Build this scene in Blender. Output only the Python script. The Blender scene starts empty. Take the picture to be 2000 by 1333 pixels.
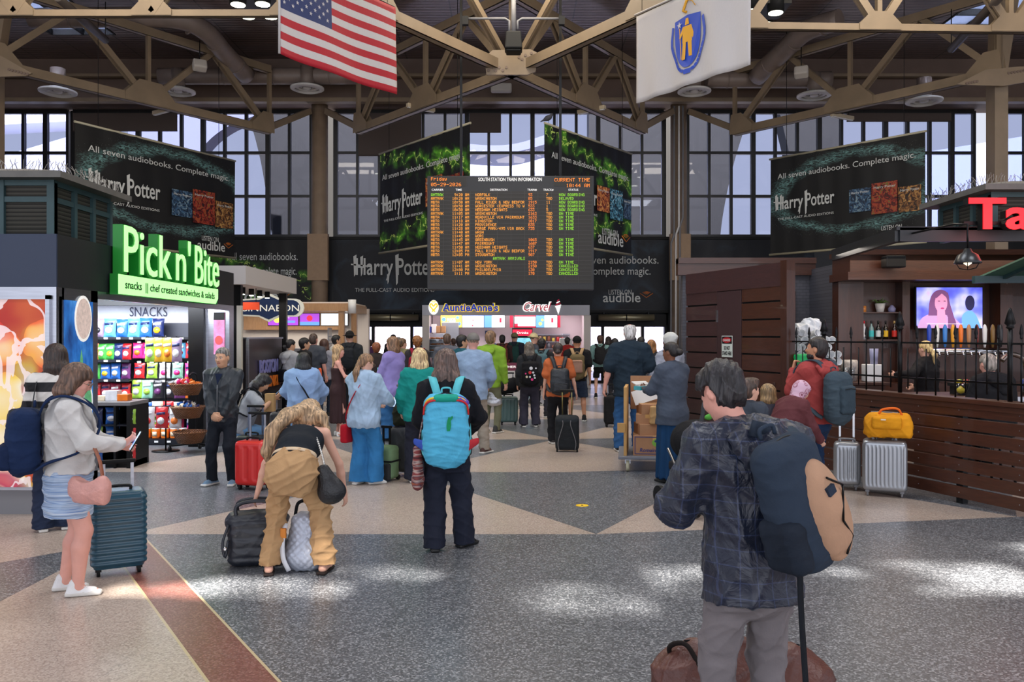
import bpy, math, random
import numpy as np
from mathutils import Vector as V, Matrix, Euler
R=math.radians;pi=math.pi
sc=bpy.context.scene
COL=sc.collection
random.seed(7);RNG=np.random.RandomState(5)
FPX=1600.0;HZ=655.0;EYE=1.75
# camera
cd=bpy.data.cameras.new('camera');cam=bpy.data.objects.new('camera', cd);COL.objects.link(cam)
cam.location=(0, 0, EYE);cam.rotation_euler=(R(90), 0, 0)
cd.sensor_width=36;cd.lens=36*FPX/2000;cd.shift_y=-11.5/2000
cd.clip_start=.05;cd.clip_end=300
sc.camera=cam
sc.view_settings.view_transform='Standard';sc.view_settings.look='None'
sc.view_settings.gamma=1;sc.view_settings.use_curve_mapping=False
sc.view_settings.exposure=0.16
# sky (brighter on the sunny side behind the camera)
w=bpy.data.worlds.new('sky');sc.world=w;w.use_nodes=True
nt=w.node_tree;bg=nt.nodes['Background']
tc=nt.nodes.new('ShaderNodeTexCoord');sx=nt.nodes.new('ShaderNodeSeparateXYZ')
nt.links.new(tc.outputs['Generated'], sx.inputs[0])
mr=nt.nodes.new('ShaderNodeMapRange');mr.inputs[1].default_value=-1;mr.inputs[2].default_value=.8
mr.inputs[3].default_value=1.35;mr.inputs[4].default_value=.8
nt.links.new(sx.outputs[1], mr.inputs[0]);nt.links.new(mr.outputs[0], bg.inputs[1])
bg.inputs[0].default_value=(.83, .87, 1.0, 1)
# sun through added roof openings, area fill lamps for the hall, exposure above
def light(name, kind, loc, rot, power, col, **k):
 l=bpy.data.lights.new(name, kind);l.energy=power;l.color=col
 for a, b in k.items():setattr(l, a, b)
 o=bpy.data.objects.new(name, l);COL.objects.link(o);o.location=loc;o.rotation_euler=rot
 return o
SUN_EL=52.0
sun=light('sun', 'SUN', (0, -20, 30), (R(90-SUN_EL), 0, 0), 29.0, (1, .93, .84), angle=R(.9))
light('rear_fill', 'AREA', (0, -15, 5), (R(80), 0, 0), 1080, (.86, .91, 1), shape='RECTANGLE', size=34, size_y=9)  # unseen fill lamp added behind the camera to brighten the hall
for i, (x, y)in enumerate(((-7, 3), (7, 3), (0, 9), (-8, 15), (8, 15), (0, 18))):
 light('overhead_fill', 'AREA', (x, y, 10.9), (0, 0, 0), 420, (.92, .95, 1)if y<12 else(1, .88, .7), shape='RECTANGLE', size=5, size_y=3)  # added overhead fill lamps without fixtures, cool in front, warm further back
 # helpers
def P(px, py, d):return V(((px-1000)*d/FPX, d, EYE+(HZ-py)*d/FPX))
def FD(py):return EYE*FPX/(py-HZ)
def FL(px, py):d=FD(py);return V(((px-1000)*d/FPX, d, 0))
def lin(c):
 return tuple(((x/255)/12.92 if x<=10 else((x/255+.055)/1.055)**2.4)for x in c)
MATS={}
def nodes(m):
 m.use_nodes=True
 return m.node_tree, m.node_tree.nodes['Principled BSDF']
def M(name, col, rough=.6, metal=0, var=0, vs=8, bump=0, bs=40, st=(1, 1, 1), emit=0, spec=.5, tr=0, coat=0, sheen=0):
 """procedural surface: base colour (sRGB 0-255) with noise variation and a noise bump"""
 if name in MATS:return MATS[name]
 m=bpy.data.materials.new(name);MATS[name]=m
 nt, b=nodes(m);c=lin(col)+(1, )
 b.inputs['Base Color'].default_value=c;b.inputs['Roughness'].default_value=rough
 b.inputs['Metallic'].default_value=metal;b.inputs['Specular IOR Level'].default_value=spec
 if tr:b.inputs['Transmission Weight'].default_value=tr
 if coat:b.inputs['Coat Weight'].default_value=coat;b.inputs['Coat Roughness'].default_value=.15
 if sheen:b.inputs['Sheen Weight'].default_value=sheen
 if emit:
  b.inputs['Emission Color'].default_value=c;b.inputs['Emission Strength'].default_value=emit
 if var or bump:
  tc=nt.nodes.new('ShaderNodeTexCoord');mp=nt.nodes.new('ShaderNodeMapping')
  mp.inputs['Scale'].default_value=st;nt.links.new(tc.outputs['Object'], mp.inputs[0])
 if var:
  n=nt.nodes.new('ShaderNodeTexNoise');n.inputs['Scale'].default_value=vs;n.inputs['Detail'].default_value=5
  nt.links.new(mp.outputs[0], n.inputs[0])
  r=nt.nodes.new('ShaderNodeMapRange');r.inputs[1].default_value=.25;r.inputs[2].default_value=.75
  r.inputs[3].default_value=1-var;r.inputs[4].default_value=1+var
  nt.links.new(n.outputs[0], r.inputs[0])
  x=nt.nodes.new('ShaderNodeVectorMath');x.operation='SCALE';x.inputs[0].default_value=c[:3]
  nt.links.new(r.outputs[0], x.inputs['Scale']);nt.links.new(x.outputs[0], b.inputs['Base Color'])
 if bump:
  n=nt.nodes.new('ShaderNodeTexNoise');n.inputs['Scale'].default_value=bs;n.inputs['Detail'].default_value=4
  nt.links.new(mp.outputs[0], n.inputs[0])
  q=nt.nodes.new('ShaderNodeBump');q.inputs['Strength'].default_value=bump;q.inputs['Distance'].default_value=.02
  nt.links.new(n.outputs[0], q.inputs['Height']);nt.links.new(q.outputs[0], b.inputs['Normal'])
 return m
class NT:
 """tiny expression helper for shader maths"""
 def __init__(s, m):s.t, s.b=nodes(m);s.n=s.t.nodes;s.l=s.t.links
 def f(s, op, a, b=None, c=None):
  n=s.n.new('ShaderNodeMath');n.operation=op
  for i, x in enumerate((a, b, c)):
   if x is None:continue
   if isinstance(x, (int, float)):n.inputs[i].default_value=x
   else:s.l.new(x, n.inputs[i])
  return n.outputs[0]
 def xyz(s, src='Object'):
  t=s.n.new('ShaderNodeTexCoord');q=s.n.new('ShaderNodeSeparateXYZ');s.l.new(t.outputs[src], q.inputs[0])
  s.co=t.outputs[src];return q.outputs
 def noise(s, scale, detail=4, vec=None, st=None, dist=0, out=0):
  n=s.n.new('ShaderNodeTexNoise');n.inputs['Scale'].default_value=scale;n.inputs['Detail'].default_value=detail
  n.inputs['Distortion'].default_value=dist
  v=vec or s.co
  if st:
   mp=s.n.new('ShaderNodeMapping');mp.inputs['Scale'].default_value=st;s.l.new(v, mp.inputs[0]);v=mp.outputs[0]
  s.l.new(v, n.inputs[0]);return n.outputs[out]
 def voro(s, scale, out='Color', feat='F1'):
  n=s.n.new('ShaderNodeTexVoronoi');n.inputs['Scale'].default_value=scale;n.feature=feat
  s.l.new(s.co, n.inputs[0]);return n.outputs[out]
 def ramp(s, x, stops, interp='LINEAR'):
  n=s.n.new('ShaderNodeValToRGB');n.color_ramp.interpolation=interp;e=n.color_ramp.elements
  while len(e)<len(stops):e.new(.5)
  for k, (p, c)in zip(e, stops):k.position=p;k.color=lin(c)+(1, )if len(c)==3 else c
  s.l.new(x, n.inputs[0]);return n.outputs[0]
 def mix(s, f, a, b, mode='MIX'):
  n=s.n.new('ShaderNodeMix');n.data_type='RGBA';n.blend_type=mode
  for i, x in((0, f), (6, a), (7, b)):
   if isinstance(x, (int, float)):n.inputs[i].default_value=x
   elif isinstance(x, tuple):n.inputs[i].default_value=lin(x)+(1, )
   else:s.l.new(x, n.inputs[i])
  return n.outputs[2]
 def base(s, c):s.l.new(c, s.b.inputs['Base Color']);return s
 def emit(s, c, k):s.l.new(c, s.b.inputs['Emission Color']);s.b.inputs['Emission Strength'].default_value=k;return s
 def bump(s, h, st=.3, d=.02):
  q=s.n.new('ShaderNodeBump');q.inputs['Strength'].default_value=st;q.inputs['Distance'].default_value=d
  s.l.new(h, q.inputs['Height']);s.l.new(q.outputs[0], s.b.inputs['Normal']);return s
 def rough(s, r):s.b.inputs['Roughness'].default_value=r;return s
def newmat(name):m=bpy.data.materials.new(name);MATS[name]=m;return m
def mesh_of(name, v, f, mi=None, mats=(), smooth=False):
 me=bpy.data.meshes.new(name);v=np.asarray(v, np.float32).reshape(-1, 3)
 me.vertices.add(len(v));me.vertices.foreach_set('co', v.ravel())
 if isinstance(f, np.ndarray):tot=np.full(len(f), f.shape[1], np.int32);fl=f.astype(np.int32).ravel()
 else:tot=np.array([len(x)for x in f], np.int32);fl=np.array([i for x in f for i in x], np.int32)
 me.loops.add(len(fl));me.loops.foreach_set('vertex_index', fl)
 me.polygons.add(len(tot));st=np.zeros(len(tot), np.int32);st[1:]=np.cumsum(tot)[:-1]
 me.polygons.foreach_set('loop_start', st)
 try:me.polygons.foreach_set('loop_total', tot)
 except Exception:pass
 for m in mats:me.materials.append(m)
 if mi is not None:me.polygons.foreach_set('material_index', np.asarray(mi, np.int32))
 if smooth is True:me.polygons.foreach_set('use_smooth', np.ones(len(tot), bool))
 elif smooth is not False:me.polygons.foreach_set('use_smooth', np.asarray(smooth, bool))
 me.update(calc_edges=True);me.validate()
 return me
def tag(o, label=None, cat=None, group=None, kind=None):
 for k, x in(('label', label), ('category', cat), ('group', group), ('kind', kind)):
  if x:o[k]=x
 return o
def link(name, data, parent=None, loc=(0, 0, 0), rz=0, rot=None):
 o=bpy.data.objects.new(name, data);COL.objects.link(o)
 o.location=loc;o.rotation_euler=rot if rot else(0, 0, rz)
 if parent:o.parent=parent
 return o
def thing(name, label, cat, loc=(0, 0, 0), rz=0, group=None, rot=None):
 return tag(link(name, None, None, loc, rz, rot), label, cat, group)
def dup(o, loc=None, rz=None, label=None, group=None, parent=None):
 c=o.copy();COL.objects.link(c)
 if parent:c.parent=parent
 if loc is not None:c.location=loc
 if rz is not None:c.rotation_euler=(0, 0, rz)
 if label:c['label']=label
 if group:c['group']=group
 for ch in list(o.children):dup(ch, parent=c)
 return c
def frame(x, y=None):
 """rotation whose local X is x and Z as close to up (y) as can be"""
 z=V(x).normalized();up=V(y)if y is not None else V((0, 0, 1))
 if abs(z.dot(up.normalized()))>.999:up=V((0, 1, 0))
 s=up.cross(z).normalized();u=z.cross(s)
 return Matrix((z, s, u)).transposed()
_txt={}
class MB:
 """collects simple solids into one mesh"""
 def __init__(s):s.v=[];s.f=[];s.m=[];s.sm=[];s.mats=[]
 def mi(s, m):
  if m is None:return 0
  if m not in s.mats:s.mats.append(m)
  return s.mats.index(m)
 def add(s, v, f, m=None, sm=False, T=None):
  b=len(s.v)
  if T is not None:v=[T@V(p)for p in v]
  s.v+=[tuple(p)for p in v];s.f+=[tuple(i+b for i in x)for x in f]
  s.m+=[s.mi(m)]*len(f);s.sm+=[sm]*len(f);return s
 def box(s, c, d, m=None, T=None, taper=1.0):
  x, y, z=d[0]/2, d[1]/2, d[2]/2;t=taper
  v=[(-x, -y, -z), (x, -y, -z), (x, y, -z), (-x, y, -z), (-x*t, -y*t, z), (x*t, -y*t, z), (x*t, y*t, z), (-x*t, y*t, z)]
  v=[V(p)+V(c)for p in v]
  return s.add(v, [(0, 3, 2, 1), (4, 5, 6, 7), (0, 1, 5, 4), (1, 2, 6, 5), (2, 3, 7, 6), (3, 0, 4, 7)], m, False, T)
 def bx(s, a, b, m=None, T=None):
  a=V(a);b=V(b);return s.box((a+b)/2, (abs(b.x-a.x), abs(b.y-a.y), abs(b.z-a.z)), m, T)
 def beam(s, a, b, w, h, m=None, up=None):
  a=V(a);b=V(b);F=frame(b-a, up).to_4x4();F.translation=(a+b)/2
  return s.box((0, 0, 0), ((b-a).length, w, h), m, F)
 def tube(s, pts, r, m=None, n=8, cap=True, sm=True):
  pts=[V(p)for p in pts];k=len(pts);rr=r if isinstance(r, (list, tuple))else[r]*k
  v=[];f=[];prev=None
  for i, p in enumerate(pts):
   d=(pts[min(i+1, k-1)]-pts[max(i-1, 0)]).normalized()
   if prev is None:
    u=V((0, 0, 1))if abs(d.z)<.9 else V((0, 1, 0));u=(u-d*u.dot(d)).normalized()
   else:u=(prev-d*prev.dot(d)).normalized()
   prev=u;q=d.cross(u)
   for j in range(n):
    a=2*pi*j/n;v.append(p+(u*math.cos(a)+q*math.sin(a))*rr[i])
  for i in range(k-1):
   for j in range(n):
    f.append((i*n+j, i*n+(j+1)%n, (i+1)*n+(j+1)%n, (i+1)*n+j))
  s.add(v, f, m, sm)
  if cap:
   b=len(s.v)-len(v)
   s.f+=[tuple(b+j for j in range(n))[::-1], tuple(b+(k-1)*n+j for j in range(n))]
   s.m+=[s.mi(m)]*2;s.sm+=[False]*2
  return s
 def cyl(s, a, b, r, m=None, n=16, r2=None):return s.tube([a, b], [r, r if r2 is None else r2], m, n)
 def lathe(s, prof, m=None, n=20, T=None, sm=True, seg=2*pi):
  v=[];f=[];k=len(prof)
  for j in range(n):
   a=seg*j/n
   v+=[(r*math.cos(a), r*math.sin(a), z)for r, z in prof]
  for j in range(n):
   for i in range(k-1):
    f.append((j*k+i, ((j+1)%n)*k+i, ((j+1)%n)*k+i+1, j*k+i+1))
  return s.add(v, f, m, sm, T)
 def prism(s, poly, t, m=None, T=None, back=True):
  """poly: 2-D outline in local XZ, extruded from y=0 to y=t"""
  a=sum(p[0]*q[1]-q[0]*p[1]for p, q in zip(poly, poly[1:]+poly[:1]))
  if a<0:poly=poly[::-1]
  n=len(poly);v=[(x, 0, z)for x, z in poly];f=[tuple(range(n))]
  if t:
   v+=[(x, t, z)for x, z in poly]
   f+=[tuple(range(n, 2*n))[::-1]]+[(i, i+n, (i+1)%n+n, (i+1)%n)for i in range(n)]
  return s.add(v, f, m, False, T)
 def text(s, txt, T, size, m=None, ext=.004, sx=1, shear=0, bold=0, align='LEFT', space=1, fw=None):
  """lettering standing in local XZ, facing -Y; T places it; fw fits the line to a width"""
  key=(txt, shear, bold, space, align)
  if key not in _txt:
   c=bpy.data.curves.new('t', 'FONT');c.body=txt;c.size=1;c.shear=shear;c.offset=bold
   c.align_x=align;c.space_character=space;c.resolution_u=3
   o=bpy.data.objects.new('t', c);me=o.to_mesh()
   _txt[key]=([tuple(q.co)for q in me.vertices], [tuple(p.vertices)for p in me.polygons], [e.vertices[:]for e in me.edges if True])
   o.to_mesh_clear();bpy.data.objects.remove(o);bpy.data.curves.remove(c)
  v, f, _=_txt[key]
  if not v:return s
  if fw:
   xs=[p[0]for p in v];sx=fw/(max(xs)-min(xs))/size
  vv=[(x*size*sx, 0, y*size)for x, y, z in v];n=len(vv)
  ff=list(f)
  if ext:
   vv=[(x, -ext, z)for x, y, z in vv]+[(x, 0, z)for x, y, z in vv]
   cnt={}
   for p in f:
    for a, b in zip(p, p[1:]+p[:1]):cnt[(a, b)]=1
   for(a, b)in cnt:
    if(b, a)not in cnt:ff.append((b, a, a+n, b+n))
  return s.add(vv, ff, m, False, T)
 def build(s, name, m=None, parent=None, loc=(0, 0, 0), rz=0, bevel=0, rot=None):
  mats=s.mats if s.mats else([m]if m else[])
  me=mesh_of(name, s.v, s.f, s.m, mats, s.sm)
  o=link(name, me, parent, loc, rz, rot)
  if bevel:
   b=o.modifiers.new('bevel', 'BEVEL');b.width=bevel;b.segments=2;b.limit_method='ANGLE';b.angle_limit=R(50)
  return o
def TR(loc, rz=0, rx=0, ry=0):return Matrix.Translation(V(loc))@Euler((rx, ry, rz)).to_matrix().to_4x4()
def catmull(pts, n=6):
 pts=[V(p)for p in pts];out=[]
 q=[2*pts[0]-pts[1]]+pts+[2*pts[-1]-pts[-2]]
 for i in range(1, len(q)-2):
  a, b, c, d=q[i-1:i+3]
  for k in range(n):
   t=k/n
   out.append(.5*((2*b)+(c-a)*t+(2*a-5*b+4*c-d)*t*t+(3*b-a-3*c+d)*t**3))
 return out+[pts[-1]]
 # soft solids: distance fields meshed with surface nets
class SD:
 def __init__(s, h=.012):s.h=h;s.p=[]
 def seg(s, a, b, ra, rb=None, k=.02, flat=None, side=None, cut=False):
  """tapered capsule; flat scales the thickness perpendicular to side"""
  s.p.append(('seg', np.array(a, float), np.array(b, float), ra, ra if rb is None else rb, k, flat, None if side is None else np.array(V(side).normalized()), cut));return s
 def chain(s, pts, rad, k=.02, flat=None, side=None):
  for i in range(len(pts)-1):s.seg(pts[i], pts[i+1], rad[i], rad[i+1], k, flat, side)
  return s
 def ell(s, c, r, rot=None, k=.02, cut=False):
  s.p.append(('ell', np.array(c, float), np.array(r, float), rot, k, cut));return s
 def box(s, c, half, rr=.02, rot=None, k=.005, cut=False):
  s.p.append(('box', np.array(c, float), np.array(half, float), rr, rot, k, cut));return s
 def sect(s, A, B, side, a, b, k=.02, cut=False):
  """elliptic loft section between A and B: a, b = (half width, half depth)"""
  s.p.append(('sect', np.array(A, float), np.array(B, float), np.array(V(side).normalized()), a, b, k, cut));return s
 def bounds(s, p):
  t=p[0]
  if t=='seg':r=max(p[3], p[4]);return np.minimum(p[1], p[2])-r, np.maximum(p[1], p[2])+r
  if t=='ell' or t=='box':
   r=p[2]if t=='ell' else p[2]
   if p[3 if t=='ell' else 4]is not None:r=np.full(3, np.linalg.norm(r))
   return p[1]-r, p[1]+r
  r=max(p[4]+p[5]);return np.minimum(p[1], p[2])-r, np.maximum(p[1], p[2])+r
 def mesh(s, name, mats, disp=None, paint=None, cutz=None, relax=1):
  h=s.h
  B=[s.bounds(p)for p in s.p];add=[b for b, p in zip(B, s.p)if not p[-1]]
  lo=np.min([b[0]for b in add], 0)-3*h;hi=np.max([b[1]for b in add], 0)+3*h
  n=np.ceil((hi-lo)/h).astype(int)+1
  D=np.full(n, 1.0, np.float32)
  ax=[lo[i]+h*np.arange(n[i])for i in range(3)]
  for p, b in zip(s.p, B):
   kk=p[-2]if p[0]in('ell', 'box', 'sect')else p[5]
   mg=kk+3*h
   i0=np.maximum(np.floor((b[0]-mg-lo)/h).astype(int), 0);i1=np.minimum(np.ceil((b[1]+mg-lo)/h).astype(int)+1, n)
   if(i1<=i0).any():continue
   X=[ax[i][i0[i]:i1[i]]for i in range(3)]
   G=np.stack(np.meshgrid(*X, indexing='ij'), -1).astype(np.float32)
   if p[0]=='seg':
    _, a, bb, ra, rb, _, flat, side, _=p
    q=G-a;d=bb-a
    if flat:
     u=np.cross(d, side);u/=(np.linalg.norm(u)+1e-9)
     q=q+(q@u)[..., None]*u*(1/flat-1)
    L=d@d+1e-12
    t=np.clip((q@d)/L, 0, 1)
    dd=np.linalg.norm(q-t[..., None]*d, axis=-1)-(ra+(rb-ra)*t)
    if flat:dd*=flat
   elif p[0]=='ell':
    q=G-p[1]
    if p[3]is not None:q=q@np.array(p[3])
    k0=np.linalg.norm(q/p[2], axis=-1);k1=np.linalg.norm(q/(p[2]**2), axis=-1)
    dd=k0*(k0-1)/(k1+1e-6)
   elif p[0]=='box':
    q=G-p[1]
    if p[4]is not None:q=q@np.array(p[4])
    e=np.abs(q)-(p[2]-p[3])
    dd=np.linalg.norm(np.maximum(e, 0), axis=-1)+np.minimum(e.max(-1), 0)-p[3]
   else:
    _, A, Bq, side, a, b2, _, _=p
    q=G-A;d=Bq-A;L=np.linalg.norm(d);d=d/(L+1e-9)
    sd=side-d*(side@d);sd/=np.linalg.norm(sd);fw=np.cross(d, sd)
    tt=q@d;t=np.clip(tt/L, 0, 1);ex=np.abs(tt-t*L)
    wa=a[0]+(b2[0]-a[0])*t;wb=a[1]+(b2[1]-a[1])*t
    mn=np.minimum(wa, wb)
    x=(q@sd)/wa;y=(q@fw)/wb
    k0=np.sqrt(x*x+y*y+(ex/mn)**2)
    k1=np.sqrt((x/wa)**2+(y/wb)**2+(ex/mn**2)**2)
    dd=k0*(k0-1)/(k1+1e-5)
   sl=tuple(slice(i0[i], i1[i])for i in range(3))
   o=D[sl]
   if p[-1]:
    dd=-dd;hh=np.maximum(kk-np.abs(o-dd), 0);D[sl]=np.maximum(o, dd)+hh*hh/(4*max(kk, 1e-5))
   else:
    hh=np.maximum(kk-np.abs(o-dd), 0);D[sl]=np.minimum(o, dd)-hh*hh/(4*max(kk, 1e-5))
  if cutz is not None:
   zz=ax[2][None, None, :];D=np.maximum(D, cutz-zz)
  D[0]=D[-1]=1;D[:, 0]=D[:, -1]=1;D[:, :, 0]=D[:, :, -1]=1
  D=D+1e-6
  return nets(name, D, lo, h, mats, disp, paint)
def nets(name, D, lo, h, mats, disp=None, paint=None):
 s=D<0
 c=sum(s[i:s.shape[0]-1+i, j:s.shape[1]-1+j, k:s.shape[2]-1+k].astype(np.int8)for i in(0, 1)for j in(0, 1)for k in(0, 1))
 act=(c>0)&(c<8);I=np.argwhere(act)
 idx=np.full(act.shape, -1, np.int32);idx[act]=np.arange(len(I))
 acc=np.zeros((len(I), 3));cnt=np.zeros(len(I))
 cs=[(i, j, k)for i in(0, 1)for j in(0, 1)for k in(0, 1)]
 val={q:D[I[:, 0]+q[0], I[:, 1]+q[1], I[:, 2]+q[2]]for q in cs}
 for a in cs:
  for axn in range(3):
   if a[axn]:continue
   b=list(a);b[axn]=1;b=tuple(b)
   da, db=val[a], val[b];m=(da<0)!=(db<0)
   t=da[m]/(da[m]-db[m])
   acc[m]+=np.array(a)+t[:, None]*(np.array(b)-np.array(a));cnt[m]+=1
 v=lo+h*(I+acc/np.maximum(cnt, 1)[:, None])
 F=[]
 for axn in range(3):
  u, w_=[(1, 2), (2, 0), (0, 1)][axn]
  A=[slice(1, -1)]*3;B2=[slice(1, -1)]*3
  A[axn]=slice(0, -1);B2[axn]=slice(1, None)
  sa, sb=s[tuple(A)], s[tuple(B2)]
  J=np.argwhere(sa!=sb)
  if not len(J):continue
  inn=sa[tuple(J.T)]
  off=np.ones(3, int);off[axn]=0;J=J+off
  def g(du, dw):
   K=J.copy();K[:, u]+=du;K[:, w_]+=dw;return idx[tuple(K.T)]
  q=np.stack([g(-1, -1), g(0, -1), g(0, 0), g(-1, 0)], 1)
  q[~inn]=q[~inn][:, ::-1];F.append(q)
 F=np.concatenate(F)
 F=F[(F>=0).all(1)]
 for _ in range(1):
  a2=np.zeros_like(v);c2=np.zeros(len(v))
  for i in range(4):
   j=F[:, (i+1)%4]
   np.add.at(a2, F[:, i], v[j]);np.add.at(c2, F[:, i], 1)
  v=.5*v+.5*a2/np.maximum(c2, 1)[:, None]
 if disp is not None:
  fn=np.cross(v[F[:, 2]]-v[F[:, 0]], v[F[:, 3]]-v[F[:, 1]])
  N=np.zeros_like(v)
  for i in range(4):np.add.at(N, F[:, i], fn)
  N/=np.linalg.norm(N, axis=1)[:, None]+1e-9
  v=v+N*disp(v)[:, None]
 mi=None
 if paint is not None:mi=paint(v[F].mean(1))
 return mesh_of(name, v, F, mi, mats if isinstance(mats, (list, tuple))else[mats], True)
def wrinkle(amp, freq=22, seed=0, st=(1, 1, 1), n=5):
 r=np.random.RandomState(seed);W=r.normal(size=(n, 3))*np.array(st);W/=np.linalg.norm(W, axis=1)[:, None]
 f=2.3*freq*r.uniform(.5, 1.6, n);ph=r.uniform(0, 6.3, n)
 def d(v):
  q=v+.03*np.sin(v[:, [1, 2, 0]]*9+seed)
  a=sum((1-np.abs(np.sin((q@W[i])*f[i]*.5+ph[i]+1.3*np.sin(q@W[i-1]*7+i))))**2.5 for i in range(n))/n
  return amp*(3.2*a-1.0)
 return d
def strands(amp, freq=160, seed=0):
 def d(v):
  x, y, z=v.T;t=np.arctan2(x, y+.0)
  return amp*(np.sin(t*freq*.1+2.2*np.sin(z*14+seed)+seed)*.6+np.sin(x*freq+2*np.sin(z*11+seed))*.5+np.sin(y*freq*.9+2*np.sin(z*13))*.4)
 return d
 # materials of the hall
def terrazzo():
 m=newmat('terrazzo');g=NT(m);x, y, z=g.xyz()
 yy=g.f('SUBTRACT', y, g.f('MULTIPLY', g.f('MAXIMUM', g.f('SUBTRACT', x, .75), 0), .167))
 v=g.f('DIVIDE', g.f('SUBTRACT', yy, 7.2), 3.27);row=g.f('FLOOR', v);fv=g.f('FRACT', v)
 u=g.f('ADD', g.f('DIVIDE', g.f('SUBTRACT', x, .74), 4.12), g.f('MULTIPLY', row, .5))
 t=g.f('MULTIPLY', g.f('ABSOLUTE', g.f('SUBTRACT', g.f('FRACT', g.f('ADD', u, .5)), .5)), 2)
 dark_far=g.f('LESS_THAN', t, fv)
 near=g.f('LESS_THAN', yy, 7.2)
 xm=g.f('MAXIMUM', g.f('SUBTRACT', .72, x), g.f('SUBTRACT', x, 1.0))
 s=g.f('MULTIPLY', g.f('SUBTRACT', g.f('ADD', 1.17+.72, g.f('MULTIPLY', g.f('SUBTRACT', yy, 4.13), .68)), xm), .827)
 inside=g.f('GREATER_THAN', s, 0);strip=g.f('MULTIPLY', g.f('LESS_THAN', s, 0), g.f('GREATER_THAN', s, -.3))
 brass=g.f('ADD', g.f('LESS_THAN', g.f('ABSOLUTE', s), .008), g.f('LESS_THAN', g.f('ABSOLUTE', g.f('ADD', s, .3)), .008))
 tl=g.f('MULTIPLY', g.f('MULTIPLY', g.f('LESS_THAN', x, -3.36), g.f('GREATER_THAN', x, g.f('SUBTRACT', g.f('MULTIPLY', g.f('SUBTRACT', 6.9, y), -.95), 3.36))), g.f('LESS_THAN', y, 6.9))
 dark_near=g.f('MAXIMUM', inside, tl)
 dark=g.f('ADD', g.f('MULTIPLY', near, dark_near), g.f('MULTIPLY', g.f('SUBTRACT', 1, near), dark_far))
 chip=g.voro(98);sp=g.s2=g.n.new('ShaderNodeSeparateColor');g.l.new(chip, sp.inputs[0])
 big=g.noise(.8, 3)
 dk=g.ramp(sp.outputs[0], [(0, (70, 73, 77)), (.45, (90, 93, 98)), (.62, (101, 104, 109)), (.8, (124, 127, 132)), (1, (160, 162, 166))])
 bg_=g.ramp(sp.outputs[1], [(0, (156, 139, 128)), (.5, (180, 163, 150)), (1, (196, 182, 170))])
 rd=g.ramp(sp.outputs[2], [(0, (112, 68, 60)), (.6, (128, 80, 72)), (1, (150, 108, 98))])
 c=g.mix(dark, bg_, dk)
 st=g.f('MULTIPLY', near, strip)
 c=g.mix(st, c, rd);c=g.mix(g.f('MULTIPLY', near, brass), c, (196, 178, 140))
 cr=g.f('LESS_THAN', g.f('ABSOLUTE', g.f('SUBTRACT', g.noise(1.3, 6, dist=.6), .5)), .0022)
 c=g.mix(g.f('MULTIPLY', cr, g.f('MULTIPLY', g.f('SUBTRACT', 1, dark), .35)), c, (110, 98, 90))
 c=g.mix(g.f('MULTIPLY', big, .12), c, (120, 112, 108), 'MULTIPLY')
 g.base(c);r=g.f('ADD', g.f('MULTIPLY', g.noise(2.2, 2), .1), .26);g.l.new(r, g.b.inputs['Roughness'])
 g.b.inputs['Specular IOR Level'].default_value=.55
 return m
def deck():
 m=newmat('roof_deck');g=NT(m);x, y, z=g.xyz()
 rib=g.f('FRACT', g.f('MULTIPLY', y, 5));ln=g.f('LESS_THAN', rib, .1)
 j=g.f('LESS_THAN', g.f('FRACT', g.f('MULTIPLY', g.f('ADD', x, g.f('MULTIPLY', y, .0)), .55)), .02)
 c=g.mix(g.noise(3, 4, st=(.3, 3, 1)), (84, 70, 66), (122, 106, 104))
 c=g.mix(g.f('MAXIMUM', ln, j), c, (26, 20, 20));g.base(c);g.rough(.38)
 g.bump(g.f('ABSOLUTE', g.f('SUBTRACT', rib, .5)), .5, .03);return m
def wood(name, a, b, sc_=1, axis=(6, 6, .6), rough=.4, coat=.2):
 m=newmat(name);g=NT(m);g.xyz()
 n=g.noise(3*sc_, 6, st=axis, dist=1.2);c=g.mix(n, a, b);n2=g.noise(14*sc_, 3, st=axis)
 c=g.mix(g.f('MULTIPLY', n2, .55), c, tuple(k*.5 for k in a));g.base(c);g.rough(rough)
 g.b.inputs['Coat Weight'].default_value=coat;g.bump(n2, .15, .01);return m
def ribbed(name, a, b, per, rough=.55):
 m=newmat(name);g=NT(m);x, y, z=g.xyz()
 f=g.f('PINGPONG', g.f('MULTIPLY', x, per), .5);c=g.mix(g.f('MULTIPLY', f, 2), a, b);g.base(c);g.rough(rough)
 return m
def glass(name, tint=(225, 232, 245), k=.10):
 m=bpy.data.materials.new(name);MATS[name]=m;m.use_nodes=True;t=m.node_tree
 t.nodes.remove(t.nodes['Principled BSDF']);o=t.nodes['Material Output']
 a=t.nodes.new('ShaderNodeBsdfTransparent');a.inputs[0].default_value=lin(tint)+(1, )
 b=t.nodes.new('ShaderNodeBsdfGlossy');b.inputs['Roughness'].default_value=.02
 x=t.nodes.new('ShaderNodeMixShader');x.inputs[0].default_value=k
 t.links.new(a.outputs[0], x.inputs[1]);t.links.new(b.outputs[0], x.inputs[2]);t.links.new(x.outputs[0], o.inputs[0]);return m
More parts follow.
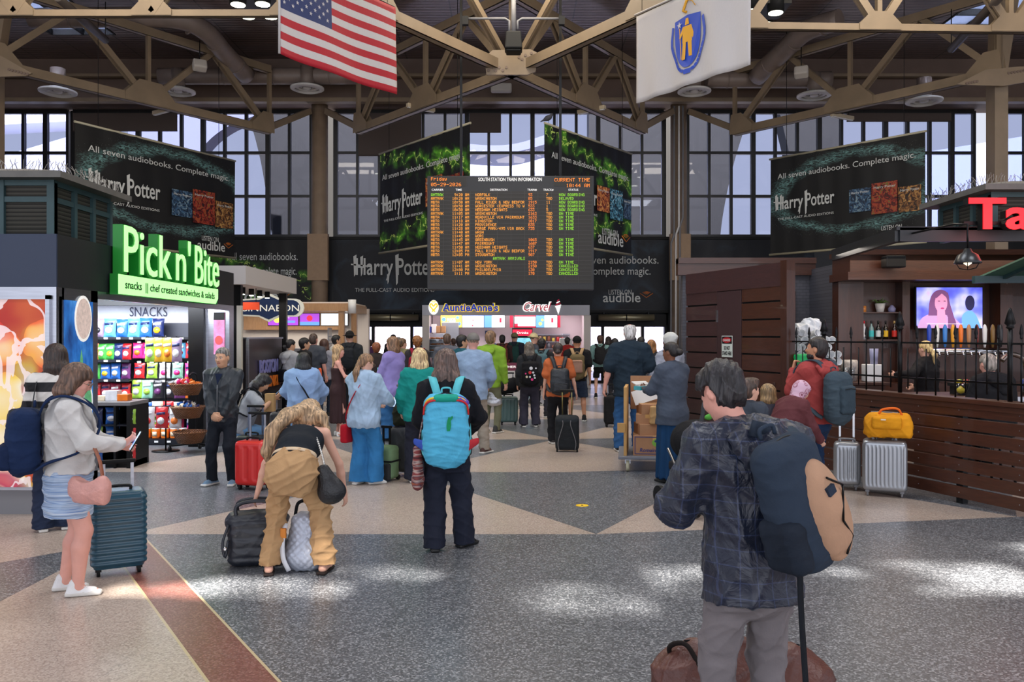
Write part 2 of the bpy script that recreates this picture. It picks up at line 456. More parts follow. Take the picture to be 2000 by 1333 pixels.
def dapple_glass():  # noise in the tint is put in to dapple the sun patches
 m=glass('dapple_pane', k=.04);t=m.node_tree
 tc=t.nodes.new('ShaderNodeTexCoord');n=t.nodes.new('ShaderNodeTexNoise');n.inputs['Scale'].default_value=1.7;n.inputs['Detail'].default_value=2
 r=t.nodes.new('ShaderNodeValToRGB');r.color_ramp.elements[0].position=.33;r.color_ramp.elements[1].position=.62
 r.color_ramp.elements[0].color=(.04, .04, .04, 1);r.color_ramp.elements[1].color=(1, 1, 1, 1)
 a=[q for q in t.nodes if q.type=='BSDF_TRANSPARENT'][0]
 t.links.new(tc.outputs['Object'], n.inputs[0]);t.links.new(n.outputs[0], r.inputs[0]);t.links.new(r.outputs[0], a.inputs[0]);return m
STEEL=M('truss_steel', (130, 113, 92), .5, var=.14, vs=2, bump=.05)
DUCTM=M('duct_paint', (126, 112, 104), .45, var=.12, vs=3)
BRONZE=M('window_bronze', (20, 20, 22), .4)
SOFF=M('soffit', (104, 86, 76), .7, var=.12, vs=1.5)
TRAV=M('column_stone', (140, 120, 100), .6, var=.14, vs=3, bump=.1)
BLACKP=M('black_paint', (15, 16, 18), .6, spec=.3);BLACKM=M('black_metal', (18, 18, 20), .35, .6)
WHITEP=M('white_paint', (214, 212, 210), .5);GREYP=M('grey_paint', (120, 120, 124), .5)
STAIN=M('stainless', (168, 170, 178), .28, 1, var=.1, vs=4, st=(1, 1, 12));CHROME=M('chrome', (205, 206, 210), .12, 1)
WIN=glass('window_glass', (222, 226, 240), .025);CLEAR=glass('clear_glass', (242, 246, 250), .08)
def S(name, mb, m=None, kind='structure', **k):
 o=mb.build(name, m, **k);o['kind']=kind;return o
WALLY=30.0
# floor, ceiling
S('floor', MB().bx((-24, -16, -.2), (24, 60, 0)), terrazzo())
sun_holes=[(-2.2, -1.15, 5.45, 5.95), (-1.45, -.55, 5.85, 6.25), (-2.75, -2.2, 5.5, 5.85), (.02, .9, 5.12, 5.8), (1.0, 1.5, 5.5, 6.25), (2.75, 3.75, 5.5, 6.4), (2.2, 2.6, 5.9, 6.2), (3.9, 4.6, 6.3, 6.9)]  # unseen roof openings, shaped to drop sun patches on the floor
CEIL=11.3;SH=(CEIL+.1)*math.tan(R(90-SUN_EL))
hl=[(a, b, c-SH, d-SH)for a, b, c, d in sun_holes]
vis=[(-14.6, -12.6, 23.2, 26.0), (13.2, 15.2, 23.2, 25.6)]
xs=sorted({-24, 24, *[q for h in hl+vis for q in h[:2]]});ys=sorted({-15, 31, *[q for h in hl+vis for q in h[2:]]})
c=MB()
for i in range(len(xs)-1):
 for j in range(len(ys)-1):
  mx, my=(xs[i]+xs[i+1])/2, (ys[j]+ys[j+1])/2
  if not any(h[0]<mx<h[1]and h[2]<my<h[3]for h in hl+vis):
   c.bx((xs[i], ys[j], CEIL), (xs[i+1], ys[j+1], CEIL+.15))
S('ceiling', c, deck())
DG=dapple_glass()
for i, h in enumerate(hl+vis):
 g=MB().bx((h[0]-.05, h[2]-.05, CEIL+.16), (h[1]+.05, h[3]+.05, CEIL+.17))
 tag(S('window_%d'%(20+i), g, DG if i<len(hl)else M('frosted_pane', (200, 215, 250), .4, tr=.85)), None)  # panes over the sun openings are unseen additions; the last ones are skylights
 if i>=len(hl):
  f=MB()
  for q in(h[0], (h[0]+h[1])/2*0+h[0]*.5+h[1]*.5, h[1]):f.bx((q-.03, h[2], CEIL-.02), (q+.03, h[3], CEIL+.2))
  for q in(h[2], (h[2]+h[3])/2, h[3]):f.bx((h[0], q-.03, CEIL-.02), (h[1], q+.03, CEIL+.2))
  S('trim_%d'%(20+i), f, BLACKP)
  # far facade: soffit, glazing, black fascia, columns
ZB, ZT=5.33, 9.95
S('wall_soffit', MB().bx((-24, 28.6, ZT+.05), (24, 30.4, CEIL)).bx((-24, 28.3, ZT+.75), (24, 28.6, CEIL)), SOFF)
S('wall_left', MB().bx((-19.9, 13, 0), (-19.6, 30.4, CEIL)), SOFF);S('wall_right', MB().bx((23.7, 13, 0), (24, 30.4, CEIL)), SOFF)
S('trim_soffit', MB().bx((-24, 28.45, ZT-.08), (24, 28.75, ZT+.06)).bx((-24, 28.15, ZT+.7), (24, 28.35, ZT+.8)), STEEL)
bays=[(-19.5, -16.25), (-16.05, -7.35), (-6.45, 5.55), (6.4, 16.9), (17.9, 24)]
for bi, (x0, x1)in enumerate(bays):
 f=MB();n=max(2, round((x1-x0)/.82));st=(x1-x0)/n
 for i in range(n+1):
  wd=.05 if i%3 else.08
  f.bx((x0+i*st-wd, WALLY-.08, ZB), (x0+i*st+wd, WALLY+.08, ZT))
 for z, t in((ZB, .1), (6.83, .05), (8.42, .05), (ZT, .1)):f.bx((x0, WALLY-.07, z-t), (x1, WALLY+.07, z+t))
 o=S('window_%d'%(bi+1), f, BRONZE)
 g=MB().bx((x0, WALLY-.01, ZB), (x1, WALLY+.01, ZT)).build('pane', WIN, o)
shade=M('shade_cloth', (84, 74, 70), .9)
for i, (a, b, z)in enumerate(((-16.0, -12.2, 9.2), (-5.6, -3.3, 8.3), (-1.56, -.4, 9.15), (12.2, 16.0, 9.55))):
 S('trim_%d'%(i+30), MB().bx((a, WALLY-.16, z), (b, WALLY-.13, ZT-.1)).cyl((a, WALLY-.145, z), (b, WALLY-.145, z), .025), shade)
FASC=M('black_fascia', (15, 17, 22), .45)
S('wall_fascia', MB().bx((-19.5, WALLY-.15, 2.66), (24, WALLY+.2, ZB-.05)), FASC)
S('wall_north', MB().bx((-24, WALLY, 0), (-5.75, WALLY+.3, 2.66)).bx((-2.95, WALLY, 0), (2.6, WALLY+.3, 2.66)).bx((5.6, WALLY, 0), (24, WALLY+.3, 2.66)).bx((-5.8, WALLY, 2.12), (5.7, WALLY+.3, 2.66)), M('dark_wall', (24, 25, 28), .6))
S('trim_sill', MB().bx((-19.5, WALLY-.25, ZB-.1), (24, WALLY, ZB)).bx((-19.5, WALLY-.2, 2.56), (24, WALLY, 2.66)), BLACKP)
for i, cx in enumerate((-6.9, 5.98)):
 q=MB().cyl((cx, 29.4, 0), (cx, 29.4, 10.4), .29, n=24)
 S('column_stone_%d'%(i+1), q, TRAV)
 S('trim_%d'%(40+i), MB().bx((cx-.36, 29.05, 3.7), (cx+.36, 29.3, 5.35)), M('column_casing', (150, 124, 98), .6, var=.08))
t=thing('conduit_run', 'light grey electrical conduits climbing the right stone column', 'conduit', (5.8, 29.0, 0))
for k, x in enumerate((-.17, 0, .14)):
 MB().tube([(x, 0, 0), (x, 0, 5.0+.3*k), (x+.1, -.05, 5.3+.3*k), (x+.1, -.05, 9.85)], .035, WHITEP if k==1 else GREYP).build('pipe', None, t)
for i, (cx, y, nm)in enumerate(((-13.05, 20.6, 'left'), (12.55, 21.2, 'right'))):
 q=MB().box((cx, y, 4.2), (.34, .4, 8.4)).prism([(cx-.17, 8.4), (cx+.17, 8.4), (cx+.62, CEIL), (cx-.1, CEIL)], .3, T=Matrix.Translation((0, y-.15, 0)))
 S('column_'+nm, q, STEEL)
 # trusses
ZL, ZU=8.5, 10.5
def truss(label, p, q, n=2, cs=1, ZL=ZL):
 p=V((p[0], p[1], 0));q=V((q[0], q[1], 0));L=(q-p).length;d=(q-p).normalized();side=d.cross(V((0, 0, 1)))
 t=thing('roof_truss', label, 'truss', (p.x, p.y, ZL))
 def at(k, z):return d*(L*k)+V((0, 0, z-ZL))
 def chord(a, b, w=.24, h=.24):
  m=MB();w*=cs;h*=cs;F=frame(b-a)
  for s_ in(-1, 1):
   m.beam(a+F.col[1]*s_*(w/2-.02), b+F.col[1]*s_*(w/2-.02), .05, h)
   m.beam(a+V((0, 0, s_*(h/2-.02))), b+V((0, 0, s_*(h/2-.02))), w, .04)
  return m
 chord(at(0, ZL), at(1, ZL)).build('lower_chord', STEEL, t)
 chord(at(0, ZU), at(1, ZU), .22, .24).build('upper_chord', STEEL, t)
 for i in range(n):
  k0, k1, km=i/n, (i+1)/n, (i+.5)/n
  for a, b in((at(k0, ZL), at(km, ZU)), (at(km, ZU), at(k1, ZL))):
   F=frame(b-a);m=MB()
   for s_ in(-1, 1):m.beam(a+F.col[1]*s_*.07, b+F.col[1]*s_*.07, .05, .16)
   m.build('diagonal', STEEL, t)
 for i in range(n+1):
  k=i/n
  MB().beam(at(k, ZL), at(k, ZU), .1, .13, up=side).build('post', STEEL, t)
  F=Matrix((d, side, V((0, 0, 1)))).transposed().to_4x4();F.translation=at(k, ZL)
  lo, hi=(-.75 if i else-.1), (.75 if i<n else.1)
  g=MB()
  for s_ in(-.15*cs, .14*cs):g.prism([(a_*cs, b_*cs)for a_, b_ in((lo, -.1), (hi, -.1), (hi, .12), (hi*.45, .55), (lo*.45, .55), (lo, .12))], .015, T=F@Matrix.Translation((0, s_, 0)))
  g.build('gusset', STEEL, t)
 return t
AL, AL2, CC, AR2, AR, GL, GR=(-8.0, 27), (-5.06, 27), (0, 21), (4.3, 27), (7.4, 27.2), (-13.0, 20.3), (12.5, 21.0)
truss('tan steel roof truss running from the upper left to the left stone column', AL, GL)
truss('tan steel roof truss rising from the left column to the middle gusset plate', AL2, CC)
truss('tan steel roof truss rising from the right column to the middle gusset plate', AR2, CC)
truss('tan steel roof truss running from the right stone column to the far right gusset', AR, GR)
truss('tan steel roof truss above the white state flag, reaching the middle gusset plate', CC, (5.9, 12.6))
truss('tan steel roof truss beside the striped flag, reaching the middle gusset plate', CC, (-5.9, 12.6))
truss('tan steel cross truss behind the twin lamps left of the striped flag', (-16, 17.0), (-4.6, 17.0), 4, .55, 8.42)
truss('tan steel cross truss behind the lamps right of the white flag', (5.0, 17.5), (16.5, 17.9), 4, .6, 8.35)
def plate(label, px, d, shape, rows=()):
 t=thing('gusset_plate', label, 'gusset plate', P(px, 140, d))
 z0=t.location.z
 MB().prism([((a-px)*d/FPX, EYE+(HZ-b)*d/FPX-z0)for a, b in shape], .06, STEEL).build('plate', None, t)
 m=MB()
 for a, b in rows:
  m.cyl(((a-px)*d/FPX, -.02, EYE+(HZ-b)*d/FPX-z0), ((a-px)*d/FPX, .01, EYE+(HZ-b)*d/FPX-z0), .035, n=8)
 m.build('bolt_row', M('bolt', (110, 92, 80), .5), t)
plate('wide bolted gusset plate at the middle crossing of the roof trusses', 998, 20.3, [(946, 112), (962, 98), (1036, 96), (1052, 104), (1046, 140), (1030, 146), (950, 146)], [(954+7*i, 138-i%2*6)for i in range(6)]+[(1014+6*i, 112-i*2+i%2*6)for i in range(6)])
plate('pale bolted gusset plate at the far upper left edge', 20, 20.0, [(-60, 100), (0, 108), (62, 143), (50, 148), (-60, 152)], [(18+6*i, 136+i*1.5)for i in range(7)])
plate('bolted gusset plate on the far right column', 1930, 20.8, [(1868, 165), (1925, 136), (1990, 130), (2060, 128), (2060, 150), (1960, 168)], [(1888+5*i, 163-i)for i in range(5)]+[(1970+6*i, 143-i)for i in range(6)])
for lab, a, b in(('left stone column to the left truss foot', (-6.9, 29.3, 9.9), (-8.0, 27, 8.6)), ('left stone column to the inner truss foot', (-6.9, 29.3, 9.9), (-5.06, 27, 8.6)), ('right stone column to the inner truss foot', (5.98, 29.3, 9.9), (4.3, 27, 8.6)), ('right stone column to the outer truss foot', (5.98, 29.3, 9.9), (7.4, 27.2, 8.6))):
 a=V(a).lerp(V(b), .2)
 tag(MB().beam(V((0, 0, 0)), V(b)-V(a), .16, .2).build('strut', STEEL, None, a), 'tan steel strut from the '+lab, 'strut')
 # world outside the glass
PALE=M('pale_building', (206, 208, 222), .7);PALE2=M('pale_ledge', (168, 172, 198), .7);RIB=ribbed('ribbed_cladding', (9, 9, 10), (19, 18, 19), 9)
def out(name, px0, d, poly, th, m):
 S(name, MB().prism([((a-1000)*d/FPX, EYE+(HZ-b)*d/FPX)for a, b in poly], th), m, loc=(0, d, 0))
arc=lambda pts, n=6:[(p.x, p.y)for p in catmull([(a, b, 0)for a, b in pts], n)]
out('wall_outside_left', 0, 40, arc([(455, 190), (485, 230), (508, 310), (523, 400), (533, 480)])+[(618, 480), (618, 190)], 1, RIB)
out('wall_outside_middle', 0, 40, [(640, 190), (640, 480), (905, 480), (905, 300), (905, 190)], 1, RIB)
out('wall_outside_inner', 0, 40.2, [(1150, 190), (1150, 480), (1322, 480), (1322, 190)], 1, RIB)
out('wall_outside_right', 0, 40.4, [(1322, 190), (1322, 480)]+arc([(1405, 480), (1412, 420), (1428, 340), (1448, 270), (1475, 190)]), 1, RIB)
out('wall_outside_arch', 0, 41, arc([(1515, 190), (1530, 250), (1545, 330), (1550, 480)])+[(1640, 480), (1640, 190)], 1, RIB)
out('wall_outside_vault', 0, 36, arc([(330, 480), (360, 360), (395, 290), (440, 250), (500, 225)])+[(300, 190), (250, 190), (250, 480)], 1, M('vault', (110, 114, 140), .7))
out('wall_outside_tower', 0, 44, [(-80, 330), (150, 262), (150, 480), (-80, 480)], 2, PALE2)
out('wall_outside_tower_far', 0, 45, [(-120, 150), (170, 215), (170, 235), (-120, 250)], 2, PALE)
out('wall_outside_block', 0, 44, [(1790, 300), (2100, 250), (2100, 500), (1790, 500)], 2, M('glass_block', (120, 128, 166), .4))
out('wall_outside_canopy', 0, 38, arc([(900, 280), (960, 284), (1010, 280), (1070, 262)])+arc([(1090, 275), (1010, 296), (960, 298), (900, 294)]), 3, M('canopy_soffit', (120, 124, 150), .5))
out('wall_outside_lattice', 0, 46, [(880, 292), (1100, 292), (1100, 520), (880, 520)], 1, M('lattice_wall', (182, 188, 214), .6))
out('wall_outside_passage', 0, 42, [(640, 600), (1340, 600), (1340, 735), (640, 735)], .5, M('passage_wall', (182, 178, 196), .6))
# things that hang in the hall
PRINTW=M('print_white', (205, 208, 206), .6);PRINTO=M('print_orange', (222, 122, 40), .6);CREAMR=M('rail_cream', (170, 164, 140), .5)
def banner_mat(name, W, H, kind):
 m=newmat(name);g=NT(m);x, y, z=g.xyz();u=g.f('DIVIDE', x, W);v=g.f('DIVIDE', z, H)
 base=(13, 14, 17)if kind!='mural' else(10, 15, 26)
 if kind=='nebula':
  n=g.noise(1.1, 5, dist=.8);
  ex=g.f('DIVIDE', g.f('SUBTRACT', u, .56), .5);ez=g.f('DIVIDE', g.f('SUBTRACT', v, .56), .36)
  e=g.f('SQRT', g.f('ADD', g.f('MULTIPLY', ex, ex), g.f('MULTIPLY', ez, ez)))
  e=g.f('ADD', e, g.f('MULTIPLY', g.f('SUBTRACT', n, .5), .35))
  ring=g.f('MAXIMUM', g.f('SUBTRACT', 1, g.f('DIVIDE', g.f('ABSOLUTE', g.f('SUBTRACT', e, 1.02)), .16)), 0)
  st=g.noise(5, 6, st=(1, 1, 3.5), dist=2.5);st=g.f('MULTIPLY', g.f('MAXIMUM', g.f('SUBTRACT', st, .42), 0), 4.2)
  side=g.f('MAXIMUM', g.f('SUBTRACT', 1, g.f('MULTIPLY', g.f('ABSOLUTE', g.f('SUBTRACT', v, .18)), 0)), 0)
  k=g.f('MINIMUM', g.f('MULTIPLY', ring, st), 1)
  c=g.mix(k, base, (120, 168, 166))
  d=g.voro(26, 'Distance');dots=g.f('MULTIPLY', g.f('LESS_THAN', d, .16), g.f('GREATER_THAN', g.f('MULTIPLY', g.f('MAXIMUM', g.f('SUBTRACT', 1, g.f('DIVIDE', g.f('ABSOLUTE', g.f('SUBTRACT', e, 1.1)), .42)), 0), g.noise(9, 2)), .3))
  c=g.mix(g.f('MULTIPLY', dots, .6), c, (120, 128, 124))
 else:
  bolts=[(.97, -.32, 1), (.1, .22, 1)]if kind=='bolt' else([(.95, -.75, .8), (.0, .5, 1)]if kind=='bolt2' else[(.55, .25, .35)])
  n=g.noise(2.2, 5, dist=.5);n2=g.noise(7, 4);c=None;glow=core=None
  for z0, s_, a in bolts:
   zz=g.f('ADD', z0, g.f('ADD', g.f('MULTIPLY', u, s_), g.f('ADD', g.f('MULTIPLY', g.f('SUBTRACT', n, .5), .55), g.f('MULTIPLY', g.f('SUBTRACT', n2, .5), .16))))
   d=g.f('ABSOLUTE', g.f('SUBTRACT', v, zz))
   gl=g.f('POWER', g.f('MAXIMUM', g.f('SUBTRACT', 1, g.f('DIVIDE', d, .15)), 0), 2.0);gl=g.f('MULTIPLY', gl, g.f('MULTIPLY', g.f('MAXIMUM', g.f('SUBTRACT', g.noise(1.4, 2), .42), 0), 5.5*a))
   co=g.f('MULTIPLY', g.f('LESS_THAN', d, .009), g.f('GREATER_THAN', n2, .47))
   glow=gl if glow is None else g.f('MAXIMUM', glow, gl);core=co if core is None else g.f('MAXIMUM', core, co)
  if kind=='mural':
   c=g.mix(g.f('MULTIPLY', g.f('MAXIMUM', g.f('SUBTRACT', g.noise(.8, 6, dist=1), .5), 0), 1.6), base, (70, 96, 120));
  else:
   c=g.mix(g.f('MINIMUM', glow, 1), base, (92, 170, 40));c=g.mix(core, c, (196, 224, 110))
  d=g.voro(20, 'Distance');c=g.mix(g.f('MULTIPLY', g.f('LESS_THAN', d, .07), .4), c, (110, 130, 120))
 fold=g.noise(2.5, 2, st=(1, 1, .05));c=g.mix(.25, c, fold, 'MULTIPLY')if False else c
 g.base(c);g.rough(.62);return m
def audible_mark(mb, cx, cz, s, T=None):
 for k in range(3):
  r=s*(.28+.26*k)
  mb.tube([(cx+r*math.cos(a)*1.0, -.008, cz+r*math.sin(a)*.62)for a in[R(40+10*i)for i in range(11)]], s*.05, PRINTO, n=4)
 mb.tube([(cx-s, -.008, cz+s*.25), (cx, -.008, cz-s*.42), (cx+s, -.008, cz+s*.25)], s*.06, PRINTO, n=4)
def wordmark(mb, T, w, m):
 """display lettering with long stems and a spike on the P"""
 mb.text('Harry', T, w*.30, m, fw=w*.47, bold=.012);mb.text('Potter', T@Matrix.Translation((w*.52, 0, 0)), w*.30, m, fw=w*.48, bold=.012)
 h=w*.22
 for x0, z0, z1, wd in((0, -.12, 1.15, .02), (.085, -.1, 1.1, .018), (.53, -.62, 1.2, .022), (.42, -.55, .1, .016)):
  mb.prism([(w*(x0-wd/2), h*z0), (w*(x0+wd/2), h*(z0+.14)), (w*(x0+wd), h*z1), (w*(x0-wd), h*(z1-.1))], .004, m, T@Matrix.Translation((0, -.005, 0)))
 mb.prism([(w*-.05, h*.55), (w*.2, h*.42), (w*.2, h*.5), (w*-.05, h*.63)], .004, m, T@Matrix.Translation((0, -.005, 0)))
def cover_mat(name, a, b, c2):
 m=newmat(name);g=NT(m);g.xyz();n=g.noise(6, 5, dist=2.2);g.base(g.ramp(n, [(.3, (14, 14, 18)), (.45, a), (.55, b), (.7, c2)]));g.rough(.5);return m
COV=[cover_mat('cover_blue', (24, 44, 70), (60, 96, 130), (150, 170, 170)), cover_mat('cover_red', (90, 20, 16), (170, 60, 40), (70, 120, 50)), cover_mat('cover_gold', (60, 32, 16), (150, 100, 50), (206, 170, 100)), cover_mat('cover_ice', (14, 50, 66), (70, 150, 180), (190, 220, 226)), cover_mat('cover_fire', (120, 30, 12), (206, 120, 50), (236, 200, 120))]
def banner(label, A, B, z0, z1, kind, lay, group='hanging audiobook banners', rails=True):
 A=V((A[0], A[1], 0));B=V((B[0], B[1], 0));W=(B-A).length;H=z1-z0;d=B-A
 t=thing('banner', label, 'banner', (A.x, A.y, z0), math.atan2(d.y, d.x), group)
 nx=24
 v=[];f=[]
 for i in range(nx+1):
  for j in range(7):v.append((W*i/nx, .018*math.sin(i*1.9+.3*j)+.012*math.sin(i*.7), H*j/6))
 for i in range(nx):
  for j in range(6):f.append((i*7+j, (i+1)*7+j, (i+1)*7+j+1, i*7+j+1))
 n=len(v);v+=[(x, y+.012, z)for x, y, z in v];f+=[tuple(q+n for q in p)[::-1]for p in f]
 link('sheet', mesh_of('sheet', v, f, None, [banner_mat('banner_print_%d'%len(MATS), W, H, kind)], True), t)
 if rails:
  MB().cyl((-.03, 0, 0), (W+.03, 0, 0), .035, CREAMR).build('bottom_rail', None, t);MB().cyl((-.03, 0, H), (W+.03, 0, H), .03, CREAMR).build('top_rail', None, t)
  for k in(.12, .88):MB().cyl((W*k, 0, H), (W*k, 0, min(CEIL-z0, H+3.9)), .008, BLACKM, 6).build('hanging_wire', None, t)
 tx=MB();T=lambda u, vv:TR((W*u, -.045, H*vv))
 for q in lay:
  if q[0]=='t':tx.text(q[1], T(q[2], q[3]), 1*q[5], PRINTW, ext=.004, fw=W*q[4]if q[4]else None)
  elif q[0]=='w':wordmark(tx, T(q[1], q[2]), W*q[3], PRINTW)
  elif q[0]=='a':
   w_=W*q[3];tx.text('LISTEN ON', T(q[1]+q[3]*.12, q[2]+.085*3.2/H), 1*w_*.16, PRINTW, fw=w_*.5)
   tx.text('audible', T(q[1], q[2]), w_*.3, PRINTW, fw=w_*.82, bold=.01)
   audible_mark(tx, W*q[1]+w_*.96, H*q[2]+w_*.16, w_*.14)
 if tx.v:tx.build('lettering', None, t)
 for q in lay:
  if q[0]=='c':
   c=MB().prism([(W*q[1], H*q[2]), (W*(q[1]+q[3]), H*q[2]), (W*(q[1]+q[3]), H*q[2]+W*q[3]*q[5]), (W*q[1], H*q[2]+W*q[3]*q[5])], .006, COV[q[4]], TR((0, -.042, 0)))
   c.text('Harry Potter', TR((W*(q[1]+q[3]*.08), -.046, H*q[2]+W*q[3]*(q[5]-.22))), .1, PRINTW, ext=.003, fw=W*q[3]*.84)
   c.build('cover_picture', None, t)
 return t
neb=lambda o:[('t', 'All seven audiobooks. Complete magic.', .06, .775, .89, .24), ('w', .05+o, .46, .4), ('t', 'THE FULL-CAST AUDIO EDITIONS', .06+o, .35, .39, .1), ('c', .55, .34, .135, 0, 1.05), ('c', .69, .30, .155, 1, 1.2), ('c', .85, .29, .13, 2, 1.15), ('a', .72, .05, .24)]
banner('wide black banner with teal swirl hanging left, above the green shop sign', (-11.3, 21.2), (-8.8, 26.0), 4.2, 7.28, 'nebula', neb(.02))
banner('wide black banner with teal swirl hanging right, beside the red tavern letters', (8.2, 26.0), (11.3, 22.4), 4.3, 7.33, 'nebula', neb(0))
bol=lambda o:[('t', 'All seven audiobooks. Complete magic.', .05, .72, .9, .24), ('w', .06+o, .40, .46), ('t', 'THE FULL-CAST AUDIO EDITIONS', .07+o, .3, .46, .1)]
banner('black banner with green lightning left of the train board', (-4.2, 26.0), (-1.14, 22.2), 4.35, 7.5, 'bolt', bol(.0)+[('c', .56, .36, .18, 4, .95), ('c', .77, .33, .18, 1, .95)])
banner('black banner with green lightning right of the train board', (.9, 22.2), (3.79, 26.0), 4.3, 7.5, 'bolt', bol(.02)+[('c', .55, .36, .15, 4, 1.05), ('c', .71, .31, .16, 3, 1.2), ('c', .88, .34, .1, 0, 1.3), ('a', .56, .06, .38)])
g_='audiobook posters on the black band of the far wall'
yb=WALLY-.2
banner('dark blue wall poster with green lightning behind the cinnamon roll sign', (-11.7, yb), (-7.2, yb), 2.7, 5.2, 'bolt2', [('t', 'All seven audiobooks.', .31, .71, .56, .4), ('t', 'Complete magic.', .5, .5, .36, .4), ('a', .3, .1, .5)], g_, False)
banner('long dark wall poster behind the train board over the pretzel stall', (-6.5, yb), (5.75, yb), 2.7, 5.2, 'mural', [('w', .065, .5, .235), ('t', 'THE FULL-CAST AUDIO EDITIONS', .065, .25, .235, .2), ('t', 'All seven audiobooks.', .70, .66, .265, .4), ('t', 'Complete magic.', .75, .5, .19, .4), ('a', .80, .1, .135)], g_, False)
banner('dark wall poster strip right of the right stone column', (6.35, yb), (11.0, yb), 2.7, 5.2, 'mural', [], g_, False)
# train information board
_hx=('3E5149453E00427F4000426151494621 41454B31 1814127F1027454545393C4A4949300171090503 3649494936064949291E7E1111117E7F494949363E414141227F4141221C7F494949417F090909013E4149497A7F0808087F00417F41002040413F017F081422417F404040407F020C027F7F0408107F3E4141413E7F090909063E4151215E7F09192946464949493101017F01013F4040403F1F2040201F3F4038403F631408146307087008076151494543''0808080808003636000000606000002010080402364955225008142241007C0804040800447D40003844 44487F20545454780C5050503C').replace(' ', '')
_by=bytes.fromhex(_hx)
F5={ch:_by[i*5:i*5+5]for i, ch in enumerate('0123456789ABCDEFGHIJKLMNOPQRSTUVWXYZ-:./&<riday')}
LEDO=M('led_amber', (255, 168, 50), .5, emit=.75);LEDG=M('led_green', (150, 230, 40), .5, emit=.55);LEDR=M('led_orange', (255, 140, 40), .5, emit=.8);SIGNW=M('sign_white', (226, 226, 226), .5, emit=.35)
def leds(mb, s, x, z, cw, ch, m, y=-.012):
 for c in s:
  for i, col in enumerate(F5.get(c, b'')):
   for j in range(7):
    if col>>j&1:
     a, b=x+cw*(i/6.2), z+ch*(6-j)/7;w_, h_=cw/7.2, ch/8.4
     mb.add([(a, y, b), (a+w_, y, b), (a+w_, y, b+h_), (a, y, b+h_)], [(0, 1, 2, 3)], m)
  x+=cw
BX, BZ, BD=-2.07, 2.86, 20.0
t=thing('train_information_board', 'big black train departure board hanging on two rods with amber and green text', 'departure board', (BX, BD, BZ))
W_, H_=4.07, 2.78
MB().bx((0, 0, 0), (W_, .32, H_)).build('housing', M('board_black', (34, 35, 39), .5), t, bevel=.01)
X=lambda px:(px-1000)*BD/FPX-BX;Z=lambda py:EYE+(HZ-py)*BD/FPX-BZ
m=MB().bx((.06, -.006, .16), (W_-.06, .004, Z(374)), M('led_panel', (40, 38, 36), .6));m.bx((.06, -.006, Z(364)), (X(911), .004, Z(345))).bx((X(1082), -.006, Z(364)), (W_-.06, .004, Z(345)))
m.build('led_panel', None, t)
gl=MB();DK=M('led_grid', (62, 60, 60), .5)
for r in range(25):gl.bx((.06, -.009, Z(378.3+7.3*r)), (W_-.06, -.006, Z(377.6+7.3*r)), DK)
for r in range(13):gl.bx((.06+r*.33, -.009, .16), (.068+r*.33, -.006, Z(374)), DK)
gl.build('grid', None, t)
h=MB()
for s_, px, py, sz, fw in(('SOUTH STATION TRAIN INFORMATION', 934, 354, .12, 1.55), ('CARRIER', 843, 373, .07, .29), ('TIME', 890, 373, .07, .15), ('DESTINATION', 957, 373, .07, .42), ('TRAIN#', 1030, 373, .07, .23), ('TRACK#', 1061, 373, .07, .25), ('STATUS', 1110, 373, .07, .24)):
 h.text(s_, TR((X(px), -.008, Z(py))), sz, SIGNW, fw=fw, bold=.014)
h.build('heading', None, t)
am=MB();gr=MB()
cw, ch=.0525, .066
leds(am, 'Friday', X(842), Z(353), .066, .085, LEDR);leds(am, '05-29-2026', X(842), Z(364), .075, .085, LEDR);leds(am, 'CURRENT TIME', X(1083), Z(355), .073, .085, LEDR);leds(am, '10:44 AM', X(1106), Z(366), .073, .085, LEDR)
rows='''AMTRAK|9:20 AM|NORFOLK|93|7|NOW BOARDING
AMTRAK|10:20 AM|WASHINGTON|85|TBD|DELAYED
MBTA|10:50 AM|FALL RIVER & NEW BEDFOR|1915|11|NOW BOARDING
MBTA|10:50 AM|WORCESTER <EXPRESS TO W|533|1|NOW BOARDING
MBTA|10:50 AM|NEEDHAM HEIGHTS|633|5|NOW BOARDING
AMTRAK|11:05 AM|WASHINGTON|2163|TBD|ON TIME
MBTA|11:17 AM|READVILLE VIA FAIRMOUNT|1633|TBD|ON TIME
MBTA|11:18 AM|KINGSTON|1017|TBD|ON TIME
MBTA|11:20 AM|PROVIDENCE|835|TBD|ON TIME
MBTA|11:28 AM|FORGE PARK/495 VIA BACK|735|TBD|ON TIME
AMTRAK|11:40 AM|WASH|||
MBTA|11:45 AM|WORC|||
MBTA|11:45 AM|GREENBUSH|1065|TBD|ON TIME
MBTA|11:47 AM|FAIRMOUNT|1607|TBD|ON TIME
MBTA|11:50 AM|NEEDHAM HEIGHTS|637|TBD|ON TIME
MBTA|12:05 PM|FALL RIVER & NEW BEDFOR|1917|TBD|ON TIME
MBTA|12:05 PM|STOUGHTON|907|TBD|ON TIME
*
AMTRAK|11:07 AM|NEW YORK|2150|TBD|ON TIME
AMTRAK|11:41 AM|WASHINGTON|2150|TBD|CANCELLED
AMTRAK|12:00 PM|PHILADELPHIA|130|TBD|CANCELLED
AMTRAK|1:11 PM|WASHINGTON|170|TBD|CANCELLED'''.split('\n')
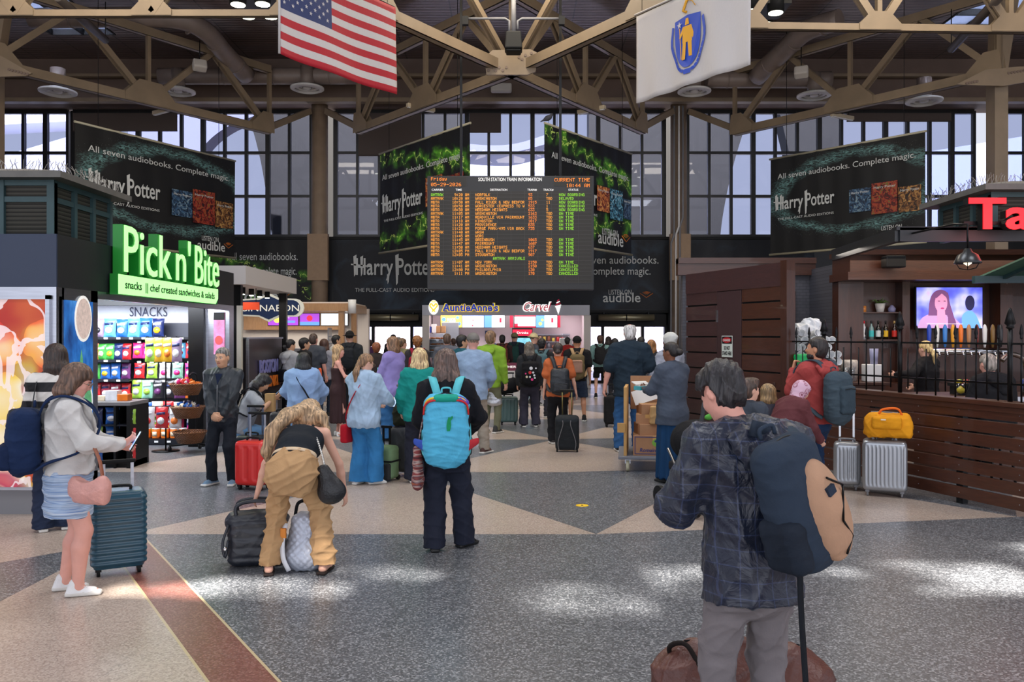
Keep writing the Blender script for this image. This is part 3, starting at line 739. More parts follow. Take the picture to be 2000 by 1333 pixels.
for r, row in enumerate(rows):
 z=Z(383.4+7.32*r)
 if row=='*':leds(gr, 'AMTRAK ARRIVALS', X(963), z, cw, ch, LEDG);continue
 a, b, c_, d_, e_, f_=row.split('|')
 leds(gr if r==0 else am, a, X(842), z, cw, ch, LEDG if r==0 else LEDO);leds(am, b, X(917)-cw*len(b), z, cw, ch, LEDO)
 leds(am, c_, X(928.5), z, cw, ch, LEDO);leds(am, d_, X(1032), z, cw, ch, LEDR);leds(am, e_, X(1067), z, cw, ch, LEDO);leds(gr, f_, X(1092), z, cw, ch, LEDG)
am.build('amber_text', None, t);gr.build('green_text', None, t)
sp=MB()
for i in range(150):
 x=i*W_/149;q=.1+.03*math.sin(i*2.3);sp.tube([(x, .05, H_), (x+.015*math.sin(i), .04, H_+q)], .003, BLACKM, 3, False)
tag(sp.build('bird_spikes', None, t), kind='stuff')
for x in(X(900), X(1095)):MB().bx((x-.03, .1, H_), (x+.03, .16, CEIL-BZ-.1)).build('hanging_rod', BLACKM, t)
# flags
def cloth(W, H, nx, nz, wave):
 v=[(W*i/nx, wave(i/nx, j/nz), H*j/nz)for i in range(nx+1)for j in range(nz+1)]
 f=[(i*(nz+1)+j, (i+1)*(nz+1)+j, (i+1)*(nz+1)+j+1, i*(nz+1)+j+1)for i in range(nx)for j in range(nz)]
 return v, f
def star(mb, cx, cz, r, m, T, y):
 mb.prism([(cx+(r if k%2==0 else r*.4)*math.sin(k*pi/5), cz+(r if k%2==0 else r*.4)*math.cos(k*pi/5))for k in range(10)], .002, m, T@Matrix.Translation((0, y, 0)))
FR=M('flag_red', (160, 12, 34), .7, bump=.25, bs=30, st=(3, 1, .3));FW=M('flag_white', (182, 178, 178), .7, bump=.25, bs=30, st=(3, 1, .3));FB=M('flag_blue', (28, 44, 92), .7)
A, B=V((-3.96, 14, 6.56)), V((-2.36, 16.4, 6.56));d=B-A
t=thing('flag', 'red and white striped flag with white stars on blue, hung from the roof trusses', 'flag', A, math.atan2(d.y, d.x), 'flags hung under the roof')
W_, H_=d.length, 1.74
wv=lambda a, b:.03*math.sin(a*11+b*2)*(1.2-b)+.05*math.sin(a*4)
v, f=cloth(W_, H_, 40, 26, wv)
mi=[]
for i in range(40):
 for j in range(26):
  s_=j//2;mi.append(2 if(i<17 and s_>=6)else(0 if s_%2==0 else 1))
o=link('cloth', mesh_of('cloth', v, f, mi, [FR, FW, FB], True), t);q=o.modifiers.new('thick', 'SOLIDIFY');q.thickness=.006;q.offset=1
sm=MB()
for r in range(9):
 for k in range(6 if r%2==0 else 5):
  a=(.035+.07*k+(.035 if r%2 else 0));b=.5+(r+.6)*.052
  star(sm, W_*a, H_*b, .04, FW, Matrix.Identity(4), wv(a, b)-.012)
sm.build('stars', None, t)
MB().cyl((-.02, 0, -.0), (-.02, 0, H_), .02, FW).build('hoist_edge', None, t)
MB().cyl((0, 0, H_+.02), (W_, 0, H_+.02), .02, BLACKM).cyl((.2, 0, H_), (.2, 0, H_+2.4), .006, BLACKM, 5).cyl((W_-.2, 0, H_), (W_-.2, 0, H_+2.4), .006, BLACKM, 5).build('hanging_pole', None, t)
A, B=V((2.46, 16.4, 6.4)), V((4.13, 14.1, 6.4));d=B-A
t=thing('flag', 'white state flag with a blue shield and gold standing figure, hung from the roof trusses', 'flag', A, math.atan2(d.y, d.x), 'flags hung under the roof')
W_, H_=d.length, 1.74
wv=lambda a, b:.022*math.sin(a*23+b)*(1.3-b)+.05*math.sin(a*5+1)
v, f=cloth(W_, H_, 48, 16, wv)
o=link('cloth', mesh_of('cloth', v, f, None, [FW], True), t);q=o.modifiers.new('thick', 'SOLIDIFY');q.thickness=.006;q.offset=1
BLU=M('emblem_blue', (18, 62, 168), .6);GLD=M('emblem_gold', (206, 150, 30), .6)
e=MB();cx, cz=W_*.5, H_*.52
T=Matrix.Translation((cx, -.085, cz))
e.prism([(-.33, .36), (0, .40), (.33, .36)]+[(.33*math.cos(a), .05-.62*math.sin(a))for a in[R(10*i)for i in range(0, 10)]]+[(-.33*math.cos(a), .05-.62*math.sin(a))for a in[R(10*i)for i in range(8, -1, -1)]], .002, BLU, T)
T2=T@Matrix.Translation((0, -.004, 0))
for p in([(-.05, .22), (-.03, .34), (.03, .34), (.05, .22)], [(-.1, .2), (.1, .2), (.12, -.1), (-.11, -.1)], [(-.1, -.1), (-.02, -.1), (-.04, -.42), (-.12, -.42)], [(.02, -.1), (.11, -.1), (.12, -.38), (.05, -.38)], [(-.1, .2), (-.2, .02), (-.16, 0), (-.07, .12)], [(.1, .2), (.17, 0), (.13, -.06), (.08, .1)], [(-.2, .2), (-.18, .2), (-.13, -.4), (-.15, -.4)]):e.prism(p, .002, GLD, T2)
star(e, -.2, .26, .07, FW, T2, 0)
for sg in(-1, 1):
 pts=[(sg*.45*math.cos(a)*(1+.05*math.sin(7*a)), .1-.78*math.sin(a))for a in[R(-14+9*i)for i in range(11)]]
 for(a, b), (c_, d_)in zip(pts[:-1], pts[1:]):e.prism([(a, b), (c_, d_), (c_*.86, d_*.9), (a*.86, b*.93)], .002, BLU, T)
e.prism([(-.08, -.69), (.08, -.69), (.1, -.6), (-.1, -.6)], .002, BLU, T)
OF=lambda L:[V((cx+a, -.088, cz+b))for a, b in L]
e.tube(OF([(-.02, .46), (-.1, .5), (-.02, .66), (.0, .68)]), .026, GLD, 6);e.tube(OF([(.0, .68), (.12, .63), (.2, .52)]), .008, GLD, 5)
e.v=[(x, wv(x/W_, z/H_)-.03+(y+.085), z)for x, y, z in e.v];e.build('emblem', None, t)
MB().cyl((0, 0, H_+.02), (W_, 0, H_+.02), .02, FW).cyl((.2, 0, H_), (.2, 0, H_+2.4), .006, BLACKM, 5).cyl((W_-.2, 0, H_), (W_-.2, 0, H_+2.4), .006, BLACKM, 5).build('hanging_pole', None, t)
# ducts, diffusers, lamps, speakers
def duct(label, pts, r):
 pts=[V(p)for p in pts];t=thing('air_duct', label, 'duct', pts[0])
 m=MB().tube([p-pts[0]for p in catmull(pts, 5)], r, DUCTM, 18);m.build('pipe', None, t)
 m=MB()
 for a, b in zip(pts[:-1], pts[1:]):
  n=max(1, int((b-a).length/1.3))
  for k in range(n):
   p=a.lerp(b, (k+.5)/n)-pts[0];dd=(b-a).normalized()*.02;m.cyl(p-dd, p+dd, r+.012, DUCTM, 18)
 m.build('seam', None, t)
duct('round tan air duct bending down at the upper left ceiling', [P(60, 36, 23.5), P(220, 34, 23.5), P(340, 36, 23.6), P(400, 60, 24.2), P(440, 105, 25.4), P(482, 148, 26.6)], .28)
duct('straight round tan air duct along the left soffit', [P(312, 149, 27.4), P(480, 149, 27.4), P(700, 149, 27.4)], .27)
duct('round tan air duct slanting down behind the white flag', [P(1640, 38, 23.5), P(1575, 60, 24.3), P(1530, 100, 25.4), P(1478, 150, 26.8)], .3)
duct('straight round tan air duct along the right soffit', [P(1622, 156, 27.2), P(1540, 156, 27.2), P(1380, 156, 27.2)], .27)
for i, (px, py, d, lab)in enumerate(((113, 181, 25.6, 'at the far left, above the shop'), (348, 180, 27.2, 'left, under the straight duct'), (600, 174, 27.2, 'beside the left stone column head'), (1356, 180, 27.2, 'below the white flag'), (1590, 188, 27.0, 'right, under the end of the right duct'), (1805, 199, 26, 'far right, beneath the right truss'))):
 t=thing('ceiling_diffuser', 'round ringed air diffuser '+lab, 'air vent', P(px, py, d), group='round air diffusers')
 m=MB()
 for r0, r1, z in((.55, .43, 0), (.4, .3, .05), (.27, .18, .09)):m.lathe([(r0, z), (r1, z-.05), (r1-.02, z+.1), (r0, z+.05), (r0, z)], WHITEP, 24)
 m.build('rings', None, t);MB().lathe([(.0, -.02), (.13, .0), (.13, .1), (0, .1)], WHITEP, 16).build('centre_cone', None, t)
 MB().cyl((0, 0, .06), (0, 0, .75), .22, DUCTM, 18).build('neck', None, t)
LAMPE=M('lamp_glow', (255, 255, 225), .5, emit=9)
def downlights(label, pts, d):
 t=thing('ceiling_lamp', label, 'ceiling lamp', P(pts[0][0], pts[0][1], d), group='black clustered downlights');o=t.location
 MB().bx((-.1, -.1, .15), (.9, .9, .25)).build('mounting_plate', BLACKM, t)
 for px, py, dd in pts:
  p=P(px, py, dd)-o
  c=MB().lathe([(.0, 0), (.17, .0), (.19, -.0), (.2, .6), (.0, .62)], BLACKP, 18).build('can', None, t, p)
  MB().lathe([(0, -.012), (.165, -.012), (.165, -.004), (0, -.004)], LAMPE, 18).build('lens', None, c)
 light('downlight_glow', 'SPOT', P(pts[0][0], pts[0][1]+6, d), (0, 0, 0), 420, (1, .96, .8), spot_size=R(95), spot_blend=.8, shadow_soft_size=.2)
downlights('cluster of four black downlights left of the striped flag', [(465, 9, 19), (513, 8, 19), (484, 33, 20.2), (528, 33, 20.2)], 19)
downlights('cluster of three black downlights right of the white flag', [(1468, 22, 19), (1515, 25, 19), (1495, 47, 20.2)], 19)
for px, py, d, rz, lab in((318, 216, 24.6, -35, 'under the left truss'), (822, 210, 24.6, 38, 'under the truss left of the middle window'), (1155, 214, 24.6, -38, 'under the truss right of the middle window'), (1645, 227, 24.8, 30, 'under the right truss'), (612, 0, 0, 0, '')):
 if not d:continue
 t=thing('strip_light', 'slim pale strip light fixed '+lab, 'strip light', P(px, py, d), R(rz), group='strip lights under the trusses')
 MB().bx((-.48, -.06, -.06), (.48, .06, .05)).build('housing', M('strip_cream', (190, 176, 150), .5), t, bevel=.01);MB().bx((-.45, -.04, -.085), (.45, .04, -.06)).build('diffuser', WHITEP, t)
 MB().cyl((-.3, 0, .05), (-.3, 0, .3), .01, BLACKM, 6).cyl((.3, 0, .05), (.3, 0, .3), .01, BLACKM, 6).build('stem', None, t)
SPKW=M('speaker_white', (190, 184, 176), .6)
for px, py, d, lab, rz in((390, 128, 24.5, 'at the upper left ceiling', 30), (1565, 141, 24.5, 'at the upper right ceiling', -25)):
 t=thing('loudspeaker', 'small white tilted loudspeaker hung '+lab, 'speaker', P(px, py, d), R(rz))
 SD(.02).ell((0, 0, 0), (.24, .2, .17)).box((0, -.12, -.03), (.2, .1, .13), .04).h
 link('cabinet', SD(.018).box((0, 0, 0), (.2, .14, .15), .05).seg((0, .05, 0), (0, .2, .02), .13, .06, .05).mesh('cabinet', SPKW), t, rot=(R(-25), 0, 0))
 MB().cyl((0, 0, .1), (0, 0, .75), .015, BLACKM, 6).build('bracket', None, t)
t=thing('loudspeaker', 'wide white wall loudspeaker below the middle gusset plate', 'speaker', P(979, 172, 28.0))
link('cabinet', SD(.018).box((0, 0, 0), (.36, .14, .15), .06).mesh('cabinet', SPKW), t);MB().bx((-.08, .1, -.05), (.08, .35, .05)).build('bracket', GREYP, t)
t=thing('projector', 'black boxy projector hung on a pipe above the middle gusset plate', 'projector', P(1003, 82, 19.6))
MB().box((0, 0, 0), (.42, .42, .42), taper=.85).box((0, 0, -.24), (.36, .36, .06)).build('body', BLACKP, t, bevel=.03)
MB().tube([(0, 0, .2), (0, 0, 1.3)], .06, GREYP, 10).tube([(-.1, 0, .25), (-.1, 0, .5), (-.2, 0, .56), (-1.1, 0, .56)], .03, GREYP, 8).tube([(.1, 0, .3), (.1, 0, .5), (.2, 0, .56), (1.1, 0, .56)], .03, GREYP, 8).build('conduit', None, t)
MB().box((-1.15, 0, .5), (.14, .14, .2)).box((1.15, 0, .5), (.14, .14, .2)).build('junction_box', BLACKP, t)
for(a, b), lab in(((P(112, -6, 18), P(206, 78, 21.5)), 'long dark heater tube hung at the upper left ceiling'), ((P(1965, -20, 17), P(1858, 96, 20.5)), 'long grey heater tube hung at the upper right ceiling')):
 t=thing('tube_heater', lab, 'heater', a)
 MB().cyl((0, 0, 0), b-a, .1, M('heater', (70, 62, 58), .5), 12).build('tube', None, t);MB().cyl(b-a, b-a+V((0, 0, 1)), .012, BLACKM, 6).cyl((0, 0, 0), V((0, 0, 1)), .012, BLACKM, 6).build('hanger', None, t)
t=thing('pigeon', 'dark pigeon perched on top of the lightning banner right of the train board', 'bird', (.98, 22.28, 7.66));link('body', SD(.01).ell((0, 0, 0), (.12, .07, .075), Matrix.Rotation(R(-25), 3, 'Y'), .02).ell((.1, 0, .09), (.04, .038, .042), None, .04).seg((-.08, 0, -.04), (-.2, 0, -.1), .035, .015, .03).seg((.13, 0, .085), (.16, 0, .08), .01, .004, .005).mesh('body', M('pigeon_grey', (60, 62, 72), .7, var=.3, vs=12)), t);MB().cyl((.02, -.02, -.06), (.02, -.02, -.13), .006, BLACKP, 5).cyl((.02, .02, -.06), (.02, .02, -.13), .006, BLACKP, 5).build('legs', None, t)
# snack kiosk on the left
NAVY=M('kiosk_navy', (36, 48, 72), .5, bump=.04, bs=200);KBLK=M('kiosk_black', (22, 25, 29), .5, bump=.04, bs=200);TEALG=M('lantern_green', (44, 70, 74), .5, var=.1)
GREEN=M('sign_green', (168, 255, 150), .4, emit=1.0);GREEND=M('sign_green_side', (16, 120, 34), .4, emit=.12);DKTXT=M('sign_dark_text', (12, 40, 18), .5)
def louvre(name):
 m=newmat(name);g=NT(m);x, y, z=g.xyz();f=g.f('FRACT', g.f('MULTIPLY', z, 22));c=g.mix(f, (20, 20, 18), (84, 82, 74));g.base(c);g.rough(.6);g.bump(f, .8, .03);return m
LOUV=louvre('louvre_slats')
CX, KY=-4.45, 8.0
def lantern(t, cx, y0, y1, sgn, z0=2.74, z1=3.42, L=8):
 """louvred roof lantern with a front face at y0 and a side face at cx; sgn: side it extends to"""
 MB().bx((cx, y0, z0), (cx+sgn*L, y1, z1)).build('louvre_panel', LOUV, t)
 f=MB()
 for x in[cx+sgn*q for q in(0, .55, 1.1, 1.65, 2.2, 2.75)]:f.bx((x-.04, y0-.04, z0-.02), (x+.04, y0+.03, z1+.03))
 for k in range(4):f.bx((cx-.04 if sgn<0 else cx-.04, y0+(y1-y0)*k/3-.03, z0), (cx+.04, y0+(y1-y0)*k/3+.03, z1))
 for z in(z0, z0+.5, z1):f.bx((cx, y0-.03, z-.03), (cx+sgn*L, y0+.02, z+.03));f.bx((cx-.03, y0, z-.03), (cx+.03, y1, z+.03))
 f.build('lantern_frame', TEALG, t)
 e=.2
 MB().add([(cx-sgn*e, y0-e, z1+.03), (cx+sgn*L, y0-e, z1+.03), (cx+sgn*L, y1+e, z1+.03), (cx-sgn*e, y1+e, z1+.03), (cx-sgn*e, y0-e, z1+.1), (cx+sgn*L, y0-e, z1+.1), (cx+sgn*L, y1+e, z1+.1), (cx-sgn*e, y1+e, z1+.1), (cx+sgn*.6, y0+.6, z1+.28), (cx+sgn*L, y0+.6, z1+.28), (cx+sgn*L, y1-.3, z1+.28), (cx+sgn*.6, y1-.3, z1+.28)], [(0, 1, 2, 3), (0, 1, 5, 4), (1, 2, 6, 5), (2, 3, 7, 6), (3, 0, 4, 7), (4, 5, 9, 8), (5, 6, 10, 9), (6, 7, 11, 10), (7, 4, 8, 11), (8, 9, 10, 11)]).build('eave', M('eave_metal', (92, 90, 86), .5, var=.15), t)
 s=MB();rr=random.Random(3)
 def sp(p):
  for _ in range(2):
   q=V(p);d=V((rr.uniform(-.06, .06), rr.uniform(-.06, .06), rr.uniform(.09, .13)));s.tube([q, q+d*.6, q+d+V((rr.uniform(-.03, .03), 0, 0))], .0035, M('spike_wire', (150, 145, 138), .4, .6), 3, False)
 for i in range(70):sp((cx-sgn*e*.8+sgn*i*.055, y0-e*.8, z1+.1))
 for i in range(26):sp((cx-sgn*e*.8, y0-e*.8+i*.055, z1+.1))
 tag(s.build('bird_spikes', None, t), kind='stuff')
t=thing('snack_kiosk', 'dark corner shop kiosk with a black fascia and an open front under the green sign', 'kiosk', (CX, KY, 0))
o=V((CX, KY, 0));A=lambda x, y, z:V((x, y, z))-o
MB().bx(A(-12, KY, 2.22), A(CX, KY+.02, 2.74), NAVY).bx(A(CX-.03, KY+.02, 2.22), A(CX, 13.1, 2.74), KBLK).bx(A(-12, KY+.02, 2.66), A(CX-.03, 13.1, 2.72), KBLK).bx(A(-12, 12.95, 2.22), A(CX-.03, 13.1, 2.74), KBLK).build('fascia', None, t)
lt=thing
sub=thing('roof_lantern', 'louvred green roof lantern with bird spikes above the left kiosk', 'roof lantern', (0, 0, 0))
lantern(sub, -5.05, 9.0, 10.25, -1)
fr=MB().bx(A(-12, KY, .0), A(CX-.02, KY+.1, .24), GREYP).bx(A(-12, KY, 2.13), A(CX, KY+.06, 2.22), STAIN).bx(A(CX-.07, KY, .24), A(CX, KY+.08, 2.13), STAIN).bx(A(-12, KY+.05, .24), A(CX, KY+.1, 2.13), STAIN)
fr.bx(A(CX-.1, KY+.06, 0), A(CX, KY+.14, 2.22), STAIN).bx(A(CX-.1, KY+.66, 0), A(CX, KY+.8, 2.22), STAIN).bx(A(CX-.1, KY+.1, 2.1), A(CX, KY+.8, 2.22), STAIN).bx(A(CX-.1, KY+.1, 0), A(CX, KY+.8, .3), STAIN).bx(A(CX-.1, KY+.1, .3), A(CX-.06, KY+.7, 2.12), BLACKM)
fr.build('steel_frame', None, t)
MB().bx(A(CX-.08, 8.8, 2.14), A(CX, 12.9, 2.22)).build('shutter_rail', STAIN, t)
MB().bx(A(-5.06, 12.8, 0), A(-4.82, 13.0, 2.22)).build('black_post', BLACKM, t)
MB().bx(A(-4.82, 12.9, 0), A(CX, 13.1, 2.22)).bx(A(-4.86, 12.86, 0), A(-4.8, 12.92, 2.22)).build('steel_pier', STAIN, t)
wi=MB().bx(A(-7.6, 13.55, 0), A(-5.0, 13.65, 2.66)).bx(A(-7.6, 8.2, 0), A(-7.5, 13.6, 2.66)).build('inner_wall', M('shop_wall', (224, 228, 240), .5, var=.03), t)
MB().text('SNACKS', TR(A(-6.32, 13.53, 2.06)), .22, M('navy_text', (40, 48, 84), .5), fw=.62).build('wall_lettering', None, t)
MB().bx(A(-7.5, 8.3, 2.5), A(CX-.04, 12.9, 2.66)).build('inner_ceiling', M('shop_ceiling', (70, 84, 120), .6), t)
TUBE=M('shop_tube', (235, 240, 255), .5, emit=6)
for y in(9.6, 11.4, 12.8):MB().bx(A(-7.2, y, 2.42), A(-4.9, y+.06, 2.46)).build('ceiling_tube', TUBE, t)
light('shop_daylight_tubes', 'AREA', (-6.0, 12.2, 2.38), (R(25), 0, 0), 130, (.9, .94, 1), shape='RECTANGLE', size=2.2, size_y=1.0)
light('shop_front_tubes', 'AREA', (-5.8, 10.2, 2.38), (0, 0, 0), 50, (.9, .94, 1), shape='RECTANGLE', size=2, size_y=1.0)
def food_mat():
 m=newmat('fruit_print');g=NT(m);x, y, z=g.xyz();w_=g.noise(2.2, 3, dist=.8);g.co0=g.co
 mp=g.n.new('ShaderNodeVectorMath');mp.operation='ADD';sc_=g.n.new('ShaderNodeVectorMath');sc_.operation='SCALE';sc_.inputs['Scale'].default_value=.45
 nz=g.n.new('ShaderNodeTexNoise');nz.inputs['Scale'].default_value=2.0;g.l.new(g.co, nz.inputs[0]);g.l.new(nz.outputs[1], sc_.inputs[0]);g.l.new(g.co, mp.inputs[0]);g.l.new(sc_.outputs[0], mp.inputs[1]);g.co=mp.outputs[0]
 v=g.voro(2.3, 'Color', 'SMOOTH_F1');sp=g.n.new('ShaderNodeSeparateColor');g.l.new(v, sp.inputs[0]);d=g.voro(2.3, 'Distance')
 c=g.ramp(sp.outputs[0], [(.2, (206, 44, 30)), (.38, (240, 110, 50)), (.48, (250, 214, 90)), (.58, (252, 238, 206)), (.68, (196, 60, 90)), (.8, (236, 84, 44))])
 c=g.mix(g.f('MULTIPLY', g.f('MAXIMUM', g.f('SUBTRACT', .5, d), 0), .9), c, (255, 246, 232));c=g.mix(g.f('MULTIPLY', g.f('GREATER_THAN', d, .52), .45), c, (120, 30, 20))
 r_=g.f('LESS_THAN', g.f('ABSOLUTE', g.f('SUBTRACT', w_, .5)), .028);c=g.mix(g.f('MULTIPLY', r_, .7), c, (255, 240, 240));g.base(c);g.emit(c, .14);return m
def blue_mat():
 m=newmat('blue_wood_print');g=NT(m);g.xyz();n=g.noise(6, 5, st=(1, 5, .5));c=g.ramp(n, [(.3, (14, 44, 96)), (.5, (30, 96, 170)), (.7, (70, 140, 204))]);g.base(c);g.emit(c, .5);return m
p=thing('light_box_poster', 'big backlit fruit salad poster on the front of the left kiosk', 'poster', (-8.0, KY, .24));
MB().bx((-2, -.02, .02), (3.46, 0, 1.88), food_mat()).build('print', None, p);fb=MB()
for q in((-2, -.03, .0, 3.5, .03), (-2, -.03, 1.86, 3.5, 1.9)):fb.bx((q[0], -.035, q[2]), (q[3], .0, q[4]))
fb.bx((3.46, -.035, 0), (3.5, 0, 1.9)).build('frame', STAIN, p)
p=thing('light_box_poster', 'narrow backlit blue wood poster with food bowls on the side of the left kiosk', 'poster', (CX, KY+.1, .3), R(90))
MB().bx((.04, -.01, 0), (.58, .02, 1.8), blue_mat()).build('print', None, p)
BOWL=M('bowl_print', (226, 226, 220), .5, emit=.5);NUT=M('nut_print', (200, 180, 170), .5, emit=.4, var=.3, vs=30);LEAF=M('leaf_print', (90, 160, 110), .5, emit=.4, var=.4, vs=18)
cir=lambda x, z, rx, rz, n=24:[(x+rx*math.cos(2*pi*i/n), z+rz*math.sin(2*pi*i/n))for i in range(n)]
bm_=MB()
for x, z, rx, rz, m_, y in((.38, 1.62, .17, .24, BOWL, -.014), (.38, 1.62, .145, .21, NUT, -.018), (.33, .75, .24, .3, BOWL, -.014), (.33, .75, .21, .26, LEAF, -.018)):bm_.prism(cir(x, z, rx, rz), .003, m_, TR((0, y, 0)))
bm_.prism([(.3, .7), (.34, .7), (.36, 1.2), (.33, 1.3), (.29, 1.1)], .003, LEAF, TR((0, -.02, 0)));bm_.build('bowl_picture', None, p)
p=thing('light_box_poster', 'small bright pink and red snack poster on the steel pier of the kiosk', 'poster', (-4.69, 12.9, 1.45))
MB().bx((0, -.02, 0), (.17, 0, .66), M('pink_print', (190, 110, 150), .5, emit=.2, var=.6, vs=9)).prism(cir(.08, .22, .06, .07), .003, M('red_print', (210, 60, 60), .5, emit=.2), TR((0, -.024, 0))).bx((0, -.024, .54), (.17, -.02, .66), BLACKP).build('print', None, p)
s=thing('shop_sign', 'big glowing green shop sign with tall letters on the left kiosk fascia', 'sign', (CX+.02, 9.02, 2.2), R(90))
MB().bx((0, -.09, 0), (3.05, 0, .23), GREEND).build('strip_box', None, s)
MB().prism([(0, 0), (2.95, 0), (3.05, .08), (3.05, .22), (0, .22)], .006, GREEN, TR((0, -.1, .005))).build('strip_face', None, s)
MB().text('snacks  || chef created sandwiches & salads', TR((.14, -.103, .075)), .13, DKTXT, fw=2.75, bold=.01, ext=.003).build('strip_lettering', None, s)
b=MB();f_=MB()
for txt_, x, w_ in(('Pick', .03, 1.28), ("n'", 1.45, .48), ('Bite', 2.08, .92)):
 b.text(txt_, TR((x, -.0, .25)), .76, GREEND, ext=.11, fw=w_, bold=.02);f_.text(txt_, TR((x+.01, -.112, .257)), .76, GREEN, ext=.012, fw=w_-.02, bold=.0)
b.build('letter_sides', None, s);f_.build('letter_faces', None, s)
# snack shelves
SH=M('shelf_dark', (34, 36, 44), .4, .3);TAGW=M('price_tag', (235, 235, 232), .5)
sy=13.0
t=thing('snack_shelf', 'tall dark shop shelving against the back wall of the left kiosk', 'shelf', (-6.05, sy, 0))
MB().bx((-1.1, .42, 0), (1.02, .46, 1.95)).build('back_panel', M('shelf_back', (60, 62, 74), .5), t)
for z, a, b_ in((.0, -1.1, 1.02), (1.72, -1.1, 1.02), (1.36, -1.1, -.02), (1.05, -1.1, -.02), (.72, -1.1, -.02), (.4, -1.1, -.02), (.62, -.02, 1.02)):
 m=MB().bx((a, 0, z-.03 if z else.0), (b_, .42, z if z else.1), SH).bx((a, -.01, z-.04 if z else.02), (b_, .0, z if z else.1), SH)
 for k in range(int((b_-a)/.2)):m.bx((a+.08+k*.2, -.016, (z or.08)-.036), (a+.14+k*.2, -.01, (z or.08)-.006), TAGW)
 m.build('shelf_board', None, t)
for x in(-1.1, -.02, 1.02):MB().bx((x-.02, .36, 0), (x+.02, .42, 2.0)).build('upright', SH, t)
m=MB()
for z in(1.62, 1.3, 1.0, .38):
 for k in range(5):m.cyl((.1+.2*k, .42, z), (.1+.2*k, .08, z+.01), .004, CHROME, 5);m.bx((.07+.2*k, .07, z), (.13+.2*k, .075, z+.035), TAGW)
m.build('peg_hook', None, t)
SNM={}
def smat(c):
 k='foil_%d_%d_%d'%c
 return M(k, c, .3, var=.12, vs=14, bump=.25, bs=26, coat=.3)
def bagmesh(w, h, d, key):
 if key in SNM:return SNM[key]
 nx, nz=8, 10;v=[];f=[]
 for s_ in(-1, 1):
  for j in range(nz+1):
   for i in range(nx+1):
    a, b2=i/nx*2-1, j/nz*2-1
    pf=(max(1-a**2, 0)**.55)*(max(1-b2**4, 0)**.6);v.append((a*w/2*(1-.07*(1-b2**4)), s_*(d/2*pf+.002)+.004*math.sin(9*a+7*b2), (b2+1)*h/2))
 n=(nx+1)*(nz+1)
 for j in range(nz):
  for i in range(nx):
   q=(j*(nx+1)+i, j*(nx+1)+i+1, (j+1)*(nx+1)+i+1, (j+1)*(nx+1)+i);f.append(q);f.append(tuple(k+n for k in q)[::-1])
 SNM[key]=(v, f, nx, nz);return SNM[key]
ORD=['first', 'second', 'third', 'fourth', 'fifth', 'sixth', 'seventh', 'eighth', 'ninth', 'tenth', 'eleventh', 'twelfth']
CN={'white':(226, 226, 230), 'blue':(40, 104, 190), 'sky':(96, 176, 222), 'navy':(24, 40, 96), 'green':(64, 160, 64), 'lime':(160, 206, 70), 'red':(206, 34, 40), 'pink':(232, 44, 130), 'orange':(236, 122, 34), 'yellow':(240, 186, 40), 'purple':(110, 50, 110), 'maroon':(150, 30, 60), 'black':(34, 34, 40), 'teal':(60, 160, 170), 'lilac':(150, 130, 160), 'mint':(150, 210, 180), 'cream':(236, 220, 190)}
def snack(col, lab, x, y, z, w, h, where, group, rz=0, d=.07, tilt=0):
 key=(col, lab, round(w, 2), round(h, 2), d)
 if key not in SNM:
  v, f, nx, nz=bagmesh(w, h, d, ('m', w, h, d))
  me=mesh_of('packet', v, f, None, [smat(CN[col])], True)
  lm=MB();yy=-d/2*.93-.008
  lm.prism(cir(0, h*.36, w*.28, h*.17, 12), .004, smat(CN[lab]), TR((0, yy, 0)));lm.prism([(-w*.33, h*.62), (w*.33, h*.66), (w*.33, h*.78), (-w*.33, h*.74)], .004, smat(CN['white']if lab!='white' else CN['navy']), TR((0, yy*.95, 0)))
  SNM[key]=(me, mesh_of('printed_label', lm.v, lm.f, lm.m, lm.mats))
 me, lme=SNM[key]
 o=tag(link('snack_bag', me, None, (x, y, z), 0, (tilt, 0, rz)), where, 'snack bag', group);link('printed_label', lme, o);return o
rr=random.Random(11)
def row(zb, x0, x1, cols, w, h, yb_, name, d=.07):
 n=len(cols)
 for i, q in enumerate(cols):
  x=x0+(x1-x0)*(i+.5)/n;col, lab=q.split('/')
  snack(col, lab, x, yb_+rr.uniform(-.008, .008), zb, w, h*rr.uniform(.95, 1.03), '%s snack bag, %s from the left %s'%(col, ORD[i], name), 'snack bags '+name, rr.uniform(-.09, .09), d, R(-4))
X0, XM, X1=-7.1, -6.09, -5.05
row(1.72, -6.95, -5.6, ['lilac/white', 'lilac/black', 'sky/white', 'blue/cream', 'sky/white', 'blue/white', 'navy/yellow'], .2, .3, 13.18, 'on the top shelf of the shop wall', .1)
row(1.36, -6.75, -6.1, ['orange/white', 'green/cream', 'green/yellow', 'navy/white', 'red/white'], .155, .26, 13.1, 'on the second shelf, left half')
row(1.05, -6.9, -6.1, ['navy/yellow', 'green/cream', 'blue/yellow', 'blue/cream', 'purple/white'], .16, .25, 13.1, 'on the third shelf, left half')
row(.72, -6.9, -6.1, ['maroon/white', 'red/cream', 'maroon/white', 'maroon/cream', 'red/white'], .16, .27, 13.1, 'on the fourth shelf, left half')
row(.4, -6.7, -6.1, ['teal/orange', 'navy/cream', 'orange/white'], .16, .22, 13.1, 'on the fifth shelf, left half')
row(1.38, XM+.02, X1, ['pink/orange', 'pink/white', 'red/black', 'red/white', 'sky/red', 'red/navy'], .17, .26, 13.1, 'on the top peg row')
row(1.06, XM+.03, X1, ['red/white', 'lime/white', 'white/pink', 'mint/pink', 'pink/white'], .18, .25, 13.1, 'on the second peg row')
row(.72+.02, XM+.0, X1, ['lime/white', 'mint/lime', 'black/purple', 'black/white', 'purple/black', 'orange/red'], .18, .29, 13.1, 'on the third peg row')
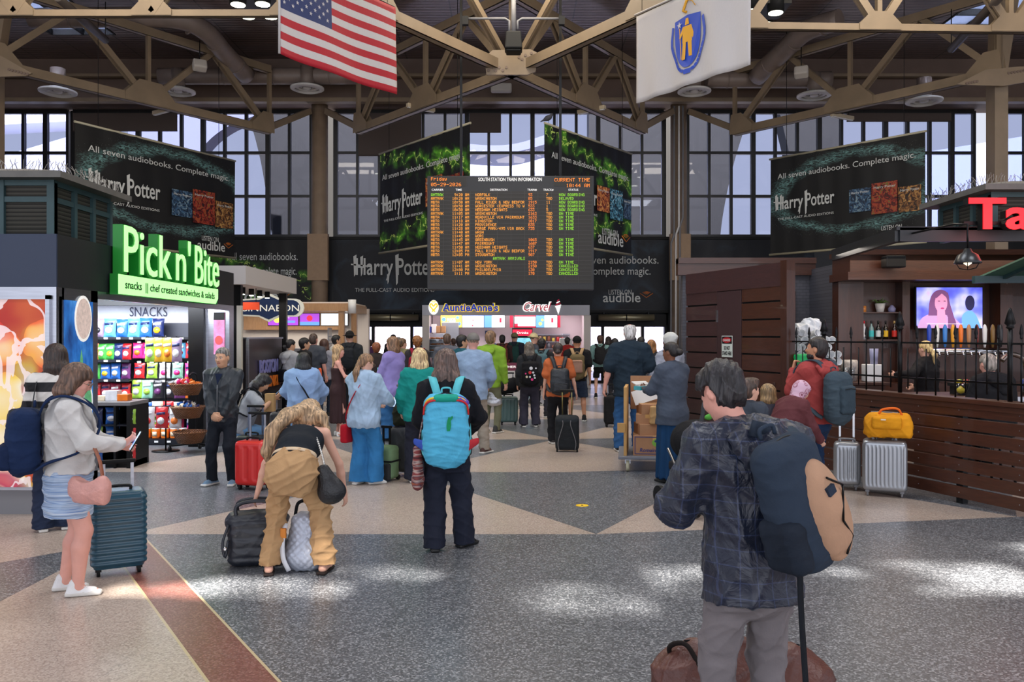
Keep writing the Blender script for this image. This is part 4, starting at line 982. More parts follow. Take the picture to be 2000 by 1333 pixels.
row(.62-.2+.03, XM, X1, ['teal/white', 'blue/white', 'cream/red', 'red/white', 'white/blue', 'white/pink'], .18, .24, 13.06, 'just under the middle peg board')
row(.18, XM+.1, X1, ['yellow/red', 'lime/red', 'red/yellow', 'maroon/white', 'navy/pink'], .17, .26, 13.12, 'on the lowest peg row')
can=MB().lathe([(0, 0), (.06, 0), (.064, .02), (.064, .13), (.06, .15), (0, .15)], smat(CN['orange']), 14);lid=MB().lathe([(0, .15), (.062, .15), (.06, .165), (0, .168)], smat(CN['white']), 14)
cm=mesh_of('can', can.v, can.f, can.m, can.mats, can.sm);lm_=mesh_of('lid', lid.v, lid.f, lid.m, lid.mats, lid.sm)
lb=MB().prism([(-.035, .04), (.035, .04), (.035, .11), (-.035, .11)], .003, smat(CN['cream']), TR((0, -.064, 0)));lbm=mesh_of('label', lb.v, lb.f, lb.m, lb.mats)
for i in range(7):
 o_=tag(link('snack_tub', cm, None, (-5.98+i*.145, 13.1, .1)), 'round orange snack tub on the bottom shelf, %s from the left'%ORD[i], 'snack tub', 'orange snack tubs on the bottom shelf');link('lid', lm_, o_);link('printed_label', lbm, o_)
t=thing('spinner_stand', 'thin black floor stand with hanging snack bags in front of the shop shelves', 'display stand', (-5.22, 12.35, 0))
MB().lathe([(0, 0), (.2, 0), (.2, .012), (.02, .02), (0, .02)], BLACKM, 24).build('base', None, t);MB().cyl((0, 0, .01), (0, 0, 1.75), .012, BLACKM, 8).build('post', None, t)
for z in(1.72, .68):
 m=MB();m.tube([(-.28, -.05, z), (.28, -.05, z)], .006, BLACKM, 6);[m.tube([(x, -.05, z), (x, -.16, z+.01)], .004, BLACKM, 5)for x in(-.22, 0, .22)];m.build('hook_bar', None, t)
for i, q in enumerate(('lime/white', 'yellow/cream', 'yellow/orange', 'lilac/white')):
 c_, l_=q.split('/');snack(c_, l_, -5.4+.13*i, 12.24, 1.35, .17, .36, '%s snack bag hung %s from the left high on the spinner stand'%(c_, ORD[i]), 'snack bags on the spinner stand')
for i, q in enumerate(('white/red', 'red/white', 'white/orange')):c_, l_=q.split('/');snack(c_, l_, -5.42+.2*i, 12.22, .36, .19, .32, '%s snack bag hung %s from the left low on the spinner stand'%(c_, ORD[i]), 'snack bags on the spinner stand', 0, .09)
WICK=newmat('wicker');g=NT(WICK);x, y, z=g.xyz();a_=g.f('ARCTAN2', y, x)
wv_=g.f('MULTIPLY', g.f('SINE', g.f('MULTIPLY', a_, 34)), g.f('SINE', g.f('MULTIPLY', z, 260)));c=g.mix(g.f('ADD', .5, g.f('MULTIPLY', wv_, .5)), (104, 62, 36), (178, 116, 70));g.base(c);g.bump(wv_, .9, .02)
t=thing('basket_stand', 'black wheeled floor stand that carries three wicker baskets', 'display stand', (-4.82, 12.3, 0))
m=MB().tube(catmull([(0, .2, .1), (0, .22, .6), (0, .22, 1.0), (0, .2, 1.14), (0, .05, 1.18), (0, -.05, 1.14)], 6), .012, BLACKM, 8);m.build('post', None, t)
MB().tube([(-.3, -.05, .09), (0, .2, .1), (.28, -.02, .09)], .014, BLACKM, 8).tube([(0, .2, .1), (.02, .3, .08)], .012, BLACKM, 8).build('foot_bar', None, t)
for x, y in((-.3, -.05), (.28, -.02), (.02, .3)):MB().cyl((x-.015, y, .04), (x+.015, y, .04), .04, BLACKP, 14).cyl((x, y, .04), (x, y, .1), .01, BLACKM, 6).build('caster', None, t)
for i, (z, dx, cols, lab)in enumerate(((.86, 0, ('red', 'pink', 'orange', 'white'), 'top wicker basket full of red and pink sweets'), (.52, .02, ('navy', 'blue', 'cream', 'white'), 'middle wicker basket full of blue wrapped sweets'), (.15, .05, ('red', 'white', 'maroon', 'pink'), 'bottom wicker basket with a few red sweets'))):
 b_=thing('wicker_basket', lab+' on the wheeled stand', 'basket', (-4.84+dx, 12.18, z), group='wicker baskets of sweets')
 MB().lathe([(0, 0), (.17, 0), (.235, .15), (.245, .165), (.225, .165), (.16, .03), (0, .03)], WICK, 30).build('bowl', None, b_)
 MB().tube([(.238*math.cos(a), .238*math.sin(a), .163)for a in[2*pi*k/24 for k in range(25)]], .013, WICK, 6).build('rim', None, b_)
 v, f, _, _=bagmesh(.09, .07, .03, ('sw', 1))
 for k in range(22 if i<2 else 9):
  a=rr.uniform(0, 6.28);q=rr.uniform(0, .17);zz=z+.12+(.06*(1-q/.18)if i<2 else-.06)+rr.uniform(0, .03)
  kk=('sweet', cols[k%4])
  if kk not in SNM:SNM[kk]=mesh_of('sweet', v, f, None, [smat(CN[cols[k%4]])], True)
  tag(link('wrapped_sweet', SNM[kk], None, (-4.84+dx+q*math.cos(a), 12.18+q*math.sin(a), zz), 0, (rr.uniform(-.8, .8), rr.uniform(-.8, .8), rr.uniform(0, 3))), '%s wrapped sweet lying in the %s'%(cols[k%4], lab.split(' full')[0].split(' with')[0]), 'sweet', 'wrapped sweets in the baskets')
t=thing('counter_rack', 'low black display counter with chips, in front of the snack shelves', 'display counter', (-5.43, 10.75, 0))
MB().bx((-.55, 0, .82), (.42, .55, .87)).build('counter_top', M('counter_top', (120, 118, 120), .35), t, bevel=.005)
MB().bx((-.55, .5, 0), (.42, .55, .82)).bx((-.55, 0, 0), (-.5, .5, .82)).bx((.37, 0, 0), (.42, .5, .82)).bx((.2, 0, 0), (.23, .5, .82)).bx((-.55, .05, 0), (.42, .5, .08)).build('carcass', BLACKP, t)
for z in(.3, .55):MB().bx((-.5, .02, z), (.37, .5, z+.02)).build('shelf_board', SH, t)
for z, q in((.57, 'blue/cream navy/yellow blue/white'), (.32, 'blue/yellow lime/blue blue/cream'), (.09, 'navy/white blue/cream')):
 for i, w_ in enumerate(q.split()):
  c_, l_=w_.split('/');snack(c_, l_, -5.73+.22*i, 10.85, z, .19, .22, '%s chip bag, %s from the left at height %s of the low counter'%(c_, ORD[i], {.57:'top', .32:'middle', .09:'bottom'}[z]), 'chip bags in the low counter')
for z, c_, l_ in((.57, 'lime', 'white'), (.32, 'red', 'blue'), (.09, 'red', 'white')):snack(c_, l_, -5.04, 10.85, z, .12, .2, '%s packet in the narrow end slot at the %s of the low counter'%(c_, {.57:'top', .32:'middle', .09:'bottom'}[z]), 'packets in the counter end slots')
t=thing('card_reader', 'small teal and white till screen on the low counter', 'till', (-5.75, 10.9, .87));MB().box((0, 0, .1), (.2, .03, .16), smat(CN['teal'])).box((0, .03, .01), (.14, .12, .02), WHITEP).build('screen', None, t)
for i, (x, w_, h_, c_)in enumerate(((-5.35, .16, .14, 'white'), (-5.2, .14, .09, 'orange'), (-5.5, .12, .07, 'cream'))):tag(MB().box((0, 0, h_/2), (w_, .14, h_)).build('counter_box', smat(CN[c_]), None, (x, 11.0, .87), bevel=.006), '%s box of sweets on the low counter'%c_, 'box', 'boxes on the low counter')
# coffee kiosk behind it
t=thing('coffee_kiosk', 'coffee kiosk with a white canopy and a brown metal counter wall behind the snack shop', 'kiosk', (-4.7, 14.0, 0))
o=V((-4.7, 14.0, 0));A=lambda x, y, z:V((x, y, z))-o
MB().bx(A(-8.5, 14, 2.62), A(-4.55, 17.3, 2.94)).build('canopy', M('canopy_white', (186, 180, 176), .6), t)
for y in(14.25, 17.1):MB().bx(A(-4.85, y-.06, 0), A(-4.7, y+.06, 2.62)).build('post', BLACKM, t)
bp=MB().bx(A(-5.05, 14.35, 0), A(-4.62, 16.45, 1.68), M('bronze_panel', (66, 58, 60), .32, .6, var=.15, vs=2)).build('counter_wall', None, t)
MB().bx(A(-5.08, 14.33, 1.68), A(-4.6, 16.47, 1.71), STAIN).bx(A(-4.66, 14.33, 0), A(-4.61, 14.37, 1.68), STAIN).build('edge_trim', None, t)
q=MB().text('BOSTON', TR(A(-4.6, 14.9, 1.05), R(90)), .34, M('letter_lilac', (140, 140, 200), .4, .3), ext=.02, fw=1.15, bold=.02)
q.text('DUNKIN', TR(A(-4.6, 15.1, .78), R(90)), .28, M('letter_orange', (226, 120, 40), .4, .2), ext=.02, fw=1.2, bold=.02);q.build('lettering', None, t)
for i in range(5):MB().cyl(A(-4.9, 14.4+.5*i, 2.5), A(-4.9, 14.4+.5*i, 2.62), .05, BLACKP, 10).cyl(A(-4.9, 14.4+.5*i, 2.485), A(-4.9, 14.4+.5*i, 2.5), .04, LAMPE, 10).build('spotlight', None, t)
light('canopy_spots', 'AREA', (-5.6, 15.6, 2.45), (0, 0, 0), 25, (1, .95, .88), shape='RECTANGLE', size=1.6, size_y=2.4)
t=thing('hanging_sign', 'plain orange hanging sign under the white canopy', 'sign', (-4.95, 15.2, 2.22));MB().bx((-.22, -.02, 0), (.26, .02, .14), M('orange_sign', (226, 70, 24), .5, emit=.2)).build('panel', None, t);MB().cyl((-.15, 0, .14), (-.15, 0, .4), .006, BLACKM, 5).build('left_wire', None, t);MB().cyl((.2, 0, .14), (.2, 0, .4), .006, BLACKM, 5).build('right_wire', None, t)
for i, (a_, b_)in enumerate(((-5.35, 12.95), (-5.2, 12.95))):pass
tag(MB().bx((-.04, -.04, 0), (.04, .04, 2.25)).build('pole', M('cream_pole', (196, 190, 176), .5), None, (-4.62, 13.9, 0)), 'slim cream pole between the snack shop and the coffee kiosk', 'pole')
# cinnamon roll stall
OAK=wood('oak', (176, 128, 84), (206, 160, 112));CREAM=M('stall_cream', (214, 202, 190), .6)
t=thing('bakery_stall', 'cream bakery stall with light oak beams, left of the glass doors', 'stall', (-6.0, 21, 0));o=V((-6.0, 21, 0));A=lambda x, y, z:V((x, y, z))-o
MB().bx(A(-9.5, 23.4, 0), A(-4.1, 23.6, 2.5)).build('back_wall', CREAM, t)
MB().bx(A(-9, 20.8, 2.36), A(-4.15, 21.1, 2.56)).bx(A(-4.45, 21.1, 2.36), A(-4.15, 23.4, 2.56)).build('oak_beam', OAK, t)
MB().bx(A(-4.42, 20.85, 0), A(-4.28, 21.0, 2.36)).build('oak_post', OAK, t);MB().bx(A(-4.24, 21.6, 0), A(-4.1, 21.74, 2.36)).build('oak_post', OAK, t)
MB().bx(A(-7.6, 23.2, 1.9), A(-4.9, 23.4, 2.45)).build('menu_surround', OAK, t);MB().bx(A(-9.4, 21.0, 2.54), A(-4.2, 23.5, 2.6)).build('stall_ceiling', CREAM, t)
MB().bx(A(-9, 21.4, 0), A(-4.6, 22.1, 1.1)).build('counter', M('steel_counter', (150, 148, 152), .4, .4), t)
light('bakery_light', 'AREA', (-6.2, 22.0, 2.5), (0, 0, 0), 55, (1, .95, .88), shape='RECTANGLE', size=3.4, size_y=1.2)
SCRW=M('screen_white', (238, 246, 250), .4, emit=.75);SCRP=M('screen_purple', (150, 60, 190), .4, emit=.9);SCRB=M('screen_blue', (90, 140, 230), .4, emit=.9);SCRY=M('screen_yellow', (250, 226, 90), .4, emit=1.0);SCRR=M('screen_red', (214, 30, 60), .4, emit=.8)
def screen(lab, x0, x1, z0, z1, y, fill, blobs=(), group='menu screens above the counters'):
 t=thing('menu_screen', lab, 'screen', ((x0+x1)/2, y, z0), group=group);w_, h_=x1-x0, z1-z0
 MB().bx((-w_/2-.015, 0, -.015), (w_/2+.015, .05, h_+.015)).build('casing', BLACKP, t);m=MB().bx((-w_/2, -.006, 0), (w_/2, 0, h_), fill)
 for b in blobs:
  if b[0]=='o':m.prism(cir(-w_/2+b[1]*w_, b[2]*h_, b[3]*h_, b[3]*h_, 16), .002, b[4], TR((0, -.009, 0)))
  elif b[0]=='r':m.bx((-w_/2+b[1]*w_, -.009, b[2]*h_), (-w_/2+b[3]*w_, -.006, b[4]*h_), b[5])
  else:m.text(b[1], TR((-w_/2+b[2]*w_, -.009, b[3]*h_)), b[4], b[5], fw=b[6]*w_, ext=.001)
 m.build('picture', None, t);return t
screen('purple menu screen behind the cinnamon roll sign', -6.9, -6.05, 2.03, 2.36, 23.18, SCRP, (('o', .3, .5, .3, SCRY), ('r', .4, .2, .9, .4, SCRB), ('t', 'Make it yours', .2, .6, .1, SCRW, .5)))
screen('pink and blue menu screen left of the white one in the bakery', -6.0, -5.45, 2.03, 2.36, 23.18, SCRP, (('r', .0, .0, 1, .3, SCRB), ('o', .5, .6, .25, SCRR)))
screen('plain white menu screen in the bakery beside the oak post', -5.4, -5.0+.35, 2.03, 2.36, 23.18, SCRW, [('r', .15, .15+.12*k, .8, .18+.12*k, SCRB)for k in range(0)])
s=thing('bakery_sign', 'navy and cream plaque shaped cinnamon roll stall sign', 'sign', (-5.7, 19.2, 2.15))
pl=lambda a, b:[(-a, -b*.6), (-a*.3, -b*.7), (0, -b*1.1), (a*.3, -b*.7), (a*.75, -b*.7)]+[(a*.75+b*.72*math.cos(q), b*.72*math.sin(q))for q in[R(-80+20*i)for i in range(9)]]+[(a*.3, b*.75), (0, b*1.15), (-a*.3, b*.75), (-a, b*.65)]
MB().prism([(x, z+.24)for x, z in pl(.8, .3)], .08, M('sign_cream', (214, 212, 196), .5, emit=.25)).build('backing', None, s);MB().prism([(x, z+.24)for x, z in pl(.74, .25)], .01, M('sign_navy', (20, 44, 84), .5, emit=.1), TR((0, -.012, 0))).build('face', None, s)
MB().text('CINNABON', TR((-.68, -.016, .16)), .22, M('sign_cream_text', (236, 232, 216), .5, emit=.4), fw=1.38).build('lettering', None, s)
MB().tube([(-.3, .04, .4), (-.3, .3, .34), (-.3, 1.62, .34)], .02, BLACKM, 5).build('bracket', None, s)
for i, (px, w_, h_, c_)in enumerate(((488, .7, .25, (190, 190, 196)), (612, .9, .3, (170, 172, 178)), (640, .6, .3, (60, 130, 140)))):
 p=P(px, 690, 21.8);tag(MB().box((0, 0, h_/2), (w_, .4, h_)).box((0, -.21, h_/2), (w_*.8, .02, h_*.7), GREYP).build('oven_unit', M('oven_%d'%i, c_, .35, .5), None, (p.x, 21.75, 1.1), bevel=.01), '%s steel counter appliance in the bakery stall'%('left', 'middle', 'teal')[i], 'appliance', 'appliances on the bakery counter')
p=P(657, 665, 22.5);t=thing('cup_rack', 'steel rack with stacked trays beside the oak post', 'rack', (p.x, 22.6, 0))
MB().bx((-.22, -.2, 0), (-.19, .2, 1.95)).bx((.19, -.2, 0), (.22, .2, 1.95)).build('upright', STAIN, t)
for k in range(8):MB().bx((-.2, -.22, 1.0+.1*k), (.2, .2, 1.03+.1*k)).build('tray', STAIN, t)
# pretzel and ice cream stall in the middle
SILV=M('stall_silver', (150, 148, 152), .35, .4);PINKW=M('stall_wall', (216, 196, 204), .6)
t=thing('pretzel_stall', 'silver fronted pretzel and ice cream stall in the middle of the far wall', 'stall', (-.2, 27, 0));o=V((-.2, 27, 0));A=lambda x, y, z:V((x, y, z))-o
MB().bx(A(-2.95, 26.9, 2.4), A(2.55, 27.2, 2.74)).bx(A(-2.95, 27.2, 2.66), A(2.55, 29.6, 2.74)).build('header', SILV, t)
for x in(-2.9, 2.42):MB().bx(A(x-.05, 26.92, 0), A(x+.17, 27.15, 2.4)).build('post', M('post_cream', (206, 198, 192), .5), t)
MB().bx(A(-2.85, 29.4, 0), A(2.5, 29.6, 2.66)).bx(A(-2.95, 27.2, 0), A(-2.88, 29.5, 2.66)).bx(A(2.48, 27.2, 0), A(2.55, 29.5, 2.66)).build('inner_wall', PINKW, t)
MB().bx(A(-2.6, 27.1, 0), A(-1.75, 27.6, 1.0)).bx(A(.9, 27.1, 0), A(2.4, 27.6, 1.05)).build('counter', M('counter_maroon', (110, 60, 66), .4), t)
light('stall_light', 'AREA', (-.2, 28.2, 2.6), (0, 0, 0), 100, (1, .94, .92), shape='RECTANGLE', size=5, size_y=1.4)
sg=thing('pretzel_sign', 'blue and yellow pretzel shop sign with a haloed pretzel badge', 'sign', (-2.72, 26.88, 2.42))
YEL=M('sign_yellow', (250, 216, 50), .4, emit=.6);BLUE=M('sign_blue', (30, 64, 190), .4, emit=.4);SGW=M('sign_lit_white', (250, 250, 246), .4, emit=.8)
m=MB();m.text('AuntieAnne\'s', TR((.44, -.03, .12)), .34, YEL, fw=1.9, bold=.075, ext=.02);m.build('letter_halo', None, sg);m=MB();m.text('AuntieAnne\'s', TR((.46, -.055, .12)), .34, BLUE, fw=1.82, bold=.03, ext=.02);m.build('lettering', None, sg)
cir=lambda x, z, rx, rz, n=24:[(x+rx*math.cos(2*pi*i/n), z+rz*math.sin(2*pi*i/n))for i in range(n)]
MB().prism(cir(.15, .24, .165, .24), .03, SGW, TR((0, -.03, 0))).build('badge', None, sg)
m=MB()
m.tube(catmull([(.1, -.045, .1), (.2, -.045, .2), (.27, -.045, .3), (.22, -.045, .36), (.15, -.045, .28), (.08, -.045, .36), (.03, -.045, .3), (.1, -.045, .2), (.2, -.045, .1)], 5), .022, YEL, 6)
m.tube([(.15+.07*math.cos(a), -.045, .43+.02*math.sin(a))for a in[2*pi*k/12 for k in range(13)]], .01, YEL, 5);m.build('pretzel', None, sg)
CAR=M('sign_cherry', (190, 24, 60), .4, emit=.35)
sg=thing('ice_cream_sign', 'white and cherry red script ice cream sign with a cone', 'sign', (.3, 26.88, 2.42))
m=MB();m.text('Carvel', TR((.02, -.02, .13)), .4, SGW, fw=.95, shear=.35, bold=.07, ext=.02);m.build('letter_halo', None, sg);m=MB();m.text('Carvel', TR((.04, -.045, .13)), .4, CAR, fw=.9, shear=.35, bold=.0, ext=.015);m.build('lettering', None, sg)
m=MB().prism([(1.12, .28), (1.3, .28), (1.22, -.0)], .02, SGW, TR((0, -.03, 0)));m.build('cone', None, sg);m=MB()
for k in range(4):m.tube([(1.21+(.1-.022*k)*math.cos(a), -.04, .29+.06*k+.03*math.cos(a))for a in[pi*q/6 for q in range(7)]], .018, CAR if k%2 else SGW, 6)
m.build('swirl', None, sg)
X=lambda px, d=28.9:(px-1000)*d/FPX;Z=lambda py, d=28.9:EYE+(HZ-py)*d/FPX
for lab, a, b, fill, bl in(('yellow menu screen with blue dots, leftmost over the pretzel counter', 861, 902, SCRY, (('o', .15, .65, .17, SCRB), ('o', .8, .8, .12, SCRB), ('o', .88, .3, .14, SCRB), ('o', .2, .2, .1, SCRB), ('t', 'MAJOR', .3, .52, .16, SCRB, .4), ('t', 'CHEESE', .3, .34, .16, SCRB, .4))), ('white menu screen with a drawn pretzel, second over the pretzel counter', 903, 945, SCRW, (('r', 0, .93, 1, 1, SCRB), ('o', .48, .15, .06, SCRR), ('o', .5, .6, .05, SCRR))), ('half blue menu screen with a red cup, right over the pretzel counter', 946, 986, SCRW, (('r', 0, 0, .37, 1, SCRB), ('r', .74, .4, .84, .78, SCRR))), ('white menu screen with pink edges over the ice cream counter', 1005, 1046, SCRW, (('r', 0, 0, 1, .1, SCRR), ('r', 0, .88, 1, 1, SCRR), ('r', 0, 0, .16, .32, SCRR))), ('blue and white menu screen with cups, right over the ice cream counter', 1047, 1088, SCRW, (('r', 0, 0, .4, 1, SCRB), ('o', .2, .3, .15, SCRY), ('o', .3, .6, .12, SCRY), ('r', .72, .4, .82, .78, SCRR)))):
 screen(lab, X(a), X(b), Z(640), Z(616), 28.85, fill, bl)
for px, lab in((999, 'left'), (1091, 'right')):tag(MB().bx((-.06, 0, 0), (.06, .04, .45)).build('red_panel', CAR, None, (X(px), 28.9, Z(640))), 'narrow cherry red panel %s of the ice cream screens'%lab, 'panel')
t=thing('pretzel_case', 'glass pretzel display case at the left end of the pretzel counter', 'display case', (X(851, 27.2), 27.3, 1.0))
f=MB();CASEW=M('case_steel', (190, 184, 180), .35, .5)
for z in(0, .2, .4, .6):MB().bx((-.52, -.2, z), (.52, .25, z+.02)).build('case_shelf', CASEW, t)
MB().bx((-.54, -.22, 0), (-.52, .27, .64)).bx((.52, -.22, 0), (.54, .27, .64)).bx((-.54, .25, 0), (.54, .27, .64)).build('frame', CASEW, t);MB().bx((-.52, -.225, 0), (.52, -.215, .62)).build('glass_front', CLEAR, t)
PRZ=M('pretzel_brown', (190, 110, 50), .5, var=.2, vs=20)
pm=MB().tube([(.06*math.cos(a), .06*math.sin(a), .03)for a in[2*pi*k/12 for k in range(13)]], .026, PRZ, 6);pme=mesh_of('pretzel', pm.v, pm.f, pm.m, pm.mats, pm.sm)
for z, n in((.22, 6), (.42, 6), (.62, 5)):
 for i in range(n):tag(link('pretzel', pme, None, (X(851, 27.2)-.42+.165*i, 27.25, 1.0+z)), 'brown soft pretzel, %s from the left on the %s tray of the display case'%(ORD[i], {.22:'lower', .42:'middle', .62:'top'}[z]), 'pretzel', 'pretzels in the display case')
tag(MB().box((0, 0, .28), (.85, .5, .56)).build('steel_oven', STAIN, None, (X(853, 28.6), 28.6, 1.25), bevel=.02), 'steel oven under the shelf of the pretzel stall', 'oven')
tag(MB().box((0, 0, .5), (.6, .5, 1.0)).build('steel_cabinet', M('cab_grey', (150, 152, 160), .4, .4), None, (X(880, 28.9), 28.9, 1.2), bevel=.02), 'tall grey steel cabinet in the pretzel stall', 'cabinet')
for i, (px, c_, h_)in enumerate(((840, (40, 60, 150), .22), (848, (230, 230, 230), .3), (858, (176, 130, 90), .24), (866, (176, 130, 90), .24))):tag(MB().box((0, 0, h_/2), (.18, .2, h_)).build('storage_tub', M('tub_%d%d%d'%c_, c_, .5), None, (X(px, 28.6), 28.5, 1.83), bevel=.01), '%s tub on top of the steel oven'%('blue', 'white', 'left brown', 'right brown')[i], 'tub', 'tubs on the oven')
t=thing('drinks_fridge', 'glowing drinks fridge with a red header behind the queue', 'fridge', (X(1020, 28.9), 28.7, 0));MB().bx((-.36, 0, 0), (.36, .5, 2.0)).build('body', BLACKP, t);MB().bx((-.32, -.02, .2), (.32, 0, 1.65)).build('glass_door', M('fridge_glow', (120, 190, 210), .3, emit=.5, var=.4, vs=9), t);MB().bx((-.34, -.03, 1.72), (.34, 0, 1.95), CAR).text('Drinks', TR((-.2, -.035, 1.79)), .12, SGW, fw=.4).build('header', None, t)
SHELFP=newmat('packed_shelf');g=NT(SHELFP);g.xyz();v_=g.voro(9);g.base(g.mix(.55, v_, (170, 140, 132)))
t=thing('topping_shelf', 'cluttered shelf of toppings and cups behind the ice cream counter', 'shelf', (X(1072, 29.2), 29.1, 1.0))
for z in(.0, .25, .5, .75):MB().bx((-.75, 0, z), (.75, .28, z+.02)).build('shelf_board', STAIN, t)
rr2=random.Random(4)
for z in(.02, .27, .52):
 for i in range(9):
  c_=rr2.choice([(190, 150, 130), (230, 220, 210), (150, 90, 70), (200, 60, 60), (220, 190, 90), (120, 120, 130)]);h_=rr2.uniform(.1, .2)
  tag(MB().lathe([(0, 0), (.055, 0), (.06, h_), (.03, h_+.015), (0, h_+.015)], M('jar_%d_%d_%d'%c_, c_, .4), 10).build('topping_jar', None, None, (X(1072, 29.2)-.64+.16*i, 29.2, 1.0+z)), 'topping jar, %s from the left on the %s shelf behind the ice cream counter'%(ORD[i], {.02:'lowest', .27:'middle', .52:'upper'}[z]), 'jar', 'topping jars')
t=thing('ice_cream_machine', 'white soft serve machine at the right end of the ice cream counter', 'machine', (X(1105, 27.3), 27.35, 1.05));MB().box((0, 0, .3), (.4, .4, .6), WHITEP).build('body', None, t, bevel=.03);MB().box((0, -.22, .22), (.2, .06, .12), STAIN).build('spout', None, t);MB().lathe([(0, .6), (.12, .6), (.15, .75), (0, .75)], CLEAR, 14).build('hopper', None, t)
tag(MB().box((0, 0, .2), (.16, .18, .4)).box((0, -.1, .3), (.1, .03, .12), GREYP).build('blender', BLACKP, None, (X(1122, 27.4), 27.4, 1.05), bevel=.02), 'black blender beside the soft serve machine', 'blender')
t=thing('notice_panel', 'small blue notice on the back wall of the pretzel stall', 'notice', (X(955, 29.3), 29.38, 1.55));MB().bx((-.14, -.01, 0), (.14, 0, .36), M('notice_blue', (40, 60, 110), .5)).build('sheet', None, t)
t=thing('menu_stand', 'low white floor sign with a maroon header in the queue', 'floor sign', (FL(985, 790)+V((0, 0, 0))), 0);MB().bx((-.42, 0, .1), (.42, .04, 1.05), WHITEP).bx((-.42, -.005, .85), (.42, 0, 1.05), M('maroon', (120, 44, 70), .5)).text('ORDER HERE', TR((-.35, -.01, .92)), .08, SGW, fw=.7).build('board', None, t);MB().bx((-.42, -.15, 0), (-.38, .2, .12)).bx((.38, -.15, 0), (.42, .2, .12)).build('foot', BLACKM, t)
# automatic doors
for n_, (x0, x1, xa, xb, lab)in enumerate(((-5.75, -2.95, -5.05, -3.65, 'left'), (2.6, 5.6, 3.3, 4.75, 'right'))):
 f=MB()
 for x in(x0, xa, xb, x1):f.bx((x-.05, 29.75, 0), (x+.05, 29.95, 2.12))
 for a, b in((x0, xa), (xb, x1)):f.bx((a, 29.78, .9), (b, 29.92, 1.0));f.bx((a, 29.78, 0), (b, 29.92, .1))
 f.bx((x0, 29.7, 2.05), (x1, 29.95, 2.5));o=S('door_%d'%(n_+1), f, BLACKP)
 for a, b in((x0, xa), (xb, x1)):MB().bx((a, 29.83, .05), (b, 29.85, 2.1)).build('door_pane', WIN, o)
 t=thing('air_curtain', 'long brushed metal air curtain over the %s glass doors'%lab, 'air curtain', ((x0+x1)/2, 29.4, 2.38));L=1.0
 MB().cyl((-L, 0, 0), (L, 0, 0), .12, M('brass_steel', (150, 142, 116), .35, .7), 18).build('housing', None, t);MB().cyl((-.02, 0, 0), (.02, 0, 0), .125, BLACKM, 18).build('joint', None, t)
 m=MB()
 for q in(-.8, .8):m.bx((q-.02, 0, .1), (q+.02, .3, .2))
 m.build('bracket', BLACKM, t)
light('passage_light', 'AREA', (0, 34, 4.5), (0, 0, 0), 200, (.9, .92, 1), shape='RECTANGLE', size=14, size_y=4)
tag(MB().tube([(0, 0, 0), (0, 0, .35)], .1, WHITEP, 14).build('exit_camera', None, None, (-4.05, 20.75, 2.3)), 'round white camera on the end of the oak beam', 'camera')
# tavern on the right
WD=wood('dark_wood', (58, 29, 18), (96, 52, 32), 1, (.7, 6, 6));WDV=wood('dark_wood_post', (52, 25, 16), (88, 46, 28), 1, (6, 6, .7));WDP=wood('plum_wood', (58, 36, 38), (88, 56, 54), 1, (.7, 6, 6))
TO=V((2.85, 13.4, 0));TZ=R(-70)
t=thing('board_wall', 'tall plum brown boarded partition with a flush door beside the tavern', 'partition', TO, TZ)
nb=11;bh=2.72/nb
for a, b in((0, .87), (1.5, 2.42)):
 m=MB()
 for i in range(nb):m.box(((a+b)/2, .02+.004*(i%2), bh*(i+.47)), (b-a, .05, bh*.9))
 m.build('board_panel', WDP if a==0 else WD, t, bevel=.004)
MB().bx((.0, .03, 0), (2.45, .06, 2.74)).build('backing', BLACKP, t);MB().bx((0, -.01, 2.42), (2.42, .03, 2.74)).build('head_board', WDP, t)
MB().bx((2.42, -.04, 0), (2.55, .1, 2.76)).build('end_post', WDV, t)
d_=MB().bx((.88, -.005, .02), (1.49, .03, 2.41)).build('flush_door', M('door_plum', (62, 40, 42), .45, var=.08), t, bevel=.003)
for z in(1.95, 1.15):MB().bx((.86, -.015, z), (.9, -.0, z+.18)).build('hinge', STAIN, d_)
MB().cyl((1.43, -.03, .95), (1.43, 0, .95), .02, STAIN, 12).build('knob', None, d_)
sgn=thing('danger_sign', 'white danger sign with a red oval on the flush plum door', 'sign', TO+Matrix.Rotation(TZ, 3, 'Z')@V((1.02, -.012, 1.42)), TZ)
RED=M('danger_red', (190, 30, 40), .5);m=MB().bx((0, -.004, 0), (.27, 0, .32), M('danger_white', (214, 222, 214), .5)).bx((.01, -.006, .2), (.26, -.004, .31), BLACKP).prism(cir(.135, .255, .11, .042), .002, RED, TR((0, -.009, 0)))
m.build('plate', None, sgn);m=MB().text('DANGER', TR((.045, -.011, .237)), .05, WHITEP, fw=.18, bold=.02, ext=.001).text('DO NOT', TR((.06, -.007, .11)), .08, BLACKP, fw=.15, bold=.02, ext=.001).text('STAND HERE', TR((.02, -.007, .03)), .08, BLACKP, fw=.23, bold=.02, ext=.001);m.build('lettering', None, sgn)
t=thing('slat_wall', 'low dark wood slat wall that fences the tavern', 'low wall', TO, TZ);b0, b1=2.5, 7.2
for i in range(7):
 z=.06+i*.142;MB().bx((b0, .0, z), (b1, .03, z+.122)).build('slat', WD, t, bevel=.004)
MB().bx((b0, -.04, 1.05), (b1, .16, 1.1)).bx((b0, -.015, .99), (b1, .03, 1.05)).build('cap_rail', WD, t, bevel=.006)
for x in(2.6, 4.0, 5.2, 6.6):MB().bx((x-.04, .03, 0), (x+.04, .1, 1.05)).build('stud', BLACKP, t)
m=MB()
for x in(2.7, 3.3, 4.02, 4.7, 5.22, 5.9, 6.6):
 for i in range(7):m.cyl((x, -.003, .12+i*.142), (x, .002, .12+i*.142), .006, STAIN, 6)
